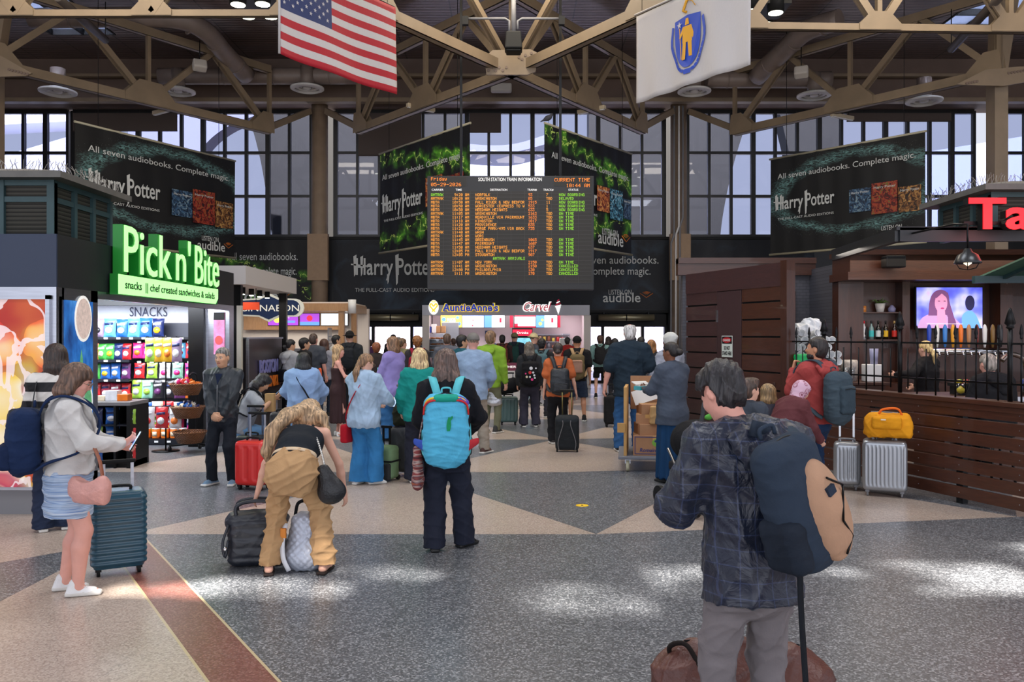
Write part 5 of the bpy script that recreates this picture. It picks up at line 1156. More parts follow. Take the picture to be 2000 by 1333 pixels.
m.build('screws', None, t)
t=thing('iron_railing', 'black wrought iron railing with spear tips on the low tavern wall', 'railing', TO+V((0, 0, 1.1)), TZ)
for z in(.16, .555):MB().bx((2.5, .05, z), (7.0, .075, z+.02)).build('rail', BLACKM, t)
def spear(mb, x, z0, z1, r=.009, big=False):
 mb.cyl((x, .062, z0), (x, .062, z1), r, BLACKM, 6);s_=1.5 if big else 1.5
 mb.lathe([(0, z1-.02), (r*s_, z1), (r*s_, z1+.012), (r*1.1, z1+.02), (r*s_*1.4, z1+.045), (r*.9, z1+(.16 if big else.12)), (r*.5, z1+(.19 if big else.13)), (0, z1+(.2 if big else.14))], BLACKM, 8, Matrix.Translation((x, .062, 0)))
k=0;x=2.62
while x<6.9:
 if k%2==0:m=MB();spear(m, x, -.0, .62);m.build('picket', None, t)
 else:m=MB();m.cyl((x, .062, .05), (x, .062, .5), .008, BLACKM, 6);m.build('picket', None, t)
 x+=.125;k+=1
for x in(3.15, 4.38, 5.75):m=MB();spear(m, x, 0, .72 if x>4 else.66, .024, True);m.build('rail_post', None, t)
t=thing('back_bar', 'dark wood back bar wall with a bottle niche around the television', 'back bar', (5.6, 13.3, 0));o=V((5.6, 13.3, 0));A=lambda x, y, z:V((x, y, z))-o
MB().bx(A(5.25, 13.3, 0), A(10, 13.5, 2.75)).build('wall_panel', WDV, t);MB().bx(A(5.2, 13.05, 0), A(5.6, 13.3, 2.62)).build('pilaster', WDV, t);MB().bx(A(6.22, 13.05, 0), A(6.34, 13.3, 2.62)).build('pilaster', WDV, t);MB().bx(A(7.75, 13.0, 0), A(7.95, 13.3, 2.62)).build('pilaster', WDV, t)
MB().bx(A(5.6, 13.12, 1.66), A(6.22, 13.3, 1.68)).build('niche_shelf', WD, t);MB().bx(A(5.6, 13.12, 2.1), A(6.22, 13.3, 2.12)).build('niche_shelf', WD, t);MB().bx(A(5.2, 12.6, 2.62), A(10, 13.3, 3.05)).bx(A(5.15, 12.55, 2.6), A(10, 13.3, 2.72)).bx(A(5.15, 12.5, 2.98), A(10, 13.3, 3.06)).build('cornice', WD, t)
MB().bx(A(5.6, 12.7, 0), A(10, 13.1, 1.0)).build('base_cabinet', WD, t)
t=thing('brick_wall_section', 'grey painted brick wall with a wood cornice left of the back bar', 'wall section', (4.3, 14.4, 0));BRK=newmat('grey_brick');g=NT(BRK);x, y, z=g.xyz();bt=g.n.new('ShaderNodeTexBrick');cb=g.n.new('ShaderNodeCombineXYZ');g.l.new(x, cb.inputs[0]);g.l.new(z, cb.inputs[1]);g.l.new(cb.outputs[0], bt.inputs[0]);bt.inputs['Scale'].default_value=4.6;bt.inputs['Color1'].default_value=lin((70, 70, 78))+(1, );bt.inputs['Color2'].default_value=lin((80, 80, 88))+(1, );bt.inputs['Mortar'].default_value=lin((58, 58, 64))+(1, );g.base(bt.outputs[0]);g.bump(bt.outputs[1], -.3, .02);g.rough(.6)
MB().bx((-1.3, 0, 0), (.95, .15, 2.9)).bx((.93, -1.2, 0), (1.0, .0, 2.9)).build('brick_face', BRK, t);MB().bx((-1.4, -.1, 2.8), (1.0, .1, 3.08)).bx((-1.4, -.14, 3.0), (1.0, .1, 3.1)).build('cornice', WD, t)
t=thing('framed_board', 'wood framed black menu board on the grey brick wall', 'board', (4.62, 14.38, 1.75));MB().bx((-.3, -.03, 0), (.32, 0, .72), BLACKP).build('board', None, t);MB().bx((.26, -.05, -.04), (.34, 0, .76)).bx((-.34, -.05, .7), (.34, 0, .77)).bx((-.34, -.05, -.05), (.34, 0, .02)).build('frame', WDV, t);MB().tube(catmull([(-.1, -.035, .45), (0, -.035, .55), (.1, -.035, .5), (.05, -.035, .4)], 5), .008, WHITEP, 5).text('taps on tap', TR((-.1, -.035, .2)), .06, WHITEP, fw=.26, ext=.001).build('chalk_lettering', None, t)
t=thing('television', 'television showing a fair haired woman talking outdoors, above the beer taps', 'television', (6.93, 12.98, 1.86))
MB().bx((-.535, 0, -.02), (.535, .06, .66)).build('casing', BLACKP, t, bevel=.006);MB().bx((-.2, .06, .2), (.2, .3, .5)).build('wall_bracket', BLACKM, t)
def em(n, c_, k=.7):return M('tv_'+n, c_, .4, emit=k)
tvb=newmat('tv_backdrop');g=NT(tvb);g.xyz();c=g.ramp(g.noise(2.6, 2), [(.3, (60, 60, 190)), (.45, (110, 120, 236)), (.6, (190, 190, 250)), (.75, (236, 130, 190))]);g.base(c);g.emit(c, .95)
pic=MB().bx((-.52, -.006, 0), (.52, 0, .645), tvb);T=lambda y:TR((-.1, y, 0));SK=em('skin', (226, 150, 190));HR=em('hair', (120, 70, 120));BL=em('blouse', (196, 150, 200));NV=em('dark', (24, 20, 70));LB=em('shirt', (110, 170, 240))
pic.prism(arcp:=[(p.x, p.y)for p in catmull([(.3, 0, 0), (.3, .2, 0), (.42, .28, 0), (.52, .2, 0), (.6, 0, 0)], 5)], .002, LB, T(-.009));pic.prism(cir(.42, .4, .075, .12), .002, NV, T(-.011))
pic.prism([(p.x, p.y)for p in catmull([(-.42, 0, 0), (-.34, .16, 0), (-.15, .24, 0), (.08, .22, 0), (.24, .1, 0), (.3, 0, 0)], 5)], .002, BL, T(-.012))
pic.prism([(p.x, p.y)for p in catmull([(-.24, .2, 0), (-.22, .42, 0), (-.16, .56, 0), (-.04, .61, 0), (.07, .55, 0), (.1, .4, 0), (.16, .2, 0), (.2, .04, 0), (.08, .0, 0), (.06, .2, 0), (-.1, .2, 0)], 5)], .002, HR, T(-.014))
pic.prism([(-.1, .0), (-.1, .28), (.02, .28), (.05, .0)], .002, SK, T(-.016));pic.prism(cir(-.04, .4, .1, .15), .002, SK, T(-.018));pic.prism([(-.12, .47), (-.03, .55), (.06, .47), (.07, .56), (-.04, .6), (-.14, .55)], .002, HR, T(-.02))
LP=em('lips', (180, 40, 110));EY=em('eyes', (80, 40, 90));pic.prism(cir(-.02, .315, .03, .012, 10), .001, LP, T(-.021));pic.prism(cir(-.075, .43, .02, .007, 8), .001, EY, T(-.021));pic.prism(cir(.015, .43, .02, .007, 8), .001, EY, T(-.021));pic.bx((-.37, -.024, .065), (.2, -.022, .07), SGW)
pic.build('picture', None, t)
def bottle(x, y, z, c_, lab_c, label, cap=(30, 30, 34), h=.3):
 t=thing('bottle', label, 'bottle', (x, y, z), group='spirit bottles in the back bar niche');r=.038
 MB().lathe([(0, 0), (r, 0), (r, h*.58), (r*.7, h*.68), (r*.33, h*.76), (r*.33, h*.94), (0, h*.94)], M('glass_%d_%d_%d'%c_, c_, .12, spec=.8), 14).build('body', None, t);MB().lathe([(r*1.03, h*.15), (r*1.03, h*.48)], M('lab_%d_%d_%d'%lab_c, lab_c, .5), 14).build('label', None, t);MB().lathe([(0, h), (r*.42, h), (r*.42, h*.86), (0, h*.86)], M('cap_%d_%d_%d'%cap, cap, .4), 10).build('cap', None, t)
for x, c_, l_, cp, lab in((5.67, (200, 204, 210), (226, 226, 226), (200, 20, 40), 'clear bottle with a red cap, first in the niche'), (5.79, (120, 150, 150), (60, 190, 190), (30, 30, 34), 'bottle with a teal and white label, second in the niche'), (5.9, (20, 22, 20), (210, 214, 214), (20, 20, 20), 'dark bottle with a white label, third in the niche'), (6.02, (30, 24, 14), (226, 180, 30), (20, 20, 20), 'dark bottle with a yellow label, fourth in the niche'), (6.16, (40, 20, 16), (200, 40, 30), (180, 150, 90), 'dark bottle with a red label, last in the niche')):bottle(x, 13.2, 1.68, c_, l_, lab, cp)
t=thing('potted_plant', 'spiky green plant in a white pot on the top niche shelf', 'plant', (5.93, 13.2, 2.12));MB().lathe([(0, 0), (.055, 0), (.08, .14), (.07, .14), (.06, .1), (0, .1)], WHITEP, 16).build('pot', None, t);m=MB();LF=M('leaf_green', (86, 110, 56), .5, var=.3, vs=20)
for i in range(16):
 a=i*2.4;l_=rr2.uniform(.1, .17);m.tube([(0, 0, .1), (.5*l_*math.cos(a), .5*l_*math.sin(a), .1+l_*.6), (l_*math.cos(a), l_*math.sin(a), .1+l_*rr2.uniform(.3, .8))], [.012, .011, .001], LF, 5)
m.build('foliage', None, t)
tag(MB().lathe([(0, 0), (.045, 0), (.045, .1), (0, .1)], M('amber_jar', (190, 120, 60), .2, emit=.15), 14).build('candle_jar', None, None, (5.66, 13.2, 2.12)), 'amber jar left of the potted plant', 'jar');tag(MB().lathe([(0, 0), (.05, 0), (.06, .06), (.02, .11), (0, .12)], M('lilac_pot', (140, 140, 180), .4), 14).build('teapot', None, None, (6.12, 13.2, 2.12)), 'lilac pot with a lid right of the plant', 'pot')
t=thing('tap_tower', 'chrome beer tap rail under the television', 'beer tap rail', (6.95, 12.6, 1.0));MB().cyl((-.65, 0, .5), (.65, 0, .5), .05, CHROME, 14).build('rail', None, t)
for x in(-.5, .5):MB().cyl((x, 0, 0), (x, 0, .5), .04, CHROME, 12).build('column', None, t)
for i, c_ in enumerate(((40, 70, 180), (230, 230, 226), (60, 130, 210), (230, 160, 40), (236, 120, 30), (180, 130, 90), (110, 40, 34), (226, 226, 226), (120, 90, 40), (30, 30, 34))):
 x=-.55+i*.122;h=MB().lathe([(0, .56), (.014, .56), (.03, .68), (.034, .84), (.02, .9), (0, .92)], M('tap_%d_%d_%d'%c_, c_, .35), 10, Matrix.Translation((x, -.03, 0)));h.build('tap_handle', None, t);MB().tube([(x, -.04, .5), (x, -.1, .48), (x, -.11, .42)], .013, CHROME, 8).build('spout', None, t)
t=thing('service_counter', 'dark wood service counter with a worktop behind the iron railing', 'counter', (4.75, 11.3, 0));MB().bx((-1.1, 0, 0), (.4, .7, 1.06)).build('body', WD, t);MB().bx((-1.15, -.05, 1.06), (.45, .72, 1.1)).build('worktop', WDV, t, bevel=.006)
t=thing('bar_counter', 'long bar counter with a steel edge in front of the bar staff', 'counter', (5.3, 9.75, 0));MB().bx((-.15, 0, 0), (5, .75, .98)).build('body', WD, t);MB().bx((-.2, -.05, .98), (5, .8, 1.02)).build('worktop', WDV, t, bevel=.006);MB().bx((-.2, -.06, .94), (1.3, -.05, 1.02)).build('steel_edge', STAIN, t)
t=thing('bar_notice', 'small black bar notice on the counter edge', 'sign', (5.15, 9.66, .86));MB().bx((0, -.005, 0), (.3, 0, .16), BLACKP).text('BAR MENU', TR((.02, -.008, .09)), .06, WHITEP, fw=.26, ext=.001).text('ONLY', TR((.07, -.008, .02)), .06, WHITEP, fw=.15, ext=.001).build('plate', None, t)
t=thing('beer_font', 'curved chrome beer pipe at the bar counter', 'beer pipe', (6.2, 9.9, 1.02));MB().tube(catmull([(0, 0, 0), (.02, 0, .3), (-.05, -.02, .45), (-.2, -.03, .5), (-.3, -.03, .42)], 6), .03, M('pipe_bronze', (120, 110, 104), .2, .9), 12).build('pipe', None, t)
t=thing('garnish_tray', 'black tray of cut lemon, lime and orange on the bar counter', 'tray', (5.75, 10.1, 1.02));MB().bx((-.32, -.12, .1), (.32, .12, .14)).bx((-.3, -.1, 0), (.3, .1, .1)).build('tray', BLACKP, t)
for i in range(14):
 c_=[(240, 200, 40), (120, 190, 50), (236, 130, 30), (200, 60, 90)][i%4];x=-.26+.04*i;fm='fruit_wedge_%d'%(i%4)
 tag(MB().lathe([(0, 0), (.03, 0), (.034, .02), (.02, .04), (0, .045)], M(fm, c_, .4), 10).build('fruit_wedge', None, None, (5.75+x, 10.07+.05*(i%2), 1.16)), '%s fruit wedge, %s in the garnish tray'%(('yellow', 'green', 'orange', 'pink')[i%4], (ORD+['thirteenth', 'fourteenth'])[i]), 'fruit wedge', 'fruit wedges in the garnish tray')
for i in range(7):
 m=MB().lathe([(0, 0), (.028, 0), (.006, .01), (.006, .08), (.04, .12), (.045, .19), (.042, .19), (.037, .125), (0, .1)], CLEAR, 12)
 tag(m.build('wine_glass', None, None, (6.45+.1*i, 10.3+.07*(i%2), 1.02)), 'clear wine glass, %s from the left on the bar counter'%ORD[i], 'glass', 'wine glasses on the bar counter')
tag(MB().box((0, 0, .1), (.18, .14, .2)).build('napkin_holder', WHITEP, None, (6.15, 10.35, 1.02), bevel=.01), 'white napkin box on the bar counter', 'box');tag(MB().box((0, 0, .09), (.1, .1, .18)).build('blue_carton', M('carton_blue', (40, 80, 200), .5), None, (6.35, 10.1, 1.02), bevel=.01), 'blue carton on the bar counter', 'carton')
tag(MB().lathe([(0, 0), (.06, 0), (.08, .15), (.075, .15), (.055, .01), (0, .01)], CLEAR, 14).build('water_jug', None, None, (5.45, 9.95, 1.02)), 'clear jug with a lemon on the bar counter', 'jug');tag(MB().lathe([(0, 0), (.04, .02), (.045, .06), (0, .1)], M('lemon', (236, 206, 50), .5), 12).build('lemon', None, None, (5.45, 9.95, 1.035)), 'whole yellow lemon in the clear jug', 'lemon')
CUPW=M('cup_white', (226, 228, 230), .4);cp=MB().lathe([(0, 0), (.035, 0), (.05, .13), (.052, .135), (.046, .135), (.032, .01), (0, .01)], CUPW, 14);cme=mesh_of('cup', cp.v, cp.f, cp.m, cp.mats, cp.sm)
k=0
for r_ in range(5):
 for i in range(6-r_//2):
  k+=1;tag(link('paper_cup', cme, None, (3.95+.11*i+.05*(r_%2), 11.45+.03*(i%2), 1.36+.1*r_), 0, (R(80), 0, R(rr2.uniform(-25, 25)))), 'white paper cup lying in the heap of cups behind the end post', 'cup', 'white cups heaped behind the railing')
tag(link('plastic_sack', SD(.014).ell((0, 0, .1), (.26, .14, .13)).ell((.1, 0, .2), (.15, .1, .1)).mesh('plastic_sack', M('sack_clear', (200, 204, 210), .2, bump=.5, bs=20, coat=.4), wrinkle(.02, 30, 3)), None, (4.15, 11.62, 1.7)), 'crumpled clear plastic sack on top of the heap of white cups', 'sack')
tag(MB().bx((-.3, -.16, 0), (.42, .2, .28)).build('steel_bin', M('bin_white', (206, 210, 214), .4), None, (4.1, 11.5, 1.1), bevel=.02), 'white bin under the heap of cups', 'bin')
tag(link('green_apron', SD(.015).box((0, 0, 0), (.16, .05, .2), .04).ell((.1, 0, -.15), (.12, .06, .1)).mesh('green_apron', M('apron_green', (20, 170, 90), .6), wrinkle(.012, 25, 5)), None, (3.95, 11.0, 1.3)), 'bright green cloth hanging behind the railing', 'cloth')
for i in range(6):
 m=MB().lathe([(0, 0), (.035, 0), (.045, .2), (.042, .2), (.032, .01), (0, .01)], CLEAR, 12);tag(m.build('pint_glass', None, None, (4.25+.1*i, 11.4+.05*(i%2), 1.1)), 'clear pint glass, %s from the left on the service counter'%ORD[i], 'glass', 'pint glasses on the service counter')
tag(MB().lathe([(0, 0), (.1, 0), (.12, .25), (.1, .3), (0, .3)], M('jar_straws', (170, 160, 150), .4, var=.4, vs=25), 14).build('straw_jar', None, None, (4.78, 11.6, 1.1)), 'big jar full of corks and straws on the service counter', 'jar');tag(MB().box((0, 0, .12), (.22, .18, .24)).build('napkin_box', WHITEP, None, (5.05, 11.5, 1.1), bevel=.01), 'white napkin dispenser on the service counter', 'box');tag(MB().lathe([(0, 0), (.05, 0), (.06, .22), (0, .22)], M('cup_lilac', (140, 140, 170), .3), 12).build('cup_stack', None, None, (5.08, 11.5, 1.34)), 'stack of lilac plastic cups on the napkin dispenser', 'cup stack')
tag(MB().bx((-.14, -.1, 0), (.14, .1, .3)).build('till_screen', BLACKP, None, (4.45, 11.62, 1.1), bevel=.01), 'black till screen on the service counter', 'till');
BEAM=M('tavern_beam', (24, 27, 32), .4)
t=thing('canopy_beam', 'black steel canopy beam round the tavern roof', 'beam', (4.5, 9.5, 2.84));MB().bx((0, 0, 0), (8, .08, .16)).bx((-.04, 0, .13), (8, .1, .17)).build('front_beam', BEAM, t);MB().beam((0, .04, .08), (.22, 2.5, .08), .08, .16).build('side_beam', BEAM, t)
t=thing('roof_slope', 'teal framed sloping glass roof under the tavern beam', 'roof panel', (6.5, 11.4, 2.55));RG=M('roof_glass', (52, 92, 80), .6, var=.4, vs=2)
MB().add([(0, 0, 0), (6, 0, 0), (6, -1.75, .45), (.35, -1.75, .45), (0, .02, 0.02), (6, .02, .02), (6, -1.73, .47), (.35, -1.73, .47)], [(3, 2, 1, 0), (4, 5, 6, 7), (0, 1, 5, 4), (2, 3, 7, 6), (3, 0, 4, 7), (1, 2, 6, 5)], RG).build('glass_panel', None, t);MB().bx((-.1, -.08, -.08), (6, 0, .02)).build('eave_beam', M('teal_steel', (30, 62, 70), .4), t);m=MB()
for k in range(7):m.beam((.3+.75*k, .0, -.02), (.55+.75*k, -1.75, .43), .05, .05)
m.build('rafter', TEALG, t)
sub=thing('roof_lantern', 'louvred green roof lantern with bird spikes above the red tavern letters', 'roof lantern', (0, 0, 0));lantern(sub, 5.72, 9.75, 10.9, 1, 3.0, 3.42)
s=thing('tavern_sign', 'glowing red tavern letters at the right edge', 'sign', (5.12, 9.28, 2.95));REDL=M('letter_red', (255, 22, 34), .4, emit=1.0);m=MB();m.text('Tavern', TR((0, 0, .0)), .48, BLACKP, fw=1.9, bold=.03, ext=.1);m.build('letter_sides', None, s);m=MB();m.text('Tavern', TR((0, -.102, .0)), .48, REDL, fw=1.9, bold=.025, ext=.012);m.build('letter_faces', None, s);MB().bx((0, .0, .05), (1.9, .04, .09)).build('mount_rail', BLACKM, s)
light('sign_glow', 'POINT', (5.6, 8.9, 3.0), (0, 0, 0), 10, (1, .15, .12), shadow_soft_size=.3)
t=thing('pendant_lamp', 'dark metal dome pendant lamp with a wire guard by the tavern', 'lamp', P(1890, 515, 8.7));MB().lathe([(.0, .16), (.03, .16), (.05, .12), (.1, .09), (.13, .02), (.135, -.0), (.125, .0), (.09, .075), (.0, .1)], M('lamp_grey', (62, 64, 66), .3, .6), 24).build('shade', None, t);m=MB()
for k in range(6):a=k*pi/3;m.tube([(.12*math.cos(a), .12*math.sin(a), 0), (.09*math.cos(a), .09*math.sin(a), -.05), (0, 0, -.07)], .004, BLACKM, 5)
m.build('wire_guard', None, t);MB().tube([(0, 0, .15), (0, 0, .42), (-.1, .1, .43), (-.2, .84, .42)], .012, BLACKM, 8).build('arm', None, t);MB().lathe([(0, -.03), (.04, 0), (.035, .05), (0, .06)], M('bulb', (255, 240, 210), .4, emit=1.2), 10).build('bulb', None, t)
t=thing('loudspeaker', 'black loudspeaker on the tavern cornice left of the television', 'speaker', P(1745, 512, 12.4));MB().box((0, 0, 0), (.3, .2, .18), BLACKP).build('cabinet', None, t, bevel=.02);MB().bx((-.03, .1, -.04), (.03, .3, .04)).build('bracket', BLACKM, t)
t=thing('dome_camera', 'white dome camera under the tavern cornice at the right', 'camera', P(1967, 545, 12.55));MB().lathe([(0, .06), (.06, .06), (.065, 0), (.05, -.05), (0, -.075)], WHITEP, 16).build('dome', None, t);MB().cyl((0, 0, .06), (0, 0, .1), .05, WHITEP, 12).build('base', None, t)
light('bar_lights', 'AREA', (6.6, 11.6, 2.9), (0, 0, 0), 26, (1, .8, .62), shape='RECTANGLE', size=3, size_y=2);light('niche_light', 'AREA', (5.0, 11.3, 2.9), (0, 0, 0), 14, (1, .9, .8), shape='RECTANGLE', size=1.2, size_y=1)
# people
def cl(col, rough=.85, kind='', var=.1):
 n='cloth_%d_%d_%d%s'%(tuple(col)+(kind, ))
 if n in MATS:return MATS[n]
 if kind=='stripe':
  m=newmat(n);g=NT(m);x, y, z=g.xyz();f=g.noise(55, 3, st=(.02, .02, 1));g.base(g.ramp(f, [(.35, (120, 140, 170)), (.47, (176, 196, 220)), (.52, (96, 130, 180)), (.58, (206, 216, 226)), (.66, (110, 140, 180))]));g.rough(.85);return m
 if kind=='plaid':
  m=newmat(n);g=NT(m);x, y, z=g.xyz();c=None
  k=g.f('MAXIMUM', g.f('LESS_THAN', g.f('FRACT', g.f('MULTIPLY', z, 17)), .07), g.f('LESS_THAN', g.f('FRACT', g.f('MULTIPLY', x, 17)), .07))
  k2=g.f('LESS_THAN', g.f('FRACT', g.f('MULTIPLY', z, 8.5)), .45);c=g.mix(g.f('MULTIPLY', k2, .3), col, tuple(int(q*.6)for q in col));c=g.mix(g.f('MULTIPLY', k, .35), c, (66, 80, 120));g.base(c);g.rough(.42);g.b.inputs['Sheen Weight'].default_value=.1
  g.bump(g.noise(9, 4, dist=1.5), .5, .03);return m
 if kind=='floral':
  m=newmat(n);g=NT(m);g.xyz();v=g.voro(38, 'Color');sp=g.n.new('ShaderNodeSeparateColor');g.l.new(v, sp.inputs[0]);g.base(g.ramp(sp.outputs[0], [(0, col), (.45, (226, 210, 200)), (.7, (190, 120, 130)), (.85, (120, 80, 100))], 'CONSTANT'));g.rough(.85);return m
 if kind=='paisley':
  m=newmat(n);g=NT(m);g.xyz();v=g.voro(16, 'Distance');g.base(g.ramp(v, [(0, (90, 40, 60)), (.18, (150, 90, 110)), (.3, (216, 180, 200)), (.42, (140, 70, 90)), (.5, (206, 170, 190))]));g.rough(.8);return m
 if kind=='band':
  m=newmat(n);g=NT(m);x, y, z=g.xyz();g.base(g.mix(g.f('LESS_THAN', g.f('FRACT', g.f('MULTIPLY', z, 6)), .5), (26, 26, 30), (214, 210, 204)));g.rough(.85);return m
 if kind=='weave':
  m=newmat(n);g=NT(m);x, y, z=g.xyz();f=g.noise(30, 3, st=(.1, .1, 1));g.base(g.ramp(f, [(.3, (70, 40, 44)), (.45, (150, 70, 70)), (.52, (190, 170, 160)), (.6, (90, 50, 70)), (.7, (170, 90, 60))]));g.rough(.95);return m
 if kind=='leather':return M(n, col, .42, 0, .15, 6, .3, 60)
 m=M(n, col, .45 if kind=='shell' else.85, 0, .22 if kind=='jeans' else var, 7)
 g=NT(m);g.b.inputs['Specular IOR Level'].default_value=.5 if kind=='shell' else.22;g.xyz();g.bump(g.f('ADD', g.noise(6, 4, dist=.9), g.f('MULTIPLY', g.noise(200, 2), .05)), .4, .035);return m
SKINC={'fair':(218, 168, 146), 'pink':(222, 162, 146), 'tan':(188, 134, 104), 'asian':(204, 156, 124), 'brown':(122, 78, 56)}
LIPC={'fair':(186, 98, 92), 'pink':(190, 100, 96), 'tan':(150, 84, 74), 'asian':(168, 96, 84), 'brown':(96, 50, 46)}
def skin(k):return M('skin_'+k, SKINC[k], .5, 0, .06, 12, .06, 160, spec=.4)
def hairm(col):
 n='hair_%d_%d_%d'%col
 if n in MATS:return MATS[n]
 m=newmat(n);g=NT(m);g.xyz();f=g.noise(60, 4, st=(1, 1, .12), dist=.4)
 lo=tuple(int(q*.55)for q in col);hi=tuple(min(255, int(q*1.35+8))for q in col);g.base(g.ramp(f, [(.3, lo), (.5, col), (.72, hi)]));g.rough(.45);g.bump(f, .5, .02);return m
def ik(a, t, l1, l2, pole):
 a=V(a);t=V(t);d=t-a;L=min(max(d.length, abs(l1-l2)+.01), l1+l2-.004);d.normalize();t=a+d*L
 x=(l1*l1-l2*l2+L*L)/(2*L);h=math.sqrt(max(l1*l1-x*x, 0));p=V(pole);p=p-d*p.dot(d)
 if p.length<1e-4:p=V((0, 1, 0))-d*d.y
 return a+d*x+p.normalized()*h, t
def hand(S, w, d, nrm, side, s, curl=.5, r=.0088):
 """palm and five separate bent fingers; side is the direction of the thumb"""
 d=V(d).normalized();n=V(nrm);n=(n-d*n.dot(d)).normalized();ac=V(side);ac=ac-d*ac.dot(d)-n*ac.dot(n)
 ac=ac.normalized()if ac.length>1e-3 else d.cross(n);k=s
 S.seg(w, w+d*.03*k, .026*k, .03*k, .015, .6, ac)
 S.seg(w+d*.025*k-ac*.008*k, w+d*.078*k-ac*.004*k, .033*k, .036*k, .012, .42, ac)
 for i, (o, L)in enumerate(((.030, .070), (.010, .080), (-.011, .074), (-.030, .058))):
  p0=w+(d*.083+ac*o)*k;a1=curl*(.5+.12*i);a2=curl*(1.5+.15*i);a3=curl*(2.2+.1*i)
  q=[p0]
  for a, f in((a1, .45), (a2, .32), (a3, .25)):q.append(q[-1]+(d*math.cos(a)+n*math.sin(a))*L*f*k)
  for j in range(3):S.seg(q[j], q[j+1], r*k*(1.05-.1*j), r*k*(.95-.1*j), .003)
 p=w+(d*.028+ac*.028)*k;q1=p+(d*.55+ac*.62+n*.35).normalized()*.042*k;q2=q1+(d*.85+ac*.12+n*.45).normalized()*.034*k
 S.seg(p, q1, r*1.5*k, r*1.15*k, .008).seg(q1, q2, r*1.1*k, r*.9*k, .003)
PEOPLE={}
def person(key, label, px, d, hd=0, H=1.7, sex='f', g=1.0, sk='fair', top=None, bot=None, shoe=None, hair=None, pose=None, face=False, group=None, x=None, h=None):
 pose=pose or{};s=(H-.025)/1.75;fem=sex=='f'
 X0=(px-1000)*d/FPX if x is None else x
 t=thing('person', label, 'person', (X0, d, 0), R(hd), group)
 h=h or min(max(d*.00125, .0085), .02)
 lean=R(pose.get('lean', 0));tw=R(pose.get('twist', 0));u=V((0, math.sin(lean), math.cos(lean)))
 side=V((math.cos(tw), math.sin(tw), 0));fw=u.cross(side)
 lp=lean*(.55 if lean>R(40)else 1);up_=V((0, math.sin(lp), math.cos(lp)));fp=up_.cross(side)
 Pv=V(pose.get('pelvis', (0, 0, .93)))*s
 sw=(.165 if fem else.19)*s*(.9+.1*g);at=lambda z, f=0, sd=0:Pv+up_*min(z, .1)*s+u*max(z-.1, 0)*s+(fp if z<.1 else fw)*f*s+side*sd*s
 N=at(.53, -.005);shl={q:at(.475, -.01, q*sw/s)for q in(-1, 1)}
 hy, hp=pose.get('head', (0, 0));hy=R(hy);hp=R(hp)
 nl=lean*.65+hp*.55;nd=V((0, math.sin(nl), math.cos(nl)));nd=Matrix.Rotation(tw, 3, 'Z')@nd
 HC=N+nd*(.172*s)+Matrix.Rotation(tw, 3, 'Z')@V((pose.get('hx', 0)*s, .02*s, 0))
 Hm=Matrix.Rotation(tw+hy, 3, 'Z')@Matrix.Rotation(-(lean*.6+hp), 3, 'X')
 hs=s*(1.0 if not fem else.97)*pose.get('hs', 1);hd_=lambda a, b, c:HC+Hm@(V((a, b, c))*hs)
 armlen=(.285*s, .25*s)
 arms={}
 for q in(-1, 1):
  tg=pose.get('R' if q>0 else 'L');pl=pose.get('pR' if q>0 else 'pL', (q*.5, -.9, -.3))
  tgt=V((q*(sw/s+.06+.02*g), .04, .84))*s if tg is None else V(tg)*s
  e, wv_=ik(shl[q], tgt, *armlen, pl);arms[q]=(shl[q], e, wv_)
 legs={}
 ft=pose.get('feet', ((-.1, 0), (.1, .03)))
 for q, f in((-1, ft[0]), (1, ft[1])):
  az=f[2]if len(f)>2 else.085
  hip=Pv+V((q*.088*s*(.85+.15*g), 0, -.04*s));ank=V((f[0], f[1], 0))*s+V((0, 0, az*s))
  k, a=ik(hip, ank, .412*s, .408*s, pose.get('knee', (q*.12, 1, 0)));legs[q]=(hip, k, a)
 foot_a={-1:R(pose.get('toe', (8, -8))[0]), 1:R(pose.get('toe', (8, -8))[1])}
 # body: one continuous surface
 S_=SD(h);covL=.76 if bot and bot.get('hem', .05)<.4 and bot.get('k')!='skirt' else(.93 if bot and bot.get('k')!='skirt' else 1);covA=.9 if top and top.get('sl', 1)>.8 else 1
 gb=g*.94
 for z0, z1, a, b in((-.1, .06, (.15*gb, .11*gb), (.15*gb, .108*gb)), (.06, .2, (.146*gb, .105*gb), (.125*gb, .095*gb)), (.2, .36, (.125*gb, .095*gb), (.145*gb, .108*gb)), (.36, .47, (.145*gb, .105*gb), (.13*gb, .08*gb))):
  S_.sect(at(z0), at(z1), side, tuple(k*s for k in a), tuple(k*s for k in b), .04*s)
 if fem:
  for q in(-1, 1):S_.ell(at(.34, .085, q*.07), (.062*s*g, .055*s*g, .06*s*g), None, .03)
  for q in(-1, 1):S_.ell(at(-.06, -.045, q*.065), (.088*s*g, .085*s*g, .095*s*g), None, .03)
 S_.seg(N-u*.04*s, HC-nd*.06*s, .056*s*(.9 if fem else 1.04), .05*s*(.9 if fem else 1.05), .03)
 for q in(-1, 1):
  S_.seg(at(.5, -.015, q*.05), shl[q], .05*s, .05*s, .03)
  a, e, wv_=arms[q];ag=s*(.82 if fem else 1)*(.8+.2*g)*covA
  S_.seg(a, e, .05*ag, .04*ag, .02).seg(e, e.lerp(wv_, .35), .04*ag, .041*ag, .015).seg(e.lerp(wv_, .35), wv_, .041*ag, .026*ag, .015)
  hdv=(wv_-e).normalized();hb=pose.get('handR' if q>0 else 'handL')
  nrm=V(hb[1])if hb else V((-q, .25, 0));dv=V(hb[0])if hb else hdv;sd_=V(hb[2])if hb and len(hb)>2 else V((-q*.2, 1, .1));cu=hb[3]if hb and len(hb)>3 else.45
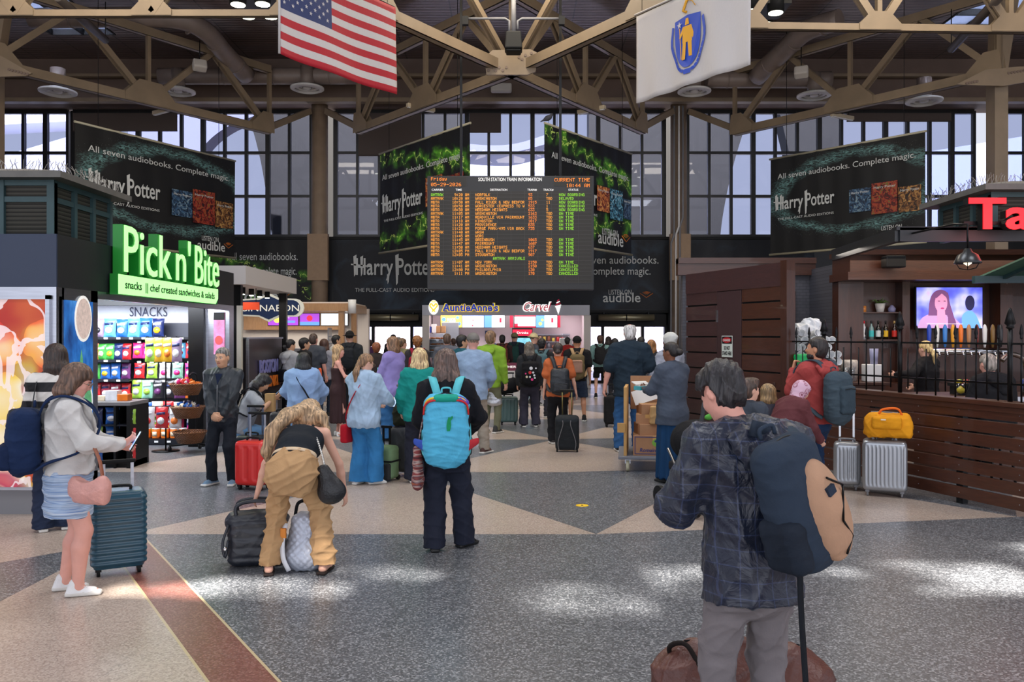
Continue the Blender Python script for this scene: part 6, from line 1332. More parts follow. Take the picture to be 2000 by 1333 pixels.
  hand(S_, wv_, dv, nrm, sd_, s*(.92 if fem else 1.02), cu, max(.0088, h*.8))
  hip, k, an=legs[q];lg=s*g*(1.0 if fem else.97)*covL
  S_.seg(hip, k, .085*lg, .056*lg, .02).seg(k, k.lerp(an, .3)+V((0, -.012*s, 0)), .054*lg, .057*lg, .02).seg(k.lerp(an, .3)+V((0, -.012*s, 0)), an, .057*lg, .036*lg, .02)
  fa=foot_a[q];fd=V((-math.sin(fa), math.cos(fa), 0));S_.seg(an-fd*.03*s-V((0, 0, .04*s)), an+fd*.12*s-V((0, 0, .055*s)), .034*s, .026*s, .03)
 S_.ell(hd_(0, -.008, .028), (.077*hs, .097*hs, .092*hs), Hm, .02).ell(hd_(0, .02, -.03), (.066*hs, .08*hs, .085*hs), Hm, .03)
 S_.ell(hd_(0, .055, -.088), (.036*hs, .032*hs, .026*hs), Hm, .03)
 for q in(-1, 1):
  S_.ell(hd_(q*.077, -.012, -.01), (.011*hs, .019*hs, .031*hs), Hm@Matrix.Rotation(R(-q*18), 3, 'Z'), .006)
  S_.ell(hd_(q*.034, .068, -.022), (.026*hs, .022*hs, .022*hs), Hm, .02)
 S_.seg(hd_(0, .09, .012), hd_(0, .112, -.026), .009*hs, .013*hs, .012)
 if face:
  for q in(-1, 1):
   S_.ell(hd_(q*.03, .097, .006), (.016*hs, .012*hs, .011*hs), Hm, .008, True)
   S_.ell(hd_(q*.011, .104, -.03), (.009*hs, .01*hs, .007*hs), Hm, .006)
   S_.seg(hd_(q*.015, .093, .024), hd_(q*.045, .082, .024), .008*hs, .006*hs, .01)
  S_.seg(hd_(-.02, .091, -.056), hd_(.02, .091, -.056), .0075*hs, .0075*hs, .006).seg(hd_(-.016, .089, -.067), hd_(.016, .089, -.067), .008*hs, .008*hs, .005)
 Hi=np.array(Hm.transposed());hc=np.array(HC)
 def paint(c):
  q=(c-hc)@Hi.T/hs
  return((np.abs(q[:, 0])<.022)&(q[:, 1]>.088)&(q[:, 2]<-.052)&(q[:, 2]>-.07)).astype(np.int32)
 body=link('body', S_.mesh('body', [skin(sk), M('lip_'+sk, LIPC[sk], .45)], None, paint), t)
 if face:
  EW=M('eye_white', (226, 222, 216), .2);EI=M('eye_dark', (40, 26, 20), .15)
  for q in(-1, 1):
   m=MB();c=hd_(q*.03, .082, .005)
   m.lathe([(0, -.0125*hs)]+[(.0125*hs*math.sin(a), -.0125*hs*math.cos(a))for a in[pi*k/7 for k in range(1, 7)]]+[(0, .0125*hs)], EW, 10)
   ir=Hm@V((0, .0095*hs, -.001));m.lathe([(0, -.006*hs)]+[(.006*hs*math.sin(a), -.006*hs*math.cos(a))for a in[pi*k/5 for k in range(1, 5)]]+[(0, .006*hs)], EI, 8, Matrix.Translation(ir))
   m.build('eye', None, body, c)
   # trousers, skirt
 tk=pose.get('waist', .1)
 if bot:
  k=bot.get('k', 'trousers');B=SD(h);mt=bot['m'];e=bot.get('e', .014);cz=None
  B.sect(at(-.1), at(.02), side, (.158*s*g+e, .118*s*g+e), (.156*s*g+e, .115*s*g+e), .03).sect(at(.02), at(tk-.03), side, (.156*s*g+e, .115*s*g+e), (.14*s*g+e, .102*s*g+e), .03)
  if fem:
   for q in(-1, 1):B.ell(at(-.06, -.052, q*.066), (.096*s*g+e*.6, .088*s*g+e*.6, .105*s*g), None, .06)
  B.box(at(tk)+up_*.2, (.5, .5, .2), .001, Matrix((side, fp, up_)).transposed(), .002, True)
  if k in('skirt', 'long'):
   z1=bot['hem']*s;w0, w1=bot.get('w', (.17, .2));A=at(-.04);Bp=V((Pv.x, Pv.y+.0, z1-.12))
   B.sect(A, Bp, side, (w0*s*g+e, .14*s*g+e), (w1*s*g, w1*.78*s*g), .03);cz=z1
  else:
   r0, r1, r2=bot.get('r', (.092, .07, .062));hem=bot.get('hem', .05)
   for q in(-1, 1):
    hip, kn, an=legs[q]
    if hem>.4:
     f=(hip.z-hem*s)/max(hip.z-kn.z, .01);en=hip.lerp(kn, min(f, 1));B.seg(hip, en, r0*s*g, r1*s*g, .03)
    else:
     kk=kn+V((0, .004, 0));B.seg(hip, kk, r0*s*g, r1*s*g, .03).seg(kk, an-V((0, 0, .06*s)), r1*s*g, r2*s*g, .03)
   cz=hem*s
  cn={'skirt':'skirt', 'long':'skirt'}.get(k, 'shorts' if bot.get('hem', .05)>.4 else 'trousers')
  wa=bot.get('wr', .009);dz=wrinkle(wa, 20, int(d*10)%50, (1, 1, 1.6))
  if k=='long':
   def dz(v):a=np.arctan2(v[:, 0], v[:, 1]);return.012*np.sin(a*14+2*np.sin(v[:, 2]*3))*np.clip((Pv.z-v[:, 2])*2, 0, 1)
  bo=link(bot.get('name', cn), B.mesh(cn, mt, dz, None, cz), t)
  # top
 if top:
  k=top.get('k', 'shirt');T_=SD(h);e=top.get('e', .016);hm=top.get('hem', -.1);mt=top['m']
  ss=[(hm-.05, .02, (.158, .118), (.15, .112)), (.02, .2, (.152, .112), (.142, .106)), (.2, .36, (.142, .106), (.156, .118)), (.36, .475, (.156, .114), (.138, .086))]
  fl=top.get('flare', 0)
  for i, (z0, z1, a, b)in enumerate(ss):
   if top.get('top')and z0>=top['top']:continue
   ea=e+(fl if i==0 else 0);eb=e
   T_.sect(at(z0), at(z1), side, (a[0]*s*g+ea, a[1]*s*g+ea), (b[0]*s*g+eb, b[1]*s*g+eb), .05)
  if fem:
   for q in(-1, 1):T_.ell(at(.34, .08, q*.07), (.065*s*g+e*.6, .058*s*g+e*.6, .062*s*g+e*.6), None, .05)
   if hm<-.03:
    for q in(-1, 1):T_.ell(at(-.06, -.052, q*.066), (.1*s*g+e*.9, .1*s*g+e*.8, .12*s*g), None, .05)
  if top.get('belly'):T_.ell(at(.1, .05), (.15*s*g, .14*s*g, .16*s), None, .06)
  sl=top.get('sl', 1.0)
  if sl>0:
   for q in(-1, 1):T_.seg(at(.495, -.015, q*.06), shl[q]+u*.004, .05*s+e, .05*s+e, .05)
  T_.box(at(hm)-up_*.3, (.6, .6, .3), .001, Matrix((side, fp, up_)).transposed(), .004, True)
  if top.get('strap'):
   T_.box(at(.47+.2), (.6, .6, .2+.055), .001, Matrix((side, fw, u)).transposed(), .01, True)
   for q in(-1, 1):T_.chain([at(.40, .1, q*.09), at(.5, .05, q*.075), at(.53, -.01, q*.07), at(.5, -.07, q*.07), at(.4, -.1, q*.075)], [.012*top['strap']]*5, .004)
  ag=s*(.86 if fem else 1)*(.8+.2*g)
  for q in(-1, 1):
   a, el, wv_=arms[q];se=e*top.get('se', 1.0)
   if sl<=0:continue
   if sl<.5:
    en=a.lerp(el, sl*2);T_.seg(a, en, .056*ag+e, .052*ag+se*1.2, .03)
   else:
    f=min((sl-.5)*2, .93);en=el.lerp(wv_, f);T_.seg(a, el, .054*ag+e*.9, .048*ag+se*.9, .03).seg(el, en, .048*ag+se*.9, (.032 if f>.8 else.04)*ag+se*.6, .02)
  if top.get('collar'):T_.seg(N-u*.035*s, N+nd*.012*s, .062*s+.5*e, .062*s+.2*e, .02)
  paintf=None;mats=[mt]
  tn={'hood':'hooded_jacket'}.get(k, k)
  link(top.get('name', tn), T_.mesh(tn, mats, wrinkle(top.get('wr', .009), top.get('wf', 20), int(d*7)%50+3, (1, 1, .8))), t)
  if k=='hood':
   Q=SD(h);gg=g*s;Q.chain([at(.50, .1, -.03), at(.53, .06, -.085), at(.55, -.02, -.1), at(.53, -.09, -.07), at(.52, -.115, 0), at(.53, -.09, .07), at(.55, -.02, .1), at(.53, .06, .085), at(.50, .1, .03)], [.018*gg, .026*gg, .034*gg, .04*gg, .045*gg, .04*gg, .034*gg, .026*gg, .018*gg], .03)
   Q.sect(at(.51, -.13), at(.35, -.175), side, (.16*gg, .05*gg), (.06*gg, .04*gg), .04).ell(at(.47, -.165), (.14*gg, .06*gg, .06*gg), None, .04)
   ho=link('hood', Q.mesh('hood', mt, wrinkle(top.get('wr', .007)*1.2, 26, 11, (1, 1, 1.5))), t)
  if top.get('in'):
   I_=SD(h);I_.seg(N-u*.06*s+fw*.03, N+nd*.01*s, .06*s+.004, .056*s, .02);link('inner_collar', I_.mesh('inner_collar', top['in']), t)
   # shoes
 if shoe:
  for q in(-1, 1):
   an=legs[q][2];fa=foot_a[q];fd=V((-math.sin(fa), math.cos(fa), 0));sx_=V((fd.y, -fd.x, 0));z0=V((0, 0, an.z));b=an-z0+V((0, 0, an.z-.085*s));k=shoe.get('k', 'sneaker');F3=Matrix((sx_, fd, V((0, 0, 1)))).transposed()
   U=SD(min(h, .01));fs=s*(.93 if fem else 1.03)
   if k=='sandal':
    U.box(b+fd*.035*fs+V((0, 0, .012)), (.042*fs, .125*fs, .012), .01, F3)
    U.chain([b+fd*.09*fs+V((0, 0, .03)), b+fd*.03*fs+sx_*.04*fs+V((0, 0, .022))], [.006, .006]).chain([b+fd*.09*fs+V((0, 0, .03)), b+fd*.03*fs-sx_*.04*fs+V((0, 0, .022))], [.006, .006])
   elif k=='heel':
    U.box(b+fd*.09*fs+V((0, 0, .02)), (.04*fs, .06*fs, .02), .012, F3).box(b-fd*.04*fs+V((0, 0, .035)), (.024, .026, .035), .006, F3).seg(b-fd*.03*fs+V((0, 0, .065)), b+fd*.08*fs+V((0, 0, .035)), .03*fs, .03*fs, .02, .5, sx_)
   else:
    U.box(b+fd*.042*fs+V((0, 0, .015)), (.044*fs, .138*fs, .016), .014, F3, .006).seg(b-fd*.045*fs+V((0, 0, .05*fs)), b+fd*.115*fs+V((0, 0, .036*fs)), .04*fs, .032*fs, .02, None).seg(b-fd*.03*fs+V((0, 0, .05*fs)), b-fd*.025*fs+V((0, 0, .1*fs if k!='boot' else.15*fs)), .041*fs, .043*fs, .02)
   ms=[shoe['m'], shoe.get('sole', shoe['m'])];zb=float(b.z)
   sh_=link('shoe' if k!='sandal' else 'sandal', U.mesh('shoe', ms, None, lambda c, zb=zb:(c[:, 2]<zb+.03).astype(np.int32), zb+.001), t)
   if k=='sneaker' and d<11:
    m=MB();LW=shoe.get('lace', WHITEP)
    for j in range(4):
     c0=b+fd*(.03+.02*j)*fs+V((0, 0, (.083-.009*j)*fs));m.tube([c0-sx_*.018, c0+V((0, 0, .004)), c0+sx_*.018], .003, LW, 5)
    m.build('laces', None, sh_)
    # hair and headgear
 if hair:
  k=hair.get('k', 'short');hm_=hairm(hair['c'])if 'c' in hair else None;hh=hair.get('h', min(h, .012));G=SD(hh)
  cap=lambda gr=.012, z=.042, y=-.014:G.ell(hd_(0, y, z), (.077*hs+gr, .095*hs+gr, .083*hs+gr), Hm, .02)
  face_cut=lambda y=.10, z=-.035:G.box(hd_(0, y, z), (.12*hs, .05*hs, .085*hs), .02, Hm, .02, True)
  nape=lambda z=-.12:G.box(hd_(0, 0, z), (.2, .2, .06*hs), .01, Hm, .02, True)
  amp=hair.get('amp', .0018);dsp=strands(amp, 230, int(d*10));L=hair.get('L', .3)
  earcut=lambda:[G.ell(hd_(q*.085, -.012+.012, -.012), (.03*hs, .03*hs, .04*hs), Hm, .01, True)for q in(-1, 1)]
  back=lambda z:HC+u*0+V((0, 0, 0))
  if k in('short', 'curly', 'fade', 'bald'):
   gr={'short':.014, 'curly':.024, 'fade':.006, 'bald':.006}[k];cap(hair.get('gr', gr));G.ell(hd_(0, -.028, -.004), (.081*hs, .09*hs, .108*hs), Hm, .02);face_cut(.098, -.03);G.box(hd_(0, .055, -.09), (.12, .05*hs, .07*hs), .02, Hm, .02, True);nape(-.162);earcut()
   if k=='bald':G.ell(hd_(0, .0, .12), (.065*hs, .085*hs, .06*hs), Hm, .01, True)
   if hair.get('quiff'):G.ell(hd_(0, .06, .115), (.06*hs, .04*hs, .03*hs), Hm, .03)
   if k=='curly':dsp=wrinkle(.012, 36, 5)
   if hair.get('rough'):dsp=wrinkle(hair['rough'], 42, 7)
  elif k in('long', 'bob', 'wavy', 'pony', 'bun'):
   cap(.014 if k in('pony', 'bun')else.02)
   if k in('long', 'wavy', 'bob'):
    face_cut(.108, -.05);wd=hair.get('wd', .085);up=-u if lean<.8 else V((0, 0, -1))
    hf=hair.get('dir');dn=V(hf).normalized()if hf else up
    p0=hd_(0, -.04, .0);p1=hd_(0, -.05, -.1)+fw*-.015;p2=p1+dn*L*s-fw*.035*s*(L>.15)
    G.sect(p0, p1, Hm@V((1, 0, 0)), (.09*hs, .075*hs), (wd*hs+.012, .06*hs), .04).sect(p1, p2, side, (wd*hs+.012, .052*hs), (wd*.8*hs, .03*hs), .05)
    for q in(-1, 1):G.seg(hd_(q*.078, .0, .02), hd_(q*.085, -.015, -.1), .03*hs, .035*hs, .03).seg(hd_(q*.085, -.015, -.1), hd_(q*.09, -.03, -.1)+dn*L*s*.75, .033*hs, .02*hs, .03)
    if k=='wavy':dsp=lambda v:strands(.005, 120, 2)(v)+wrinkle(.008, 26, 9, (1, 1, .3))(v)
   else:
    G.ell(hd_(0, -.06, -.02), (.06*hs, .045*hs, .06*hs), Hm, .03);face_cut(.1, -.035);nape(-.125);earcut()
    if k=='bun':zb_=hair.get('bz', .02);G.ell(hd_(hair.get('bx', 0), -.135, zb_), (.05*hs, .042*hs, .045*hs), Hm, .01)
    else:
     a=hd_(0, -.11, .0);b=a+V(hair.get('dir', (0, -.6, -1))).normalized()*L*.5;c=b+V((0, .02, -1)).normalized()*L*.6
     G.chain([a, b, c], [.026, .036, .012], .02)
  elif k in('cap', 'beanie', 'hat', 'wrap', 'scarf'):
   if hair.get('c'):cap(.006);face_cut();nape(-.13);earcut();link('hair', G.mesh('hair', hm_, strands(.003, 150)), t);G=SD(hh)
   mm=hair['m'];dsp=None
   if k=='cap':
    cap(.02, .045, -.01);G.box(hd_(0, 0, -.06), (.2, .2, .085*hs), .01, Hm, .01, True);G.seg(hd_(0, .09, .03), hd_(0, .16, .012), .05*hs, .055*hs, .02, .16, Hm@V((1, 0, 0)))
   elif k=='hat':
    cap(.016, .06, -.01);G.box(hd_(0, 0, -.05), (.2, .2, .08*hs), .01, Hm, .01, True);G.ell(hd_(0, 0, .045), (.16*hs, .18*hs, .012), Hm, .02)
   elif k=='wrap':cap(.026, .035, -.02);G.ell(hd_(0, -.09, .07), (.075*hs, .06*hs, .06*hs), Hm, .05).ell(hd_(0, -.06, -.04), (.065*hs, .05*hs, .06*hs), Hm, .04);face_cut(.11, -.05);dsp=wrinkle(.006, 20, 2)
   elif k=='scarf':cap(.022, .03, -.02);G.sect(hd_(0, -.03, -.05), N+u*-.04*s, side, (.09*hs, .09*hs), (.13*hs, .1*hs), .05);face_cut(.115, -.04);dsp=wrinkle(.006, 18, 2)
   o=link({'cap':'cap', 'hat':'hat', 'wrap':'head_wrap', 'scarf':'headscarf', 'beanie':'cap'}[k], G.mesh(k, mm, dsp), t)
   if hair.get('band'):bd=SD(hh);bd.ell(hd_(0, -.008, .062), (.098*hs, .116*hs, .022*hs), Hm);link('hat_band', bd.mesh('hat_band', hair['band']), o)
   G=None
  for lk in hair.get('locks', ()):G.chain([HC+V(q[:3])*s for q in lk], [q[3]for q in lk], .03)
  if G is not None:link('hair', G.mesh('hair', hm_, dsp), t)
  if hair.get('beard'):
   b=SD(hh).ell(hd_(0, .03, -.075), (.067*hs, .072*hs, .055*hs), Hm, .02);b.box(hd_(0, .09, -.0), (.1, .06, .05*hs), .02, Hm, .01, True);b.ell(hd_(0, .1, -.06), (.03*hs, .02*hs, .014*hs), Hm, .006, True);link('beard', b.mesh('beard', hm_, strands(.003, 200)), t)
  if hair.get('glasses'):
   m=MB();gm=M('frame_metal', (150, 130, 110), .3, .8)
   for q in(-1, 1):m.tube([hd_(q*.034+.024*math.cos(a), .112, .002+.02*math.sin(a))for a in[2*pi*i/14 for i in range(15)]], .002, gm, 5).tube([hd_(q*.058, .11, .006), hd_(q*.08, .04, .008), hd_(q*.082, -.02, .0)], .002, gm, 5)
   m.tube([hd_(-.011, .113, .004), hd_(.011, .113, .004)], .002, gm, 5);m.build('glasses', None, t)
  if face:
   m=MB();bm=hm_ or hairm((40, 30, 26))
   for q in(-1, 1):m.tube([hd_(q*.014, .103, .021), hd_(q*.03, .1, .027), hd_(q*.048, .087, .02)], [.003, .0035, .002], bm, 5)
   m.build('eyebrows', None, t)
 W=Matrix.Translation((X0, d, 0))@Matrix.Rotation(R(hd), 4, 'Z')
 info=dict(t=t, W=W, at=at, s=s, u=u, fw=fw, side=side, lean=lean, arms=arms, HC=HC, hd=hd, d=d, h=h, head=hd_, N=N, g=g, shl=shl, Hm=Hm, tw=tw)
 PEOPLE[key]=info;return info
def ribbon(mb, pts, w, th, m, side=(1, 0, 0), smooth=4):
 """flat strap swept along pts, its width running along side"""
 pts=catmull(pts, smooth);v=[];f=[];n=len(pts)
 for i, p in enumerate(pts):
  d=(pts[min(i+1, n-1)]-pts[max(i-1, 0)]).normalized();sd_=V(side);sd_=sd_-d*sd_.dot(d)
  sd_=sd_.normalized()if sd_.length>1e-3 else V((0, 0, 1));nn=d.cross(sd_)
  for a, b in((-1, -1), (1, -1), (1, 1), (-1, 1)):v.append(p+sd_*w/2*a+nn*th/2*b)
 for i in range(n-1):
  for j in range(4):f.append((i*4+j, i*4+(j+1)%4, i*4+4+(j+1)%4, i*4+4+j))
 f+=[(3, 2, 1, 0), tuple((n-1)*4+k for k in range(4))]
 return mb.add(v, f, m, True)
def backpack(I, label, col, w=.3, hh=.44, dd=.17, z=.27, strap=None, pocket=None, kind='', base=None, rot=None, off=(0, 0, 0), straps=(-1, 1), shp=.08, group=None, wr=.006):
 s=I['s'];m=cl(col, .7, kind);sm=strap or m;back=(.115*I['g']+.035+.02)*s
 c=I['at'](z)-I['fw']*(back+dd/2)+V(off);wl=I['W']@c
 r=rot if rot is not None else(-I['lean'], 0, R(I['hd'])+I['tw'])
 t=thing('backpack', label, 'backpack', wl, 0, group, r);h=min(max(I['d']*.0011, .008), .016)
 S_=SD(h).box((0, 0, 0), (w/2, dd/2, hh/2), shp).ell((0, -dd*.2, -hh*.08), (w*.46, dd*.42, hh*.46), None, .05)
 link('pack_body', S_.mesh('pack_body', m, wrinkle(wr, 30, 5)), t)
 if pocket:
  pc, pw, ph, pz=pocket;Q=SD(h).box((0, -dd/2-.008, pz), (pw/2, .05, ph/2), .035);po=link('front_pocket', Q.mesh('front_pocket', pc, wrinkle(.004, 30, 8)), t)
  mz=MB();mz.tube([(-pw*.4, -dd/2-.06, pz+ph*.36), (0, -dd/2-.066, pz+ph*.4), (pw*.4, -dd/2-.06, pz+ph*.36)], .004, BLACKP, 5);mz.build('zip', None, po)
 if base is not None:
  Q=SD(h).box((0, -.004, -hh/2+.05), (w/2+.004, dd/2+.01, .06), .05);link('pack_base', Q.mesh('pack_base', base), t)
 mz=MB();mz.tube(catmull([(-w*.42, -dd*.1, -hh*.1), (-w*.42, -dd*.12, hh*.25), (-w*.3, -dd*.12, hh*.44), (0, -dd*.12, hh*.5), (w*.3, -dd*.12, hh*.44), (w*.42, -dd*.12, hh*.25), (w*.42, -dd*.1, -hh*.1)], 4), .005, BLACKP, 5);mz.build('main_zip', None, t)
 MB().tube(catmull([(-.035, dd*.3, hh/2), (-.03, dd*.3, hh/2+.035), (.03, dd*.3, hh/2+.035), (.035, dd*.3, hh/2)], 4), .008, sm, 6).build('haul_loop', None, t)
 zt=(.53-z)*s;y0=dd/2
 for q in straps:
  b=MB();fr=back+.135*s*I['g']
  ribbon(b, [(q*.05, y0-.015, hh*.36), (q*.1, y0+.03, zt+.02), (q*.12, back+y0-.02, zt+.045+.012), (q*.135, y0+fr, zt-.02), (q*.135, y0+fr+.05, zt-.16), (q*.165, y0+fr-.05, zt-.3), (q*.17, y0+.05, -hh*.3), (q*.13, y0-.02, -hh*.4)], .062, .014, sm)
  b.build('shoulder_strap', None, t)
 return t
def strapline(I, name, label, cat, pts, w, m, bag=None, group=None):
 """cross-body bag on a strap; pts in torso coordinates (along spine, forward, sideways)"""
 P3=[I['at'](*p)for p in pts];c=P3[-1];t=thing(name, label, cat, I['W']@c, R(I['hd']), group);b=MB();ribbon(b, [p-c for p in P3], w, .008, m, (0, 1, .3), 5);b.build('strap', None, t);return t
def phone(I, q, label, rx=-40):
 a, e, w=I['arms'][q];d=(w-e).normalized();p=I['W']@(w+d*.1*I['s']+V((0, .0, .03)));t=thing('phone', label, 'phone', p, 0, None, (R(rx), 0, R(I['hd'])))
 MB().box((0, 0, 0), (.072, .009, .148)).build('case', BLACKP, t, bevel=.003);MB().bx((-.032, -.0065, -.068), (.032, -.0045, .068), M('phone_screen', (190, 214, 240), .3, emit=.8)).bx((-.026, -.0075, -.03), (.02, -.0065, .0), M('phone_blue', (60, 130, 220), .3, emit=.6)).build('screen', None, t);return t
 # luggage
def suitcase(label, x, y, rz, w, dd, h, m, ribs='v', handle=0, wheel=.055, group=None, trim=None, n=7, soft=False, z=0):
 t=thing('suitcase', label, 'suitcase', (x, y, z), R(rz), group);res=min(max(y*.0011, .007), .012);hz=wheel+h/2
 S_=SD(res).box((0, 0, hz), (w/2, dd/2, h/2), .045 if not soft else.06)
 def rib(v):
  if ribs=='h':a=np.sin(v[:, 2]*2*pi/(h/n))
  elif ribs=='v':a=np.sin(np.where(np.abs(v[:, 1])>dd/2-.03, v[:, 0], v[:, 1])*2*pi/(w/n))
  else:return np.zeros(len(v))if not soft else wrinkle(.004, 25, 3)(v)
  mask=np.clip((h/2-.05-np.abs(v[:, 2]-hz))*30, 0, 1)if ribs=='v' else 1
  return.004*np.clip(a*2.5, -1, 1)*mask
 link('shell', S_.mesh('shell', m, rib), t)
 q=SD(res).box((0, 0, hz), (w/2+.004, .012, h/2+.004), .045);link('zip_band', q.mesh('zip_band', trim or BLACKM), t)
 for sx_ in(-1, 1):
  for sy_ in(-1, 1):
   mm=MB();c=(sx_*(w/2-.05), sy_*(dd/2-.045));mm.cyl((c[0]-.011, c[1]+.012, wheel*.5), (c[0]+.011, c[1]+.012, wheel*.5), wheel*.5, trim or BLACKP, 14).box((c[0], c[1], wheel+.0), (.04, .04, .03), trim or BLACKP)
   mm.build('wheel', None, t)
 MB().tube(catmull([(-.08, 0, wheel+h), (-.07, 0, wheel+h+.03), (.07, 0, wheel+h+.03), (.08, 0, wheel+h)], 4), .011, trim or BLACKP, 8).build('carry_handle', None, t)
 if handle:
  yy=dd/2-.03;zt=wheel+h+handle
  for sx_ in(-1, 1):MB().bx((sx_*w*.26-.011, yy-.006, wheel+h-.02), (sx_*w*.26+.011, yy+.006, zt)).build('pull_rod', CHROME if trim else STAIN, t)
  MB().box((0, yy, zt), (w*.52+.05, .025, .03)).build('pull_grip', trim or BLACKP, t, bevel=.008)
 return t
 # the crowd
BLK, NVY=(22, 23, 27), (26, 32, 46)
SOLE=M('sole_white', (214, 212, 206), .6);SOLEB=M('sole_black', (20, 20, 20), .6)
def shoe(c, sole=None, k='sneaker'):return dict(k=k, m=cl(c, .6), sole=sole or SOLE)
jeans=lambda c, **k:dict(k='trousers', m=cl(c, .85, 'jeans'), **k)
tr=lambda c, **k:dict(k='trousers', m=cl(c), **k)
WIDE=(.098, .088, .1)
# man with the tan backpack, nearest the camera
I=person('near', 'person in a dark plaid hooded jacket and grey trousers, back turned, closest to the camera', 1468, 3.2, 12, 1.665, 'm', 1.02, 'pink', dict(k='hood', m=cl((20, 29, 50), .42, 'plaid'), e=.042, hem=-.16, flare=.02, wr=.012, wf=20, se=1.0), tr((120, 114, 116), wr=.011, e=.02, r=(.1, .078, .072)), shoe((40, 36, 34), SOLEB), dict(k='short', c=(34, 32, 36), gr=.02, rough=.009, h=.0055), dict(lean=4, hx=-.075, head=(14, 34), L=(-.16, .3, 1.1), R=(.06, .3, 1.12), pL=(-.75, -.45, -.7), pR=(.6, -.5, -.6), feet=((-.13, 0), (.14, .06)), handL=((.6, .5, .3), (.3, 0, -1), (0, 1, .3)), handR=((-.6, .5, .3), (-.3, 0, -1), (0, 1, .3))), True, h=.0075)
t=backpack(I, 'big navy and tan backpack slung on the right shoulder of the nearest person', (44, 56, 72), .26, .48, .18, .28, rot=(R(-4), R(-15), R(28)), off=(.035, -.02, 0), straps=(), wr=.004)
TAN=cl((178, 142, 116), .75)
Q=SD(.008).ell((.045, -.08, -.04), (.095, .075, .2), Matrix.Rotation(R(-6), 3, 'Y'), .02)
po=link('front_panel', Q.mesh('front_panel', TAN, wrinkle(.003, 22, 3)), t)
m=MB()
for a, b in(((.1, -.142, .04), (.045, -.158, -.07)), ((.045, -.158, -.07), (.1, -.13, -.15)), ((.1, -.13, -.15), (.05, -.132, -.2)), ((.1, -.142, .04), (.03, -.145, .09))):m.tube([a, b], .004, BLACKM, 6)
m.build('elastic_cord', None, t)
m=MB();m.prism([(.05, .075), (.085, .085), (.09, .055), (.055, .045)], .02, cl((40, 50, 66)), TR((-.04, -.157, -.02)));m.build('patch', None, t)
Q=SD(.008).box((-.11, -.02, -.125), (.05, .09, .1), .04);link('side_pocket', Q.mesh('side_pocket', cl((30, 38, 50)), wrinkle(.005, 25, 2)), t)
b=MB();WI=(Matrix.Translation(t.location)@Euler(t.rotation_euler).to_matrix().to_4x4()).inverted()@I['W']
ribbon(b, [WI@I['at'](*q)for q in((.36, -.2, .17), (.47, -.155, .15), (.535, -.08, .135), (.545, .02, .13), (.47, .13, .14), (.3, .17, .17))], .075, .022, cl((52, 66, 80)), WI.to_3x3()@V((1, 0, 0)), 6);ribbon(b, [(.13, .1, -.2), (.14, .12, 0), (.1, .13, .2), (.0, .12, .27)], .06, .03, cl((40, 50, 64)));b.build('shoulder_strap', None, t)
b=MB();ribbon(b, [(-.02, .02, -.2), (-.07, .0, -.28), (-.12, -.01, -.42), (-.2, -.02, -.7)], .024, .005, cl((24, 28, 34)));b.build('loose_strap', None, t)
t=thing('duffel_bag', 'brown leather duffel bag on the floor at the feet of the nearest person', 'bag', FL(1448, 1395), R(-6))
LE=cl((92, 54, 46), .38, 'leather');Q=SD(.008).sect((-.27, 0, .15), (.27, 0, .15), (0, 0, 1), (.15, .15), (.15, .15), .03).sect((-.2, 0, .26), (.2, 0, .26), (0, 1, 0), (.06, .09), (.06, .09), .08)
link('bag_body', Q.mesh('bag_body', LE, wrinkle(.012, 17, 4), None, .004), t)
for y in(-.07, .07):MB().tube(catmull([(-.13, y, .29), (-.12, y*.8, .4), (0, y*.5, .44), (.12, y*.8, .4), (.13, y, .29)], 6), .013, LE, 8).build('handle', None, t)
MB().tube([(-.26, 0, .325), (-.1, 0, .345), (.1, 0, .345), (.26, 0, .325)], .006, BLACKM, 6).build('zip', None, t);MB().tube(catmull([(-.3, 0, .2), (-.33, -.02, .3), (-.26, -.05, .33), (-.2, -.1, .25)], 5), .012, cl((30, 24, 22)), 6).build('shoulder_strap', None, t)
# woman in the striped skirt
I=person('skirt', 'person in a pale sweatshirt and short blue striped skirt, reading a phone', 135, 5.55, -62, 1.57, 'f', 1.12, 'pink', dict(k='sweatshirt', m=cl((196, 194, 192)), e=.035, hem=-.0, collar=1, wr=.012, wf=18), dict(k='skirt', m=cl((130, 150, 184), .85, 'stripe'), hem=.6, w=(.165, .2), e=.012), shoe((226, 226, 226)), dict(k='bob', c=(96, 72, 58), L=.1, glasses=1), dict(head=(-6, 22), R=(.2, .36, 1.14), L=(.02, .36, 1.12), feet=((-.11, -.03), (.1, .06)), toe=(-8, -12), handR=((-.2, .8, .5), (-.6, -.2, .5), (-.6, .5, 0))), True)
phone(I, 1, 'phone with a lit white screen held by the person in the striped skirt', -30)
backpack(I, 'navy backpack with cream zips worn by the person in the striped skirt', (22, 40, 74), .3, .44, .19, .26, pocket=(cl((20, 36, 68)), .25, .17, -.1))
p=I['W']@(I['arms'][1][1]+V((.0, -.0, -.33)));t=thing('handbag', 'soft pink leather handbag hanging from the elbow of the person in the striped skirt', 'bag', p, R(-20))
PK=cl((206, 150, 140), .5, 'leather');Q=SD(.008).sect((-.14, 0, .03), (.14, 0, .03), (0, 0, 1), (.1, .05), (.1, .05), .03);Q.ell((0, 0, .17), (.11, .1, .09), None, .03, True);link('bag_body', Q.mesh('bag_body', PK, wrinkle(.004, 22, 1)), t);b=MB();ribbon(b, [(-.14, 0, .08), (-.1, 0, .24), (0, .0, .36), (.1, 0, .24), (.14, 0, .08)], .025, .006, cl((150, 90, 66), .5, 'leather'), (0, 1, 0));b.build('strap', None, t)
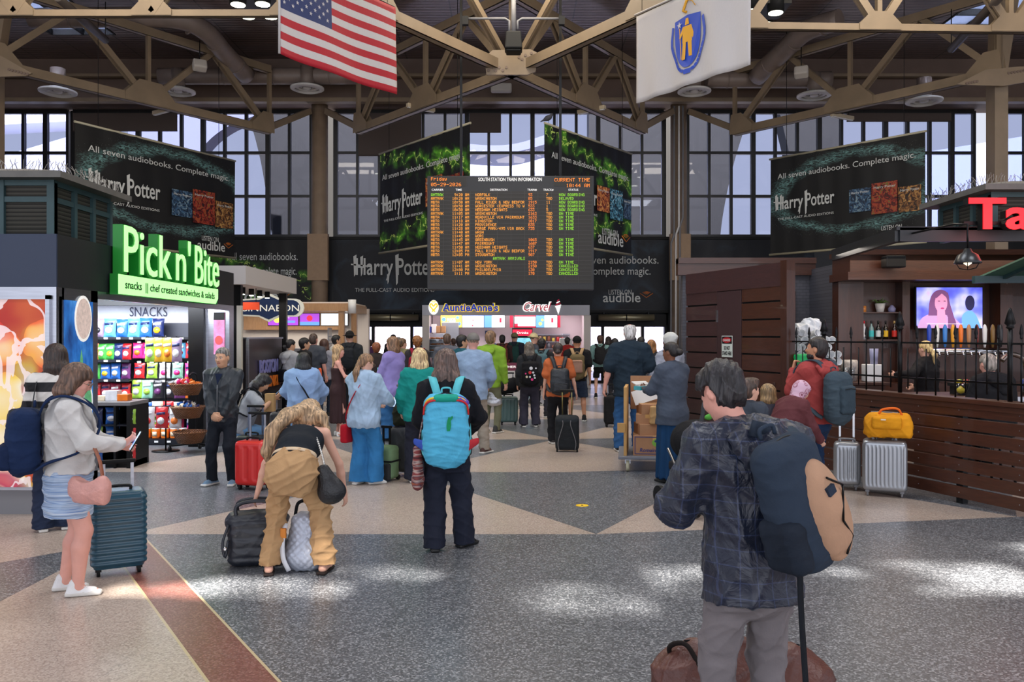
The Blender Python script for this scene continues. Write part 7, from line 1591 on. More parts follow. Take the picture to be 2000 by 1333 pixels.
suitcase('teal hard shell suitcase with fine horizontal ribs, behind the striped skirt', FL(215, 1128).x, FL(215, 1118).y, 28, .37, .25, .55, M('shell_teal', (26, 72, 92), .35, coat=.3), 'h', .2, n=13)
# woman behind with the long dark hair
I=person('dark_hair', 'person with long dark hair and a black and white banded jumper, facing the fruit poster', 108, 7.35, 25, 1.68, 'f', 1.0, 'fair', dict(k='jumper', m=cl((40, 40, 44), .85, 'band'), e=.03, hem=-.08), jeans((34, 44, 66), r=WIDE, hem=.03), shoe((50, 46, 46)), dict(k='long', c=(52, 38, 32), L=.34, wd=.09), dict(head=(25, 10), L=(-.16, .3, 1.05), R=(.12, .3, 1.02)))
t=strapline(I, 'shoulder_bag', 'black slouchy shoulder bag of the person facing the fruit poster', 'bag', [(.46, .06, -.13), (.52, -.0, -.14), (.46, -.1, -.15), (.3, -.15, -.17), (.2, -.16, -.18)], .03, cl(BLK, .5, 'leather'));link('bag_body', SD(.011).sect((-.14, 0, -.1), (.14, 0, -.1), (0, 0, 1), (.15, .06), (.15, .06), .03).mesh('bag_body', cl(BLK, .5, 'leather'), wrinkle(.008, 16, 2)), t)
# man with clasped hands
I=person('clasp', 'grey haired person in a dark rain jacket facing the camera with clasped hands', 436, 9.6, 174, 1.62, 'm', 1.02, 'asian', dict(k='jacket', m=cl((38, 44, 50), .5, 'shell'), e=.028, hem=-.12, wr=.011, collar=1, wf=16), tr((28, 32, 40), e=.024, r=(.092, .074, .07)), shoe((110, 136, 160)), dict(k='short', c=(116, 112, 108), gr=.008), dict(head=(-4, 6), L=(-.05, .17, .86), R=(.05, .19, .85), pL=(-1, -.4, 0), pR=(1, -.4, 0), handL=((.75, .35, -.5), (.2, -1, .1), (0, .3, 1)), handR=((-.75, .35, -.5), (-.2, -1, .1), (0, .3, 1)), feet=((-.13, 0), (.13, .03)), toe=(14, -14)), True, h=.009)
MB_=MB();at=I['at'];MB_.add([at(.5, .125, -.05), at(.5, .125, .05), at(.36, .165, .0)], [(0, 1, 2)], cl((24, 34, 58)));MB_.tube([at(.36, .168, 0), at(.2, .172, 0), at(-.1, .175, 0)], .004, GREYP, 5);MB_.build('collar_opening', None, I['t'])
# crouching woman with the bags
I=person('bend', 'blond person in tan cargo trousers and a black top, bent over bags on the floor', 578, 6.0, 2, 1.66, 'f', 1.04, 'fair', dict(k='tank_top', m=cl((24, 30, 38)), e=.01, hem=.05, sl=0, strap=1.0, wr=.004), dict(k='trousers', m=cl((178, 142, 102)), e=.026, r=(.098, .085, .088), hem=.07, wr=.02), dict(k='sandal', m=cl((40, 32, 30), .6)), dict(k='long', c=(164, 136, 104), L=.2, wd=.08, dir=(-.22, .15, -1), locks=[[(-.05, -.08, .06, .05), (-.14, -.2, .02, .055), (-.24, -.29, -.1, .05), (-.28, -.31, -.26, .036), (-.25, -.29, -.4, .012)], [(-.02, -.1, .06, .05), (-.1, -.22, .03, .045), (-.19, -.31, -.05, .04), (-.22, -.34, -.2, .015)], [(.05, -.07, .05, .05), (.13, -.14, -.0, .04), (.19, -.18, -.1, .018)]]), dict(pelvis=(0, -.12, .86), lean=72, head=(0, 0), L=(-.42, .32, .5), R=(.32, .42, .52), pL=(-1, -.2, .2), pR=(1, -.1, .2), feet=((-.21, 0), (.215, .02)), toe=(12, -10), waist=.1, handL=((-.35, .3, -.8), (.5, .2, -.2), (.6, .5, .2), .35)), h=.008)
m=MB()
ribbon(m, [I['at'](.09, .122*math.cos(a)*1.0, .166*math.sin(a))for a in[2*pi*k/20 for k in range(21)]], .04, .006, cl((206, 184, 156)), I['u'], 2);m.build('waistband', None, I['t'])
t=thing('shoulder_bag', 'small black bag on a silver chain worn by the person bent over the bags', 'bag', I['W']@V((.235, -.13, .70)), R(0));link('bag_body', SD(.008).sect((0, 0, .09), (.045, 0, -.1), (1, 0, 0), (.05, .03), (.085, .05), .05).ell((.03, 0, -.08), (.1, .055, .09), None, .04).mesh('bag_body', cl(BLK, .4, 'leather')), t, rot=(0, R(-12), 0))
pts=[V((.0, .0, .1)), V((-.04, .06, .2)), V((-.13, .26, .3)), V((-.2, .4, .33)), V((-.24, .5, .3))];cm_=MB();pts=catmull(pts, 9)
for i, p in enumerate(pts):cm_.lathe([(0, -.01), (.009, -.004), (.009, .004), (0, .01)], M('chain_silver', (210, 210, 206), .3, .8), 6, Matrix.Translation(p))
cm_.tube(pts, .004, CHROME, 5);cm_.build('chain_strap', None, t)
t=thing('duffel_bag', 'black quilted duffel bag on the floor left of the tan cargo trousers', 'bag', FL(500, 1108)+V((-.02, .1, 0)), R(14));NB=cl((28, 32, 42), .5, 'shell');Q=SD(.008).box((0, 0, .19), (.21, .13, .19), .07).sect((-.16, 0, .34), (.16, 0, .34), (0, 1, 0), (.1, .07), (.1, .07), .05)
def quilt(v):return.006*np.abs(np.sin(v[:, 2]*42))*(v[:, 2]<.36)+wrinkle(.004, 24, 2)(v)
link('bag_body', Q.mesh('bag_body', NB, quilt, None, .004), t)
for y in(-.07, .09):MB().tube(catmull([(-.14, y, .34), (-.15, y*.9, .45), (-.05, y*.7, .485), (.1, y*.8, .47), (.15, y, .34)], 6), .014, NB, 8).build('handle', None, t)
MB().tube(catmull([(-.2, -.12, .33), (-.24, -.14, .2), (-.22, -.15, .1), (-.2, -.14, .22)], 5), .011, NB, 6).lathe([(0, 0), (.016, .01), (.016, .03), (0, .04)], CHROME, 8, Matrix.Translation((-.22, -.15, .14))).build('side_strap', None, t)
t=thing('tote_bag', 'silver quilted tote bag between the legs of the bent person', 'bag', FL(590, 1116)+V((.0, .06, 0)), R(-8));SB=M('silver_quilt', (176, 182, 196), .42, .25, bump=.3, bs=30);Q=SD(.008).sect((0, 0, .1), (0, 0, .36), (1, 0, 0), (.155, .11), (.09, .07), .03).ell((0, 0, .1), (.165, .12, .1), None, .05)
link('bag_body', Q.mesh('bag_body', SB, lambda v:.004*np.abs(np.sin((v[:, 0]+v[:, 2])*60))+.004*np.abs(np.sin((v[:, 0]-v[:, 2])*60))+wrinkle(.006, 18, 3)(v), None, .004), t)
b=MB();ribbon(b, [(-.1, -.1, .36), (-.11, -.135, .26), (-.1, -.15, .12), (-.06, -.14, .02)], .035, .006, cl((214, 216, 222)));b.bx((-.125, -.142, .26), (-.085, -.125, .33), cl((206, 130, 60)));b.build('webbing_strap', None, t);MB().tube(catmull([(-.07, 0, .4), (-.05, .02, .49), (.05, .02, .5), (.1, 0, .4)], 6), .013, cl(BLK), 8).build('handle', None, t)
# woman with the turquoise backpack
I=person('turq', 'person in a black fleece and navy trousers with wavy brown hair and a turquoise backpack', 872, 6.7, 4, 1.645, 'f', 1.1, 'fair', dict(k='fleece', m=cl((24, 25, 31)), e=.04, hem=-.1, wr=.009, collar=1), tr((32, 36, 50), e=.03, r=(.1, .09, .088), hem=.03, wr=.01), shoe((22, 20, 22), SOLEB, 'boot'), dict(k='wavy', c=(96, 76, 68), L=.24, wd=.11), dict(head=(-4, 4), L=(-.16, .28, 1.05), R=(.2, .26, 1.0), pR=(1, -.5, -.3), feet=((-.1, -.05), (.16, .08)), toe=(4, -42)), h=.0085)
TQ=(84, 178, 214)
t=backpack(I, 'turquoise backpack with a green top and rainbow piping on the black fleece', TQ, .36, .57, .2, .16, strap=cl((96, 190, 200)), shp=.1, wr=.008)
MB().tube(catmull([(-.175, -.05, .12), (-.16, -.07, .2), (-.09, -.09, .235), (.09, -.09, .235), (.16, -.07, .2), (.175, -.05, .12)], 5), .008, cl((200, 50, 50)), 6).build('red_piping', None, t);MB().tube(catmull([(-.172, -.045, .15), (-.15, -.06, .225), (-.08, -.075, .255), (.08, -.075, .255), (.15, -.06, .225), (.172, -.045, .15)], 5), .009, cl((226, 190, 60)), 6).build('yellow_piping', None, t)
link('top_panel', SD(.008).sect((-.07, -.04, .245), (.07, -.04, .245), (0, 0, 1), (.035, .065), (.035, .065), .02).mesh('top_panel', cl((30, 150, 130))), t);link('purple_panel', SD(.008).sect((.1, -.03, .235), (.15, -.02, .21), (0, 0, 1), (.035, .06), (.03, .05), .02).mesh('purple_panel', cl((92, 74, 170))), t)
m=MB();m.prism([(-.01, .06), (.0, .09), (.012, .085), (.03, .1), (.035, .085), (.018, .06), (.02, .02), (.01, -.02), (-.012, -.02), (-.016, .02)], .003, cl((30, 140, 90)), TR((.02, -.128, .02)));m.build('printed_mark', None, t)
for q, c_ in((-1, (60, 90, 190)), (1, (190, 50, 60))):link('hip_belt', SD(.008).seg((q*.17, .06, -.14), (q*.25, .2, -.12), .045, .03, .02, .4, (0, 0, 1)).mesh('hip_belt', cl(c_)), t)
t=strapline(I, 'shoulder_bag', 'woven maroon shoulder bag on the left side of the person in the black fleece', 'bag', [(.5, .05, -.12), (.54, -.0, -.13), (.46, -.09, -.15), (.2, -.1, -.21), (-.02, -.04, -.25)], .04, cl((130, 50, 70), .9, 'weave'), None);link('bag_body', SD(.009).sect((0, 0, -.02), (0, 0, -.3), (0, 1, 0), (.06, .04), (.15, .05), .03).mesh('bag_body', cl((130, 60, 66), .9, 'weave'), wrinkle(.007, 18, 2)), t)
# denim shirt woman with the ponytail
I=person('pony', 'person with a brown ponytail in a pale denim shirt and wide blue jeans', 712, 9.6, -22, 1.545, 'f', 1.1, 'fair', dict(k='shirt', m=cl((160, 184, 208), .85, 'jeans'), e=.045, hem=-.16, collar=1, wr=.011), jeans((50, 116, 170), r=(.1, .098, .108), hem=.04, e=.02, wr=.009), shoe((226, 226, 226)), dict(k='pony', c=(136, 104, 76), L=.3, glasses=1), dict(head=(-30, 16), R=(.22, .34, 1.08), L=(.0, .3, 1.06), feet=((-.1, -.02), (.12, .06)), toe=(0, -40), handR=((-.2, .8, .4), (-.6, -.2, .5), (-.6, .5, 0))), True)
phone(I, 1, 'phone with a blue and white screen held by the person with the ponytail');t=strapline(I, 'crossbody_bag', 'red crossbody bag on a thin red strap of the person with the ponytail', 'bag', [(.4, .12, .12), (.52, .02, .1), (.46, -.14, .06), (.25, -.19, -.07), (.02, -.15, -.19), (-.12, -.04, -.25)], .018, cl((176, 24, 40), .5));link('bag_body', SD(.01).box((0, 0, -.11), (.05, .09, .11), .03).mesh('bag_body', cl((176, 24, 40), .45)), t)
t=thing('cabin_bag', 'small sage green rolling bag with black mesh pocket beside the wide blue jeans', 'suitcase', FL(752, 938), R(-24));SG=cl((112, 140, 104), .7);link('shell', SD(.01).box((0, 0, .22), (.15, .11, .2), .05).mesh('shell', SG, wrinkle(.003, 20, 1)), t);MB().bx((-.152, -.113, .23), (.152, .112, .25)).build('black_band', cl(BLK), t);link('mesh_pocket', SD(.01).box((.06, -.1, .12), (.08, .03, .1), .02).mesh('mesh_pocket', cl((52, 54, 54), .7)), t);MB().bx((-.09, .08, .4), (-.07, .1, .62)).bx((.0, .08, .4), (.02, .1, .62)).box((-.035, .09, .63), (.14, .03, .03)).build('pull_handle', BLACKP, t)
for q in(-1, 1):MB().cyl((q*.12-.015, .1, .03), (q*.12+.015, .1, .03), .03, BLACKP, 12).build('wheel', None, t)
# light blue sweatshirt woman
I=person('bluesweat', 'person with black bobbed hair in a loose light blue sweatshirt and pale jeans', 592, 10.6, 2, 1.535, 'f', 1.12, 'asian', dict(k='sweatshirt', m=cl((138, 166, 206)), e=.055, hem=-.03, wr=.014, wf=14), jeans((116, 152, 192), r=WIDE), shoe((200, 200, 200)), dict(k='bob', c=(26, 26, 30), L=.1, wd=.1), dict(head=(8, 6), L=(-.2, .28, 1.0), R=(.2, .28, 1.0), pL=(-1, -.4, -.2), pR=(1, -.4, -.2)))
link('red_collar', SD(.011).seg(I['at'](.5), I['at'](.555, .01), .085, .07, .02).mesh('red_collar', cl((120, 26, 44))), I['t']);t=strapline(I, 'crossbody_bag', 'black crossbody strap bag over the light blue sweatshirt', 'bag', [(.42, .16, -.12), (.54, .0, -.1), (.46, -.16, -.05), (.25, -.2, .08), (.0, -.16, .22), (-.05, .0, .27)], .035, cl(BLK, .5));link('bag_body', SD(.012).box((0, .06, -.1), (.04, .1, .08), .03).mesh('bag_body', cl(BLK, .5)), t)
# seated girl with the phone
I=person('seated', 'person in a grey t-shirt and blue jeans sitting on a white suitcase', 478, 11.0, -78, 1.64, 'f', .95, 'asian', dict(k='t_shirt', m=cl((150, 152, 158)), e=.03, hem=-.08, sl=.3), jeans((104, 144, 184), r=(.09, .076, .08)), shoe((210, 210, 210)), dict(k='wavy', c=(26, 22, 24), L=.22, wd=.11), dict(pelvis=(0, -.05, .56), lean=22, head=(0, 30), R=(.16, .42, .98), L=(.04, .42, .96), feet=((-.12, .44), (.12, .36)), knee=(0, 1, .6), handR=((-.2, .8, .5), (-.6, -.2, .5), (-.6, .5, 0))))
phone(I, 1, 'black phone held by the person sitting on the white suitcase');backpack(I, 'small black backpack on the person sitting on the white suitcase', BLK, .24, .3, .1, .3)
suitcase('white hard suitcase used as a seat beside the brown counter wall', (478-1000)*11.0/1600-.02, 11.0, 12, .42, .26, .46, M('shell_white', (206, 206, 210), .35), 'v')
tag(MB().bx((-.06, -.05, -.05), (.06, .05, .19)).build('paper_bag', M('kraft', (184, 146, 96), .8, var=.1), None, P(528, 782, 10.9)-V((0, 0, .1)), bevel=.005), 'brown paper bag on the lap of the seated person', 'bag')
suitcase('black hard suitcase behind the red suitcase', P(497, 0, 10.2).x, 10.1, -12, .36, .24, .46, M('shell_black', (24, 26, 30), .35), 'v', .35, n=5)
suitcase('bright red hard suitcase with a white tag behind the bent person', FL(502, 952).x, 9.3, -14, .36, .24, .5, M('shell_red', (206, 30, 24), .35, coat=.3), 'v', .3, n=3)
suitcase('dark suitcase standing between the blue sweatshirt and the brown counter wall', P(548, 0, 11.6).x, 11.7, 10, .34, .24, .6, M('shell_dark', (40, 42, 46), .4), 'v', .2, n=5)
# brown dress woman
I=person('brown', 'blond person in a long dark brown dress and white heels holding a paper cup', 660, 14.2, -72, 1.595, 'f', .97, 'pink', dict(k='dress_bodice', m=cl((58, 40, 42)), e=.01, hem=-.02, sl=0, strap=1, wr=.003), dict(k='long', m=cl((58, 40, 42)), hem=.26, w=(.15, .2), name='dress_skirt'), dict(k='heel', m=cl((222, 222, 222), .5)), dict(k='long', c=(186, 152, 112), L=.22, wd=.075), dict(head=(-12, 0), R=(.16, .34, 1.14), L=(-.02, .22, 1.0), handR=((-.4, .8, .2), (-.8, -.2, 0), (0, .2, 1), .9)), True)
p=I['W']@(I['arms'][1][2]+V((-.07, .06, .0)));t=thing('paper_cup', 'white paper coffee cup held by the person in the long brown dress', 'cup', p);MB().lathe([(0, -.06), (.03, -.06), (.042, .06), (0, .06)], WHITEP, 14).build('body', None, t);MB().lathe([(0, .06), (.045, .06), (.042, .08), (0, .082)], WHITEP, 14).build('lid', None, t)
# lilac shirt woman
I=person('lilac', 'person with long brown hair in a lilac overshirt and wide dark jeans', 768, 13.6, 58, 1.735, 'f', 1.02, 'fair', dict(k='overshirt', m=cl((142, 130, 190)), e=.045, hem=-.24, wr=.01, collar=1, flare=.02), jeans((44, 90, 136), r=(.1, .105, .118), hem=.05, e=.02), shoe((40, 38, 44), SOLEB), dict(k='long', c=(124, 92, 68), L=.36, wd=.085), dict(head=(12, 4), R=(.1, .34, 1.02), L=(-.12, .3, 1.0)), True)
p=P(740, 735, 13.6);t=thing('water_bottle', 'teal capped clear water bottle carried by the person in the lilac overshirt', 'bottle', p);MB().lathe([(0, -.1), (.035, -.1), (.035, .06), (.02, .08), (0, .08)], M('bottle_clear', (150, 180, 190), .2), 14).build('body', None, t);MB().lathe([(0, .08), (.03, .08), (.03, .14), (0, .14)], smat(CN['teal']), 12).build('cap', None, t)
# teal jacket woman and her bag
I=person('teal', 'blond person in a teal jacket and dark trousers left of the turquoise backpack', 820, 9.75, 8, 1.605, 'f', 1.08, 'fair', dict(k='jacket', m=cl((20, 132, 124)), e=.042, hem=-.12, collar=1), tr((36, 38, 50), r=WIDE, hem=.04), shoe((40, 40, 44)), dict(k='bob', c=(204, 172, 128), L=.15, wd=.1), dict(head=(-10, 4), L=(-.24, .12, .92)))
suitcase('dark grey suitcase with a tall chrome handle beside the teal jacket', FL(788, 930).x-.02, 10.2, -10, .3, .26, .56, M('shell_grey', (62, 62, 66), .4), '', .5, trim=GREYP, soft=True)
tag(link('camera_bag', SD(.012).box((0, 0, .0), (.14, .1, .13), .05).mesh('camera_bag', cl((50, 52, 40), .7), wrinkle(.008, 20, 4)), None, P(790, 812, 10.2)), 'small dark olive bag sitting on the dark grey suitcase', 'bag')
# man in the chambray shirt and cap
I=person('chambray', 'person in a grey cap, light blue chambray shirt and khaki trousers, back turned', 924, 12.1, 3, 1.785, 'm', 1.14, 'pink', dict(k='shirt', m=cl((140, 162, 190), .85, 'jeans'), e=.036, hem=-.14, collar=1, wr=.007), tr((150, 140, 128), e=.022, r=(.095, .08, .074)), shoe((84, 60, 56)), dict(k='cap', c=(130, 112, 96), m=cl((116, 112, 108))), dict(head=(4, 4), L=(-.22, .26, 1.0), R=(.24, .22, .98), feet=((-.16, 0), (.17, .02)), toe=(8, -36)))
# lime hoodie man, dark haired man with glasses and neighbours
person('lime', 'person in a lime green hooded jacket half hidden by the light blue chambray shirt', 958, 14.6, -25, 1.84, 'm', 1.0, 'fair', dict(k='hood', m=cl((130, 168, 54)), e=.04, hem=-.14), tr((110, 110, 88)), shoe((60, 60, 60)), dict(k='short', c=(130, 100, 76)), dict(head=(0, 0)))
person('glasses', 'dark haired person with glasses in a teal jacket looking right past the grey cap', 902, 15.4, -55, 1.76, 'm', 1.0, 'asian', dict(k='jacket', m=cl((36, 92, 108)), e=.035, hem=-.1, collar=1), jeans((50, 70, 100)), shoe((60, 60, 60)), dict(k='short', c=(26, 24, 26), gr=.02, glasses=1), dict(head=(-20, 0)), True)
person('fade', 'person with short brown hair and a grey jumper in the queue behind the teal jacket', 873, 17.5, 0, 1.8, 'm', 1.05, 'fair', dict(k='jumper', m=cl((96, 100, 112)), e=.03, hem=-.08), jeans((50, 60, 84)), shoe((60, 60, 60)), dict(k='fade', c=(90, 70, 58)), {})
# people inside the queue in front of the stall
I=person('brownpack', 'person in dark clothes with a red brown backpack standing at the stall counter', 981, 22, 0, 1.78, 'm', 1, 'brown', dict(k='jacket', m=cl((56, 40, 40)), e=.03, hem=-.08), tr((30, 30, 34)), shoe((30, 30, 32), SOLEB), dict(k='fade', c=(26, 22, 22)), {});backpack(I, 'red brown backpack of the left person at the stall counter', (112, 58, 46), .3, .46, .16)
I=person('navypack', 'person in a navy jacket with a dark green backpack standing at the stall counter', 1005, 22.3, -6, 1.82, 'm', 1.1, 'fair', dict(k='jacket', m=cl((34, 38, 52)), e=.04, hem=-.1, collar=1), tr((40, 44, 56)), shoe((30, 30, 32), SOLEB), dict(k='beanie', m=cl((110, 100, 70)))if False else dict(k='cap', c=(60, 50, 40), m=cl((112, 104, 78))), {});backpack(I, 'dark green backpack with a white mark on the navy jacket at the counter', (30, 62, 58), .3, .46, .16)
# grey haired woman with the pin covered pack
I=person('pins', 'person with long greying curly hair, dark jacket and patterned trousers', 1034, 15.6, 2, 1.625, 'f', 1.1, 'fair', dict(k='jacket', m=cl((46, 48, 52)), e=.04, hem=-.1), tr((60, 58, 72), r=(.095, .085, .09), e=.02), shoe((34, 34, 36)), dict(k='wavy', c=(104, 94, 84), L=.26, wd=.1), dict(head=(-6, 0), feet=((-.12, 0), (.14, .02))))
t=backpack(I, 'black backpack covered in round badges on the person with long greying hair', (24, 24, 28), .32, .46, .18, .2);m=MB()
for i, (x, z, r_, c_)in enumerate(((.01, .1, .032, 'white'), (-.01, .02, .03, 'red'), (.05, .02, .02, 'white'), (.07, -.03, .02, 'white'), (-.07, -.06, .022, 'cream'), (-.01, -.06, .018, 'white'), (.03, -.11, .024, 'pink'), (.1, .1, .015, 'white'), (.08, -.08, .018, 'white'), (-.09, .0, .015, 'pink'))):m.cyl((x, -.118, z), (x, -.108, z), r_, smat(CN[c_]), 12)
m.build('badges', None, t)
suitcase('small striped grey and teal suitcase left of the patterned trousers', FL(993, 830).x, FL(993, 830).y, 4, .36, .24, .5, M('shell_sage', (78, 104, 102), .35, coat=.2), 'v', .45, n=5)
tag(link('black_duffel', SD(.013).sect((-.15, 0, 0), (.15, 0, .08), (0, 0, 1), (.13, .12), (.15, .12), .04).mesh('black_duffel', cl(BLK, .7), wrinkle(.008, 18, 3)), None, P(990, 757, 15.8)+V((0, 0, -.03))), 'soft black bag with yellow stripe on top of the grey and teal suitcase', 'bag')
tag(link('silver_bag', SD(.013).sect((0, 0, -.18), (0, 0, .1), (1, 0, 0), (.14, .07), (.1, .04), .04).seg((-.04, 0, .1), (0, 0, .25), .012, .008, .01).mesh('silver_bag', M('silver_foil', (186, 188, 194), .3, .7, bump=.6, bs=18), wrinkle(.012, 25, 2)), None, P(966, 768, 14.6)), 'shiny silver carrier bag held beside the lime hooded jacket', 'bag')
person('straw', 'person with a straw hat standing behind the long greying hair', 1041, 20.5, -60, 1.8, 'm', 1, 'fair', dict(k='shirt', m=cl((70, 74, 84)), e=.03, hem=-.1), tr((70, 70, 80)), shoe((60, 60, 60)), dict(k='hat', c=(90, 80, 70), m=cl((222, 206, 160)), band=cl((44, 40, 40))), dict(head=(0, 6)), True)
I=person('tealpack', 'person with dark hair wearing a grey teal backpack, behind the orange shirt', 1058, 17.4, -8, 1.68, 'm', 1, 'asian', dict(k='jacket', m=cl((40, 42, 46)), e=.03, hem=-.08, collar=1), tr((50, 50, 60)), shoe((40, 40, 44)), dict(k='curly', c=(30, 28, 30)), {});backpack(I, 'grey teal backpack with dark piping behind the orange shirt', (76, 104, 112), .3, .46, .18)
I=person('orange', 'person in an orange shirt and black trousers pulling a black suitcase', 1090, 13.2, 4, 1.635, 'f', 1.02, 'fair', dict(k='shirt', m=cl((190, 100, 58)), e=.036, hem=-.1, sl=.34, collar=1), tr((26, 26, 30), r=(.094, .078, .08), e=.02), shoe((60, 56, 56)), dict(k='bun', c=(50, 38, 36), bz=-.03), dict(head=(-8, 4), R=(.32, -.06, .86), L=(-.25, .05, .86)));backpack(I, 'neat black leather backpack on the orange shirt', (34, 38, 44), .31, .42, .15, .18, kind='leather', pocket=(cl((30, 34, 40), .7, 'leather'), .25, .15, -.1))
t=thing('suitcase', 'soft black two wheeled suitcase pulled by the person in the orange shirt', 'suitcase', FL(1108, 882), R(-6), rot=(R(14), 0, R(-6)));link('shell', SD(.012).box((0, 0, .3), (.18, .11, .26), .06).mesh('shell', cl((38, 42, 46), .7), wrinkle(.003, 20, 2)), t);MB().tube(catmull([(-.12, -.115, .06), (-.13, -.118, .2), (-.06, -.12, .45), (-.06, -.118, .53)], 5), .006, GREYP, 5).build('left_piping', None, t);MB().tube(catmull([(.12, -.115, .06), (.13, -.118, .2), (.06, -.12, .45), (.06, -.118, .53)], 5), .006, GREYP, 5).build('right_piping', None, t)
for q in(-1, 1):MB().cyl((q*.15-.012, -.06, .03), (q*.15+.012, -.06, .03), .035, BLACKP, 12).build('wheel', None, t);MB().cyl((q*.07, .08, .52), (q*.07, .08, .92), .009, M('rod_gold', (150, 140, 90), .3, .8), 8).build('pull_rod', None, t)
MB().box((0, .08, .93), (.2, .03, .03)).build('pull_grip', BLACKP, t)
I=person('blackcap', 'person in a black cap, black shirt and denim shorts with a tan backpack', 1127, 16.6, -4, 1.735, 'm', 1.08, 'tan', dict(k='t_shirt', m=cl((26, 26, 28)), e=.035, hem=-.1, sl=.36), dict(k='trousers', m=cl((46, 56, 76), .85, 'jeans'), hem=.5, r=(.105, .1, .1), e=.02), shoe((36, 36, 38)), dict(k='cap', c=(30, 26, 26), m=cl((20, 21, 23))), dict(feet=((-.14, 0), (.15, .02))));backpack(I, 'olive and tan backpack on the person in the black cap', (104, 90, 62), .3, .5, .17, .22, strap=cl((170, 140, 104)), pocket=(cl((158, 122, 104)), .22, .26, .0))
I=person('minthood', 'person in a mint sweatshirt and black shorts with a black backpack near the right doors', 1172, 22.8, -6, 1.76, 'm', .95, 'fair', dict(k='sweatshirt', m=cl((124, 160, 158)), e=.035, hem=-.06, collar=1), dict(k='trousers', m=cl((22, 22, 24)), hem=.56, r=(.1, .1, .1), e=.02), shoe((34, 34, 36)), dict(k='short', c=(80, 54, 44)), dict(feet=((-.12, 0), (.2, .1))));backpack(I, 'black backpack on the mint sweatshirt near the right doors', (36, 36, 38), .3, .46, .18)
# tall man in the navy polo
person('polo', 'tall white haired person in a dark navy polo shirt and blue jeans, seen from behind', 1230, 12.3, -2, 1.935, 'm', 1.18, 'pink', dict(k='polo_shirt', m=cl((32, 46, 58)), e=.045, hem=-.17, sl=.42, collar=1, wr=.009), jeans((46, 86, 132), r=(.092, .078, .074), e=.022), shoe((50, 48, 50)), dict(k='bald', c=(196, 192, 190), gr=.014), dict(head=(4, 4), L=(-.34, .0, .9), R=(.3, .12, .92), feet=((-.14, 0), (.12, .04))))
# woman in the suit jacket
I=person('suit', 'person in a slate suit jacket and long dark blue skirt holding a cardboard box', 1312, 9.75, 26, 1.68, 'f', 1.06, 'brown', dict(k='suit_jacket', m=cl((70, 78, 92), .7), e=.032, hem=-.2, flare=.03, collar=1, wr=.005), dict(k='long', m=cl((20, 56, 92)), hem=.06, w=(.16, .2), e=.016), shoe((30, 30, 32), SOLEB), dict(k='bun', c=(28, 24, 24), bz=-.01), dict(head=(22, 6), L=(-.16, .34, 1.14), R=(.14, .32, 1.1), handL=((.1, .7, .3), (.3, .2, 1), (-.5, .5, .2), .8)), True)
t=thing('takeaway_box', 'open white and teal takeaway box held by the person in the suit jacket', 'box', I['W']@V((-.1, .42, 1.1)), R(30));MB().box((0, 0, 0), (.22, .13, .05), smat(CN['teal'])).box((0, 0, .027), (.2, .12, .006), WHITEP).build('tray', None, t);MB().box((0, .08, .03), (.22, .1, .01), WHITEP, Matrix.Rotation(R(20), 4, 'X')).build('lid', None, t)
person('wrap', 'person with a silver white head wrap and grey jumper behind the suit jacket', 1308, 12.4, 30, 1.8, 'f', 1.05, 'brown', dict(k='jumper', m=cl((160, 164, 176), .9), e=.035, hem=-.06), tr((60, 62, 70)), shoe((60, 60, 60)), dict(k='wrap', m=cl((204, 206, 202), .6)), dict(L=(-.3, .24, 1.0)))
# red hoodie man
I=person('redhood', 'bearded person in a red hooded sweatshirt with a slate backpack, hand at the chin', 1596, 8.7, 28, 1.74, 'm', 1.02, 'tan', dict(k='hood', m=cl((158, 66, 64)), e=.035, hem=-.1, wr=.009), jeans((30, 52, 84)), shoe((50, 50, 54)), dict(k='fade', c=(34, 28, 28), gr=.012, beard=1), dict(head=(26, -4), L=(-.1, .24, 1.4), R=(.12, .26, 1.1), pL=(-.4, -.1, -1), handL=((.3, .1, .9), (.5, -.6, .2), (.5, .5, 0), 1.0)), True, h=.0095)
backpack(I, 'slate blue backpack on the red hooded sweatshirt', (62, 76, 86), .33, .54, .2, .2, pocket=(cl((56, 70, 80)), .2, .3, -.02), shp=.1)
t=suitcase('big ribbed silver suitcase by the slat wall with a yellow bag on top', FL(1714, 962).x, 8.95, -24, .44, .28, .55, M('shell_silver', (162, 166, 172), .3, .6), 'v', .28, .06, trim=GREYP, n=11)
suitcase('narrower ribbed silver suitcase left of the big silver one', FL(1652, 955).x, 9.3, -20, .28, .22, .48, M('shell_silver', (162, 166, 172), .3, .6), 'v', .36, .06, trim=GREYP, n=7)
t=thing('duffel_bag', 'mustard yellow soft bag lying on the big silver suitcase', 'bag', V((FL(1714, 962).x+.03, 8.92, .635)), R(-20));YL=cl((222, 150, 28), .6);link('bag_body', SD(.009).box((0, 0, .1), (.24, .14, .1), .06).sect((-.16, 0, .2), (.16, 0, .21), (0, 1, 0), (.1, .07), (.1, .06), .06).mesh('bag_body', YL, wrinkle(.011, 20, 6), None, .003), t);link('front_pocket', SD(.009).box((-.03, -.13, .17), (.15, .04, .07), .03).mesh('front_pocket', YL, wrinkle(.004, 24, 2)), t);MB().tube(catmull([(-.1, -.05, .26), (-.06, -.06, .31), (.08, -.06, .32), (.13, -.05, .25)], 5), .012, cl((230, 110, 40)), 6).build('handle', None, t);MB().bx((-.09, -.176, .2), (-.04, -.168, .215)).build('woven_label', smat(CN['cream']), t)
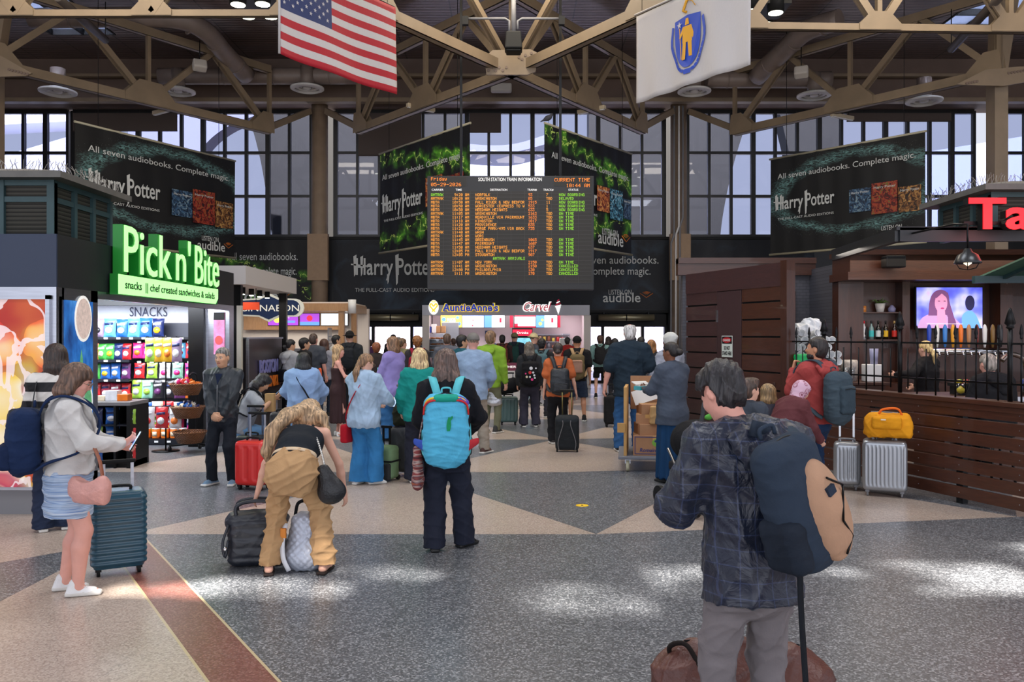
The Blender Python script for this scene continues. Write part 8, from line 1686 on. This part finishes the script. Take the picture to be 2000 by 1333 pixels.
# people by the near man: boy, headscarf, pushchair
person('boy', 'boy with short brown hair seen past the shoulder of the nearest person', 1462, 7.6, -58, 1.35, 'm', .9, 'fair', dict(k='t_shirt', m=cl((60, 66, 76)), e=.025, hem=-.06, sl=.3), tr((50, 52, 60)), shoe((200, 200, 200)), dict(k='short', c=(70, 54, 46), gr=.018, quiff=1), dict(head=(-10, 4), hs=1.1), True)
person('scarf', 'person in a pink paisley headscarf bending forward beside the red hooded sweatshirt', 1532, 8.2, -70, 1.4, 'f', 1.1, 'fair', dict(k='shawl', m=cl((96, 52, 56)), e=.04, hem=-.05), tr((50, 44, 50)), shoe((40, 40, 40)), dict(k='scarf', c=(110, 80, 56), m=cl((206, 170, 186), .8, 'paisley')), dict(lean=30, pelvis=(0, -.1, .9), head=(0, 22), L=(-.1, .5, .8), R=(.15, .5, .8)))
person('blond_child', 'blond child crouched behind the pink paisley headscarf', 1500, 8.9, 20, 1.22, 'f', .95, 'fair', dict(k='jacket', m=cl((60, 60, 70)), e=.03, hem=-.06), tr((44, 50, 64)), shoe((180, 180, 180)), dict(k='bob', c=(136, 110, 76), L=.08), dict(hs=1.12))
t=thing('pushchair', 'black pushchair with a curved grey handle and a green toy, beside the slate suit jacket', 'pushchair', V((P(1366, 0, 8.2).x, 8.2, 0)), R(20))
MB().tube(catmull([(-.24, -.3, .62), (-.24, -.42, .98), (-.2, -.46, 1.14), (.2, -.46, 1.14), (.24, -.42, .98), (.24, -.3, .62)], 6), .02, M('foam_grip', (60, 62, 66), .8), 8).build('handle', None, t)
for q in(-1, 1):MB().tube([(q*.24, -.3, .62), (q*.24, .35, .12)], .014, STAIN, 8).tube([(q*.24, .2, .6), (q*.24, -.3, .1)], .014, STAIN, 8).build('frame_bar', None, t)
link('canopy', SD(.012).ell((0, .05, .68), (.24, .32, .22)).box((0, .0, .38), (.3, .5, .12), .01, None, .01, True).mesh('canopy', cl(BLK, .7), wrinkle(.006, 20, 3)), t);link('seat', SD(.012).box((0, .02, .42), (.2, .26, .05), .03).box((0, -.18, .6), (.2, .04, .2), .03).mesh('seat', cl((34, 34, 38), .8)), t)
for x, y in((-.25, .35), (.25, .35), (-.25, -.3), (.25, -.3)):MB().cyl((x-.02, y, .1), (x+.02, y, .1), .1, BLACKP, 18).build('wheel', None, t)
tag(link('plush_toy', SD(.01).ell((0, 0, .05), (.04, .035, .03)).ell((.03, 0, .08), (.025, .025, .025)).mesh('plush_toy', cl((86, 160, 66), .9)), None, (P(1366, 0, 8.2).x+.1, 8.25, .87)), 'small bright green soft toy on the pushchair', 'toy')
tag(MB().lathe([(0, 0), (.27, 0), (.3, .0), (.3, .02), (.02, .03), (0, .03)], M('green_tin', (40, 70, 60), .4), 24).build('cafe_table', None, None, (P(1480, 0, 8.4).x+.15, 8.9, .95)).__class__ and MB().lathe([(0, 0), (.28, 0), (.28, .02), (.03, .03), (.03, .7), (.3, .72), (.3, .75), (0, .75)], M('green_tin', (40, 70, 60), .4), 24).build('cafe_table', None, None, (P(1480, 0, 8.4).x+.1, 9.6, 0)), 'small dark green round table behind the boy', 'table')if False else None
# bar staff and guest
person('barmaid', 'blond bar worker in a black top reaching left behind the iron railing', 1810, 11.9, 30, 1.68, 'f', 1.05, 'fair', dict(k='shirt', m=cl((28, 27, 30)), e=.035, hem=-.1), tr((26, 26, 28)), shoe((30, 30, 30), SOLEB), dict(k='pony', c=(204, 172, 120), L=.22), dict(head=(-8, 6), L=(-.46, .2, 1.25), R=(.22, .34, 1.05)))
person('guest', 'grey haired person in a black jacket seated at the bar counter', 1946, 9.35, 12, 1.7, 'm', 1.16, 'pink', dict(k='hood', m=cl((28, 28, 32)), e=.045, hem=-.1), tr((30, 32, 38)), shoe((30, 30, 30), SOLEB), dict(k='short', c=(150, 142, 134), gr=.01), dict(pelvis=(0, 0, .78), head=(-6, 16), L=(-.16, .3, 1.02), R=(.16, .3, 1.02), feet=((-.14, .3, .3), (.14, .3, .3)), lean=8, knee=(0, 1, .3)))
t=thing('bar_stool', 'black bar stool under the grey haired guest', 'stool', V((P(1946, 0, 9.35).x, 9.35, 0)));MB().lathe([(0, .6), (.19, .6), (.2, .63), (.18, .66), (0, .66)], BLACKP, 20).build('seat', None, t)
for a in range(4):q=R(45+90*a);MB().cyl((.13*math.cos(q), .13*math.sin(q), .6), (.2*math.cos(q), .2*math.sin(q), 0), .015, BLACKM, 8).build('leg', None, t)
# queue in front of the bakery and the left doors
I=person('bun', 'person with a black hair bun and pale hooded top in the bakery queue', 566, 16.2, -30, 1.68, 'f', 1, 'asian', dict(k='hood', m=cl((172, 174, 178)), e=.04, hem=-.08), tr((40, 44, 54)), shoe((60, 60, 60)), dict(k='bun', c=(26, 24, 26), bz=-.05, bx=-.03), dict(head=(-20, 8)));t=strapline(I, 'shoulder_bag', 'black shoulder bag on the pale hooded top in the bakery queue', 'bag', [(.44, .12, .1), (.52, -.0, .08), (.42, -.14, .02), (.2, -.18, -.08)], .03, cl(BLK, .5));link('bag_body', SD(.014).box((-.02, 0, -.12), (.17, .06, .13), .04).mesh('bag_body', cl(BLK, .5)), t)
person('blackshirt', 'person with short black hair in a black shirt in the bakery queue', 594, 16.6, -50, 1.7, 'm', .95, 'asian', dict(k='shirt', m=cl((30, 30, 32)), e=.035, hem=-.12), tr((36, 38, 44)), shoe((50, 50, 50)), dict(k='short', c=(24, 22, 24), gr=.022), dict(head=(-15, 0)), True)
person('greytee', 'person in a dark grey t-shirt and jeans with an orange glove in the bakery queue', 612, 17.2, -16, 1.8, 'm', 1.1, 'pink', dict(k='t_shirt', m=cl((70, 74, 82)), e=.035, hem=-.1, sl=.36), jeans((46, 64, 92)), shoe((50, 50, 50)), dict(k='fade', c=(76, 60, 52)), {})
tag(link('orange_bottle', SD(.012).seg((0, 0, -.1), (0, 0, .06), .04, .035, .02).mesh('orange_bottle', M('net_orange', (236, 96, 40), .5)), None, P(625, 728, 16.6)), 'orange drink bottle held by the person in the dark grey t-shirt', 'bottle')
person('longbrown', 'person with long brown hair and a grey top in the bakery queue', 633, 17.4, -10, 1.68, 'f', 1, 'fair', dict(k='jumper', m=cl((150, 150, 160)), e=.035, hem=-.08), tr((44, 52, 66)), shoe((50, 50, 50)), dict(k='long', c=(78, 54, 44), L=.3, wd=.08), {})
person('darkboy', 'person with black hair in a white top beside the oak post', 656, 20.0, -60, 1.76, 'm', 1, 'asian', dict(k='t_shirt', m=cl((206, 206, 202)), e=.03, hem=-.1, sl=.3), tr((50, 50, 56)), shoe((60, 60, 60)), dict(k='short', c=(24, 22, 24), gr=.022), {}, True)
I=person('hatman', 'person in a black brimmed hat and dark jacket with a black backpack', 683, 18.2, 0, 1.84, 'm', 1.12, 'fair', dict(k='jacket', m=cl((42, 46, 50)), e=.04, hem=-.1, collar=1), tr((34, 36, 42)), shoe((40, 40, 40), SOLEB), dict(k='hat', c=(30, 26, 26), m=cl((26, 26, 28))), {});backpack(I, 'plain black backpack under the black brimmed hat', (34, 38, 44), .3, .46, .17)
person('auburn', 'person with auburn hair and a dark brown coat behind the ponytail', 735, 16.0, 15, 1.62, 'f', 1.08, 'fair', dict(k='coat', m=cl((50, 44, 42)), e=.045, hem=-.2, collar=1), tr((40, 40, 46)), shoe((40, 40, 40), SOLEB), dict(k='short', c=(130, 74, 46), gr=.02), {});
I=person('floral', 'person with tied brown hair wearing a pale floral backpack', 786, 17.2, -12, 1.7, 'f', 1.05, 'fair', dict(k='jacket', m=cl((120, 116, 86)), e=.04, hem=-.1, collar=1), tr((40, 44, 60)), shoe((60, 60, 60)), dict(k='bun', c=(100, 76, 54), bz=-.02), dict(head=(-30, 0)));backpack(I, 'pale floral backpack with rounded top in the queue', (206, 180, 172), .34, .56, .18, .2, kind='floral', strap=cl((120, 116, 86)))
I=person('redpack', 'person with a curly auburn bun and dark jacket wearing a red backpack', 815, 16.4, 4, 1.74, 'f', 1.0, 'fair', dict(k='jacket', m=cl((56, 54, 58)), e=.035, hem=-.1), tr((40, 44, 54)), shoe((60, 60, 60)), dict(k='curly', c=(140, 92, 52), gr=.03), {});backpack(I, 'crimson red backpack with black panels behind the blond hair', (150, 36, 56), .32, .46, .18, .2, pocket=(cl((130, 30, 48)), .24, .2, -.08))
# far passengers at the doors
FAR=[('in a black jacket walking out of the left glass doors', 768, 26, 0, 1.78, (30, 30, 34), (26, 24, 24)), ('with pale hair going through the left doors', 778, 27.2, -10, 1.7, (60, 64, 90), (200, 196, 190)), ('in a purple scarf left of the left doors', 722, 25, 20, 1.62, (80, 50, 90), (60, 40, 40)), ('in a navy coat at the far right doors', 1188, 26, -30, 1.72, (44, 50, 66), (40, 30, 28)), ('with dark hair beside the tall navy polo shirt', 1201, 20.5, 10, 1.68, (34, 36, 40), (26, 24, 26)), ('with black hair just right of the tall navy polo shirt', 1252, 19, -8, 1.72, (40, 44, 52), (28, 26, 26)), ('with long copper hair near the right doors', 1272, 17, -20, 1.66, (46, 48, 54), (150, 104, 60)), ('with light brown hair low behind the navy polo shirt', 1257, 15.8, 5, 1.52, (60, 54, 50), (160, 124, 84)), ('in a blue coat in the right doorway', 1238, 27, 0, 1.7, (60, 70, 120), (30, 28, 30)), ('in a red shirt with black hair by the ice cream machine', 1108, 24.5, -12, 1.7, (150, 40, 40), (30, 26, 28)), ('in a blue cap serving behind the pretzel counter', 962, 28.0, 180, 1.72, (50, 56, 90), (30, 30, 60)), ('in a pale apron serving behind the bakery counter', 521, 22.5, 160, 1.7, (210, 170, 150), (40, 30, 28)), ('in a dark shirt at the till of the pretzel stall', 886, 26.3, 30, 1.66, (60, 56, 60), (70, 50, 40))]
for i, (lab, px, d, hd, H, c_, hc_)in enumerate(FAR):
 person('far%d'%i, 'person '+lab, px, d, hd, H, 'f' if i%2 else 'm', 1.0, ('fair', 'tan', 'asian')[i%3], dict(k='jacket', m=cl(c_), e=.035, hem=-.1), tr((36, 38, 46)), shoe((50, 50, 54), SOLEB), dict(k='long' if i in(3, 6, 7)else 'short', c=hc_, L=.22, gr=.018), dict(head=(0, 4)), hd>100)
suitcase('black soft suitcase standing beside the tall navy polo shirt', P(1205, 0, 15).x, 15.6, 0, .34, .24, .55, cl((30, 30, 32), .7), '', .2, soft=True)
# hand cart with cardboard
t=thing('platform_cart', 'low grey platform cart on cream wheels loaded with cardboard', 'cart', (P(1268, 0, 11).x, 10.9, 0), R(-8));MB().bx((-.42, -.5, .16), (.42, .5, .2)).build('deck', M('cart_grey', (116, 118, 126), .5), t, bevel=.01)
for x, y in((-.3, -.4), (.3, -.4), (-.3, .4), (.3, .4)):MB().cyl((x-.02, y, .075), (x+.02, y, .075), .075, M('wheel_cream', (206, 200, 170), .5), 18).build('wheel', None, t);MB().bx((x-.035, y-.03, .1), (x+.035, y+.03, .16)).build('caster_plate', STAIN, t)
KR=M('cardboard', (168, 124, 90), .8, var=.1, vs=6);KR2=M('cardboard_pale', (196, 152, 92), .8, var=.1, vs=6);cx, cy=P(1268, 0, 11).x, 10.9
def carton(lab, x, y, z, w, d_, h_, rz=0, m=KR, open_=False):
 t=thing('cardboard_box', lab, 'box', (cx+x, cy+y, z), R(rz), 'cardboard boxes on the platform cart');MB().bx((-w/2, -d_/2, 0), (w/2, d_/2, h_)).build('carton', m, t, bevel=.004);MB().bx((-w/2, -.03, h_), (w/2, .03, h_+.002)).bx((-.03, -d_/2-.002, h_*.6), (.03, -d_/2, h_)).build('tape', KR2, t)
 return t
t=carton('big printed lettuce carton at the bottom of the cart', .02, -.2, .2, .56, .42, .26, -8);m=MB();m.prism(cir(.06, .17, .1, .06), .002, M('print_green', (120, 170, 60), .6), TR((0, -.214, 0))).prism(cir(.06, .19, .07, .025), .002, M('print_navy', (40, 50, 110), .6), TR((0, -.217, 0))).text('Romaine Hearts', TR((-.2, -.212, .05)), .07, M('print_navy', (40, 50, 110), .6), fw=.44, shear=.2, bold=.02, ext=.001);
for a in((-.26, .02, -.25, .24), (.25, .02, .26, .24), (-.26, .02, .26, .03), (-.26, .235, .26, .245)):m.bx((a[0], -.213, a[1]), (a[2], -.211, a[3]), M('print_navy', (40, 50, 110), .6))
m.build('printing', None, t)
carton('flat brown carton on the lettuce carton', .04, -.16, .46, .5, .36, .14, 4);carton('small brown carton with bags above the flat one', -.06, -.14, .6, .3, .3, .12, -10);carton('wide brown carton near the top of the cart', .06, -.1, .72, .46, .34, .13, 3)
tag(MB().bx((-.02, -.35, 0), (.02, .35, .88), KR2).bx((-.1, -.37, .3), (.0, -.33, .42), KR2).build('cardboard_sheet', None, None, (cx-.33, cy-.05, .2), R(-10), .003), 'tall folded cardboard sheet at the left side of the cart', 'cardboard');tag(MB().bx((-.26, -.012, 0), (.26, .012, .45), KR).build('cardboard_sheet', None, None, (cx+.02, cy+.16, .75), R(-6), .003), 'upright brown cardboard sheet at the back of the cart', 'cardboard')
tag(MB().add([(-.16, 0, 0), (.16, 0, .0), (.16, 0.02, .2), (-.16, .02, .2), (-.16, .006, 0), (.16, .006, .0), (.16, 0.026, .2), (-.16, .026, .2)], [(0, 1, 2, 3), (7, 6, 5, 4), (0, 4, 5, 1), (1, 5, 6, 2), (2, 6, 7, 3), (3, 7, 4, 0)]).build('paper_sheet', WHITEP, None, (cx-.06, cy-.1, .87), 0, 0, (R(-20), R(-18), R(-5))), 'white printed sheet lying on the cardboard cart', 'paper')
for i, (x, y, z, lab)in enumerate(((.2, -.3, .83, 'printed brown paper bag at the top of the cart'), (.02, -.34, .62, 'crumpled brown paper bag in the middle of the cart'), (.22, -.4, .4, 'torn pale paper bag hanging at the right of the cart'))):tag(link('paper_bag', SD(.012).box((0, 0, .1), (.09, .05, .12), .02).mesh('paper_bag', M('kraft', (184, 146, 96), .8, var=.1), wrinkle(.012, 28, i+2)), None, (cx+x, cy+y, z), R(-10+12*i)), lab, 'bag', 'paper bags on the cart')
# yellow floor sticker
t=thing('floor_sticker', 'round yellow sticker on the dark floor triangle in the middle', 'sticker', FL(1137, 988)+V((0, 0, .001)));MB().lathe([(0, 0), (.066, 0), (.064, .002), (0, .002)], M('sticker_yellow', (240, 196, 20), .5), 28).build('disc', None, t);MB().bx((-.012, -.012, .002), (.012, .012, .0025)).build('mark', BLACKP, t)
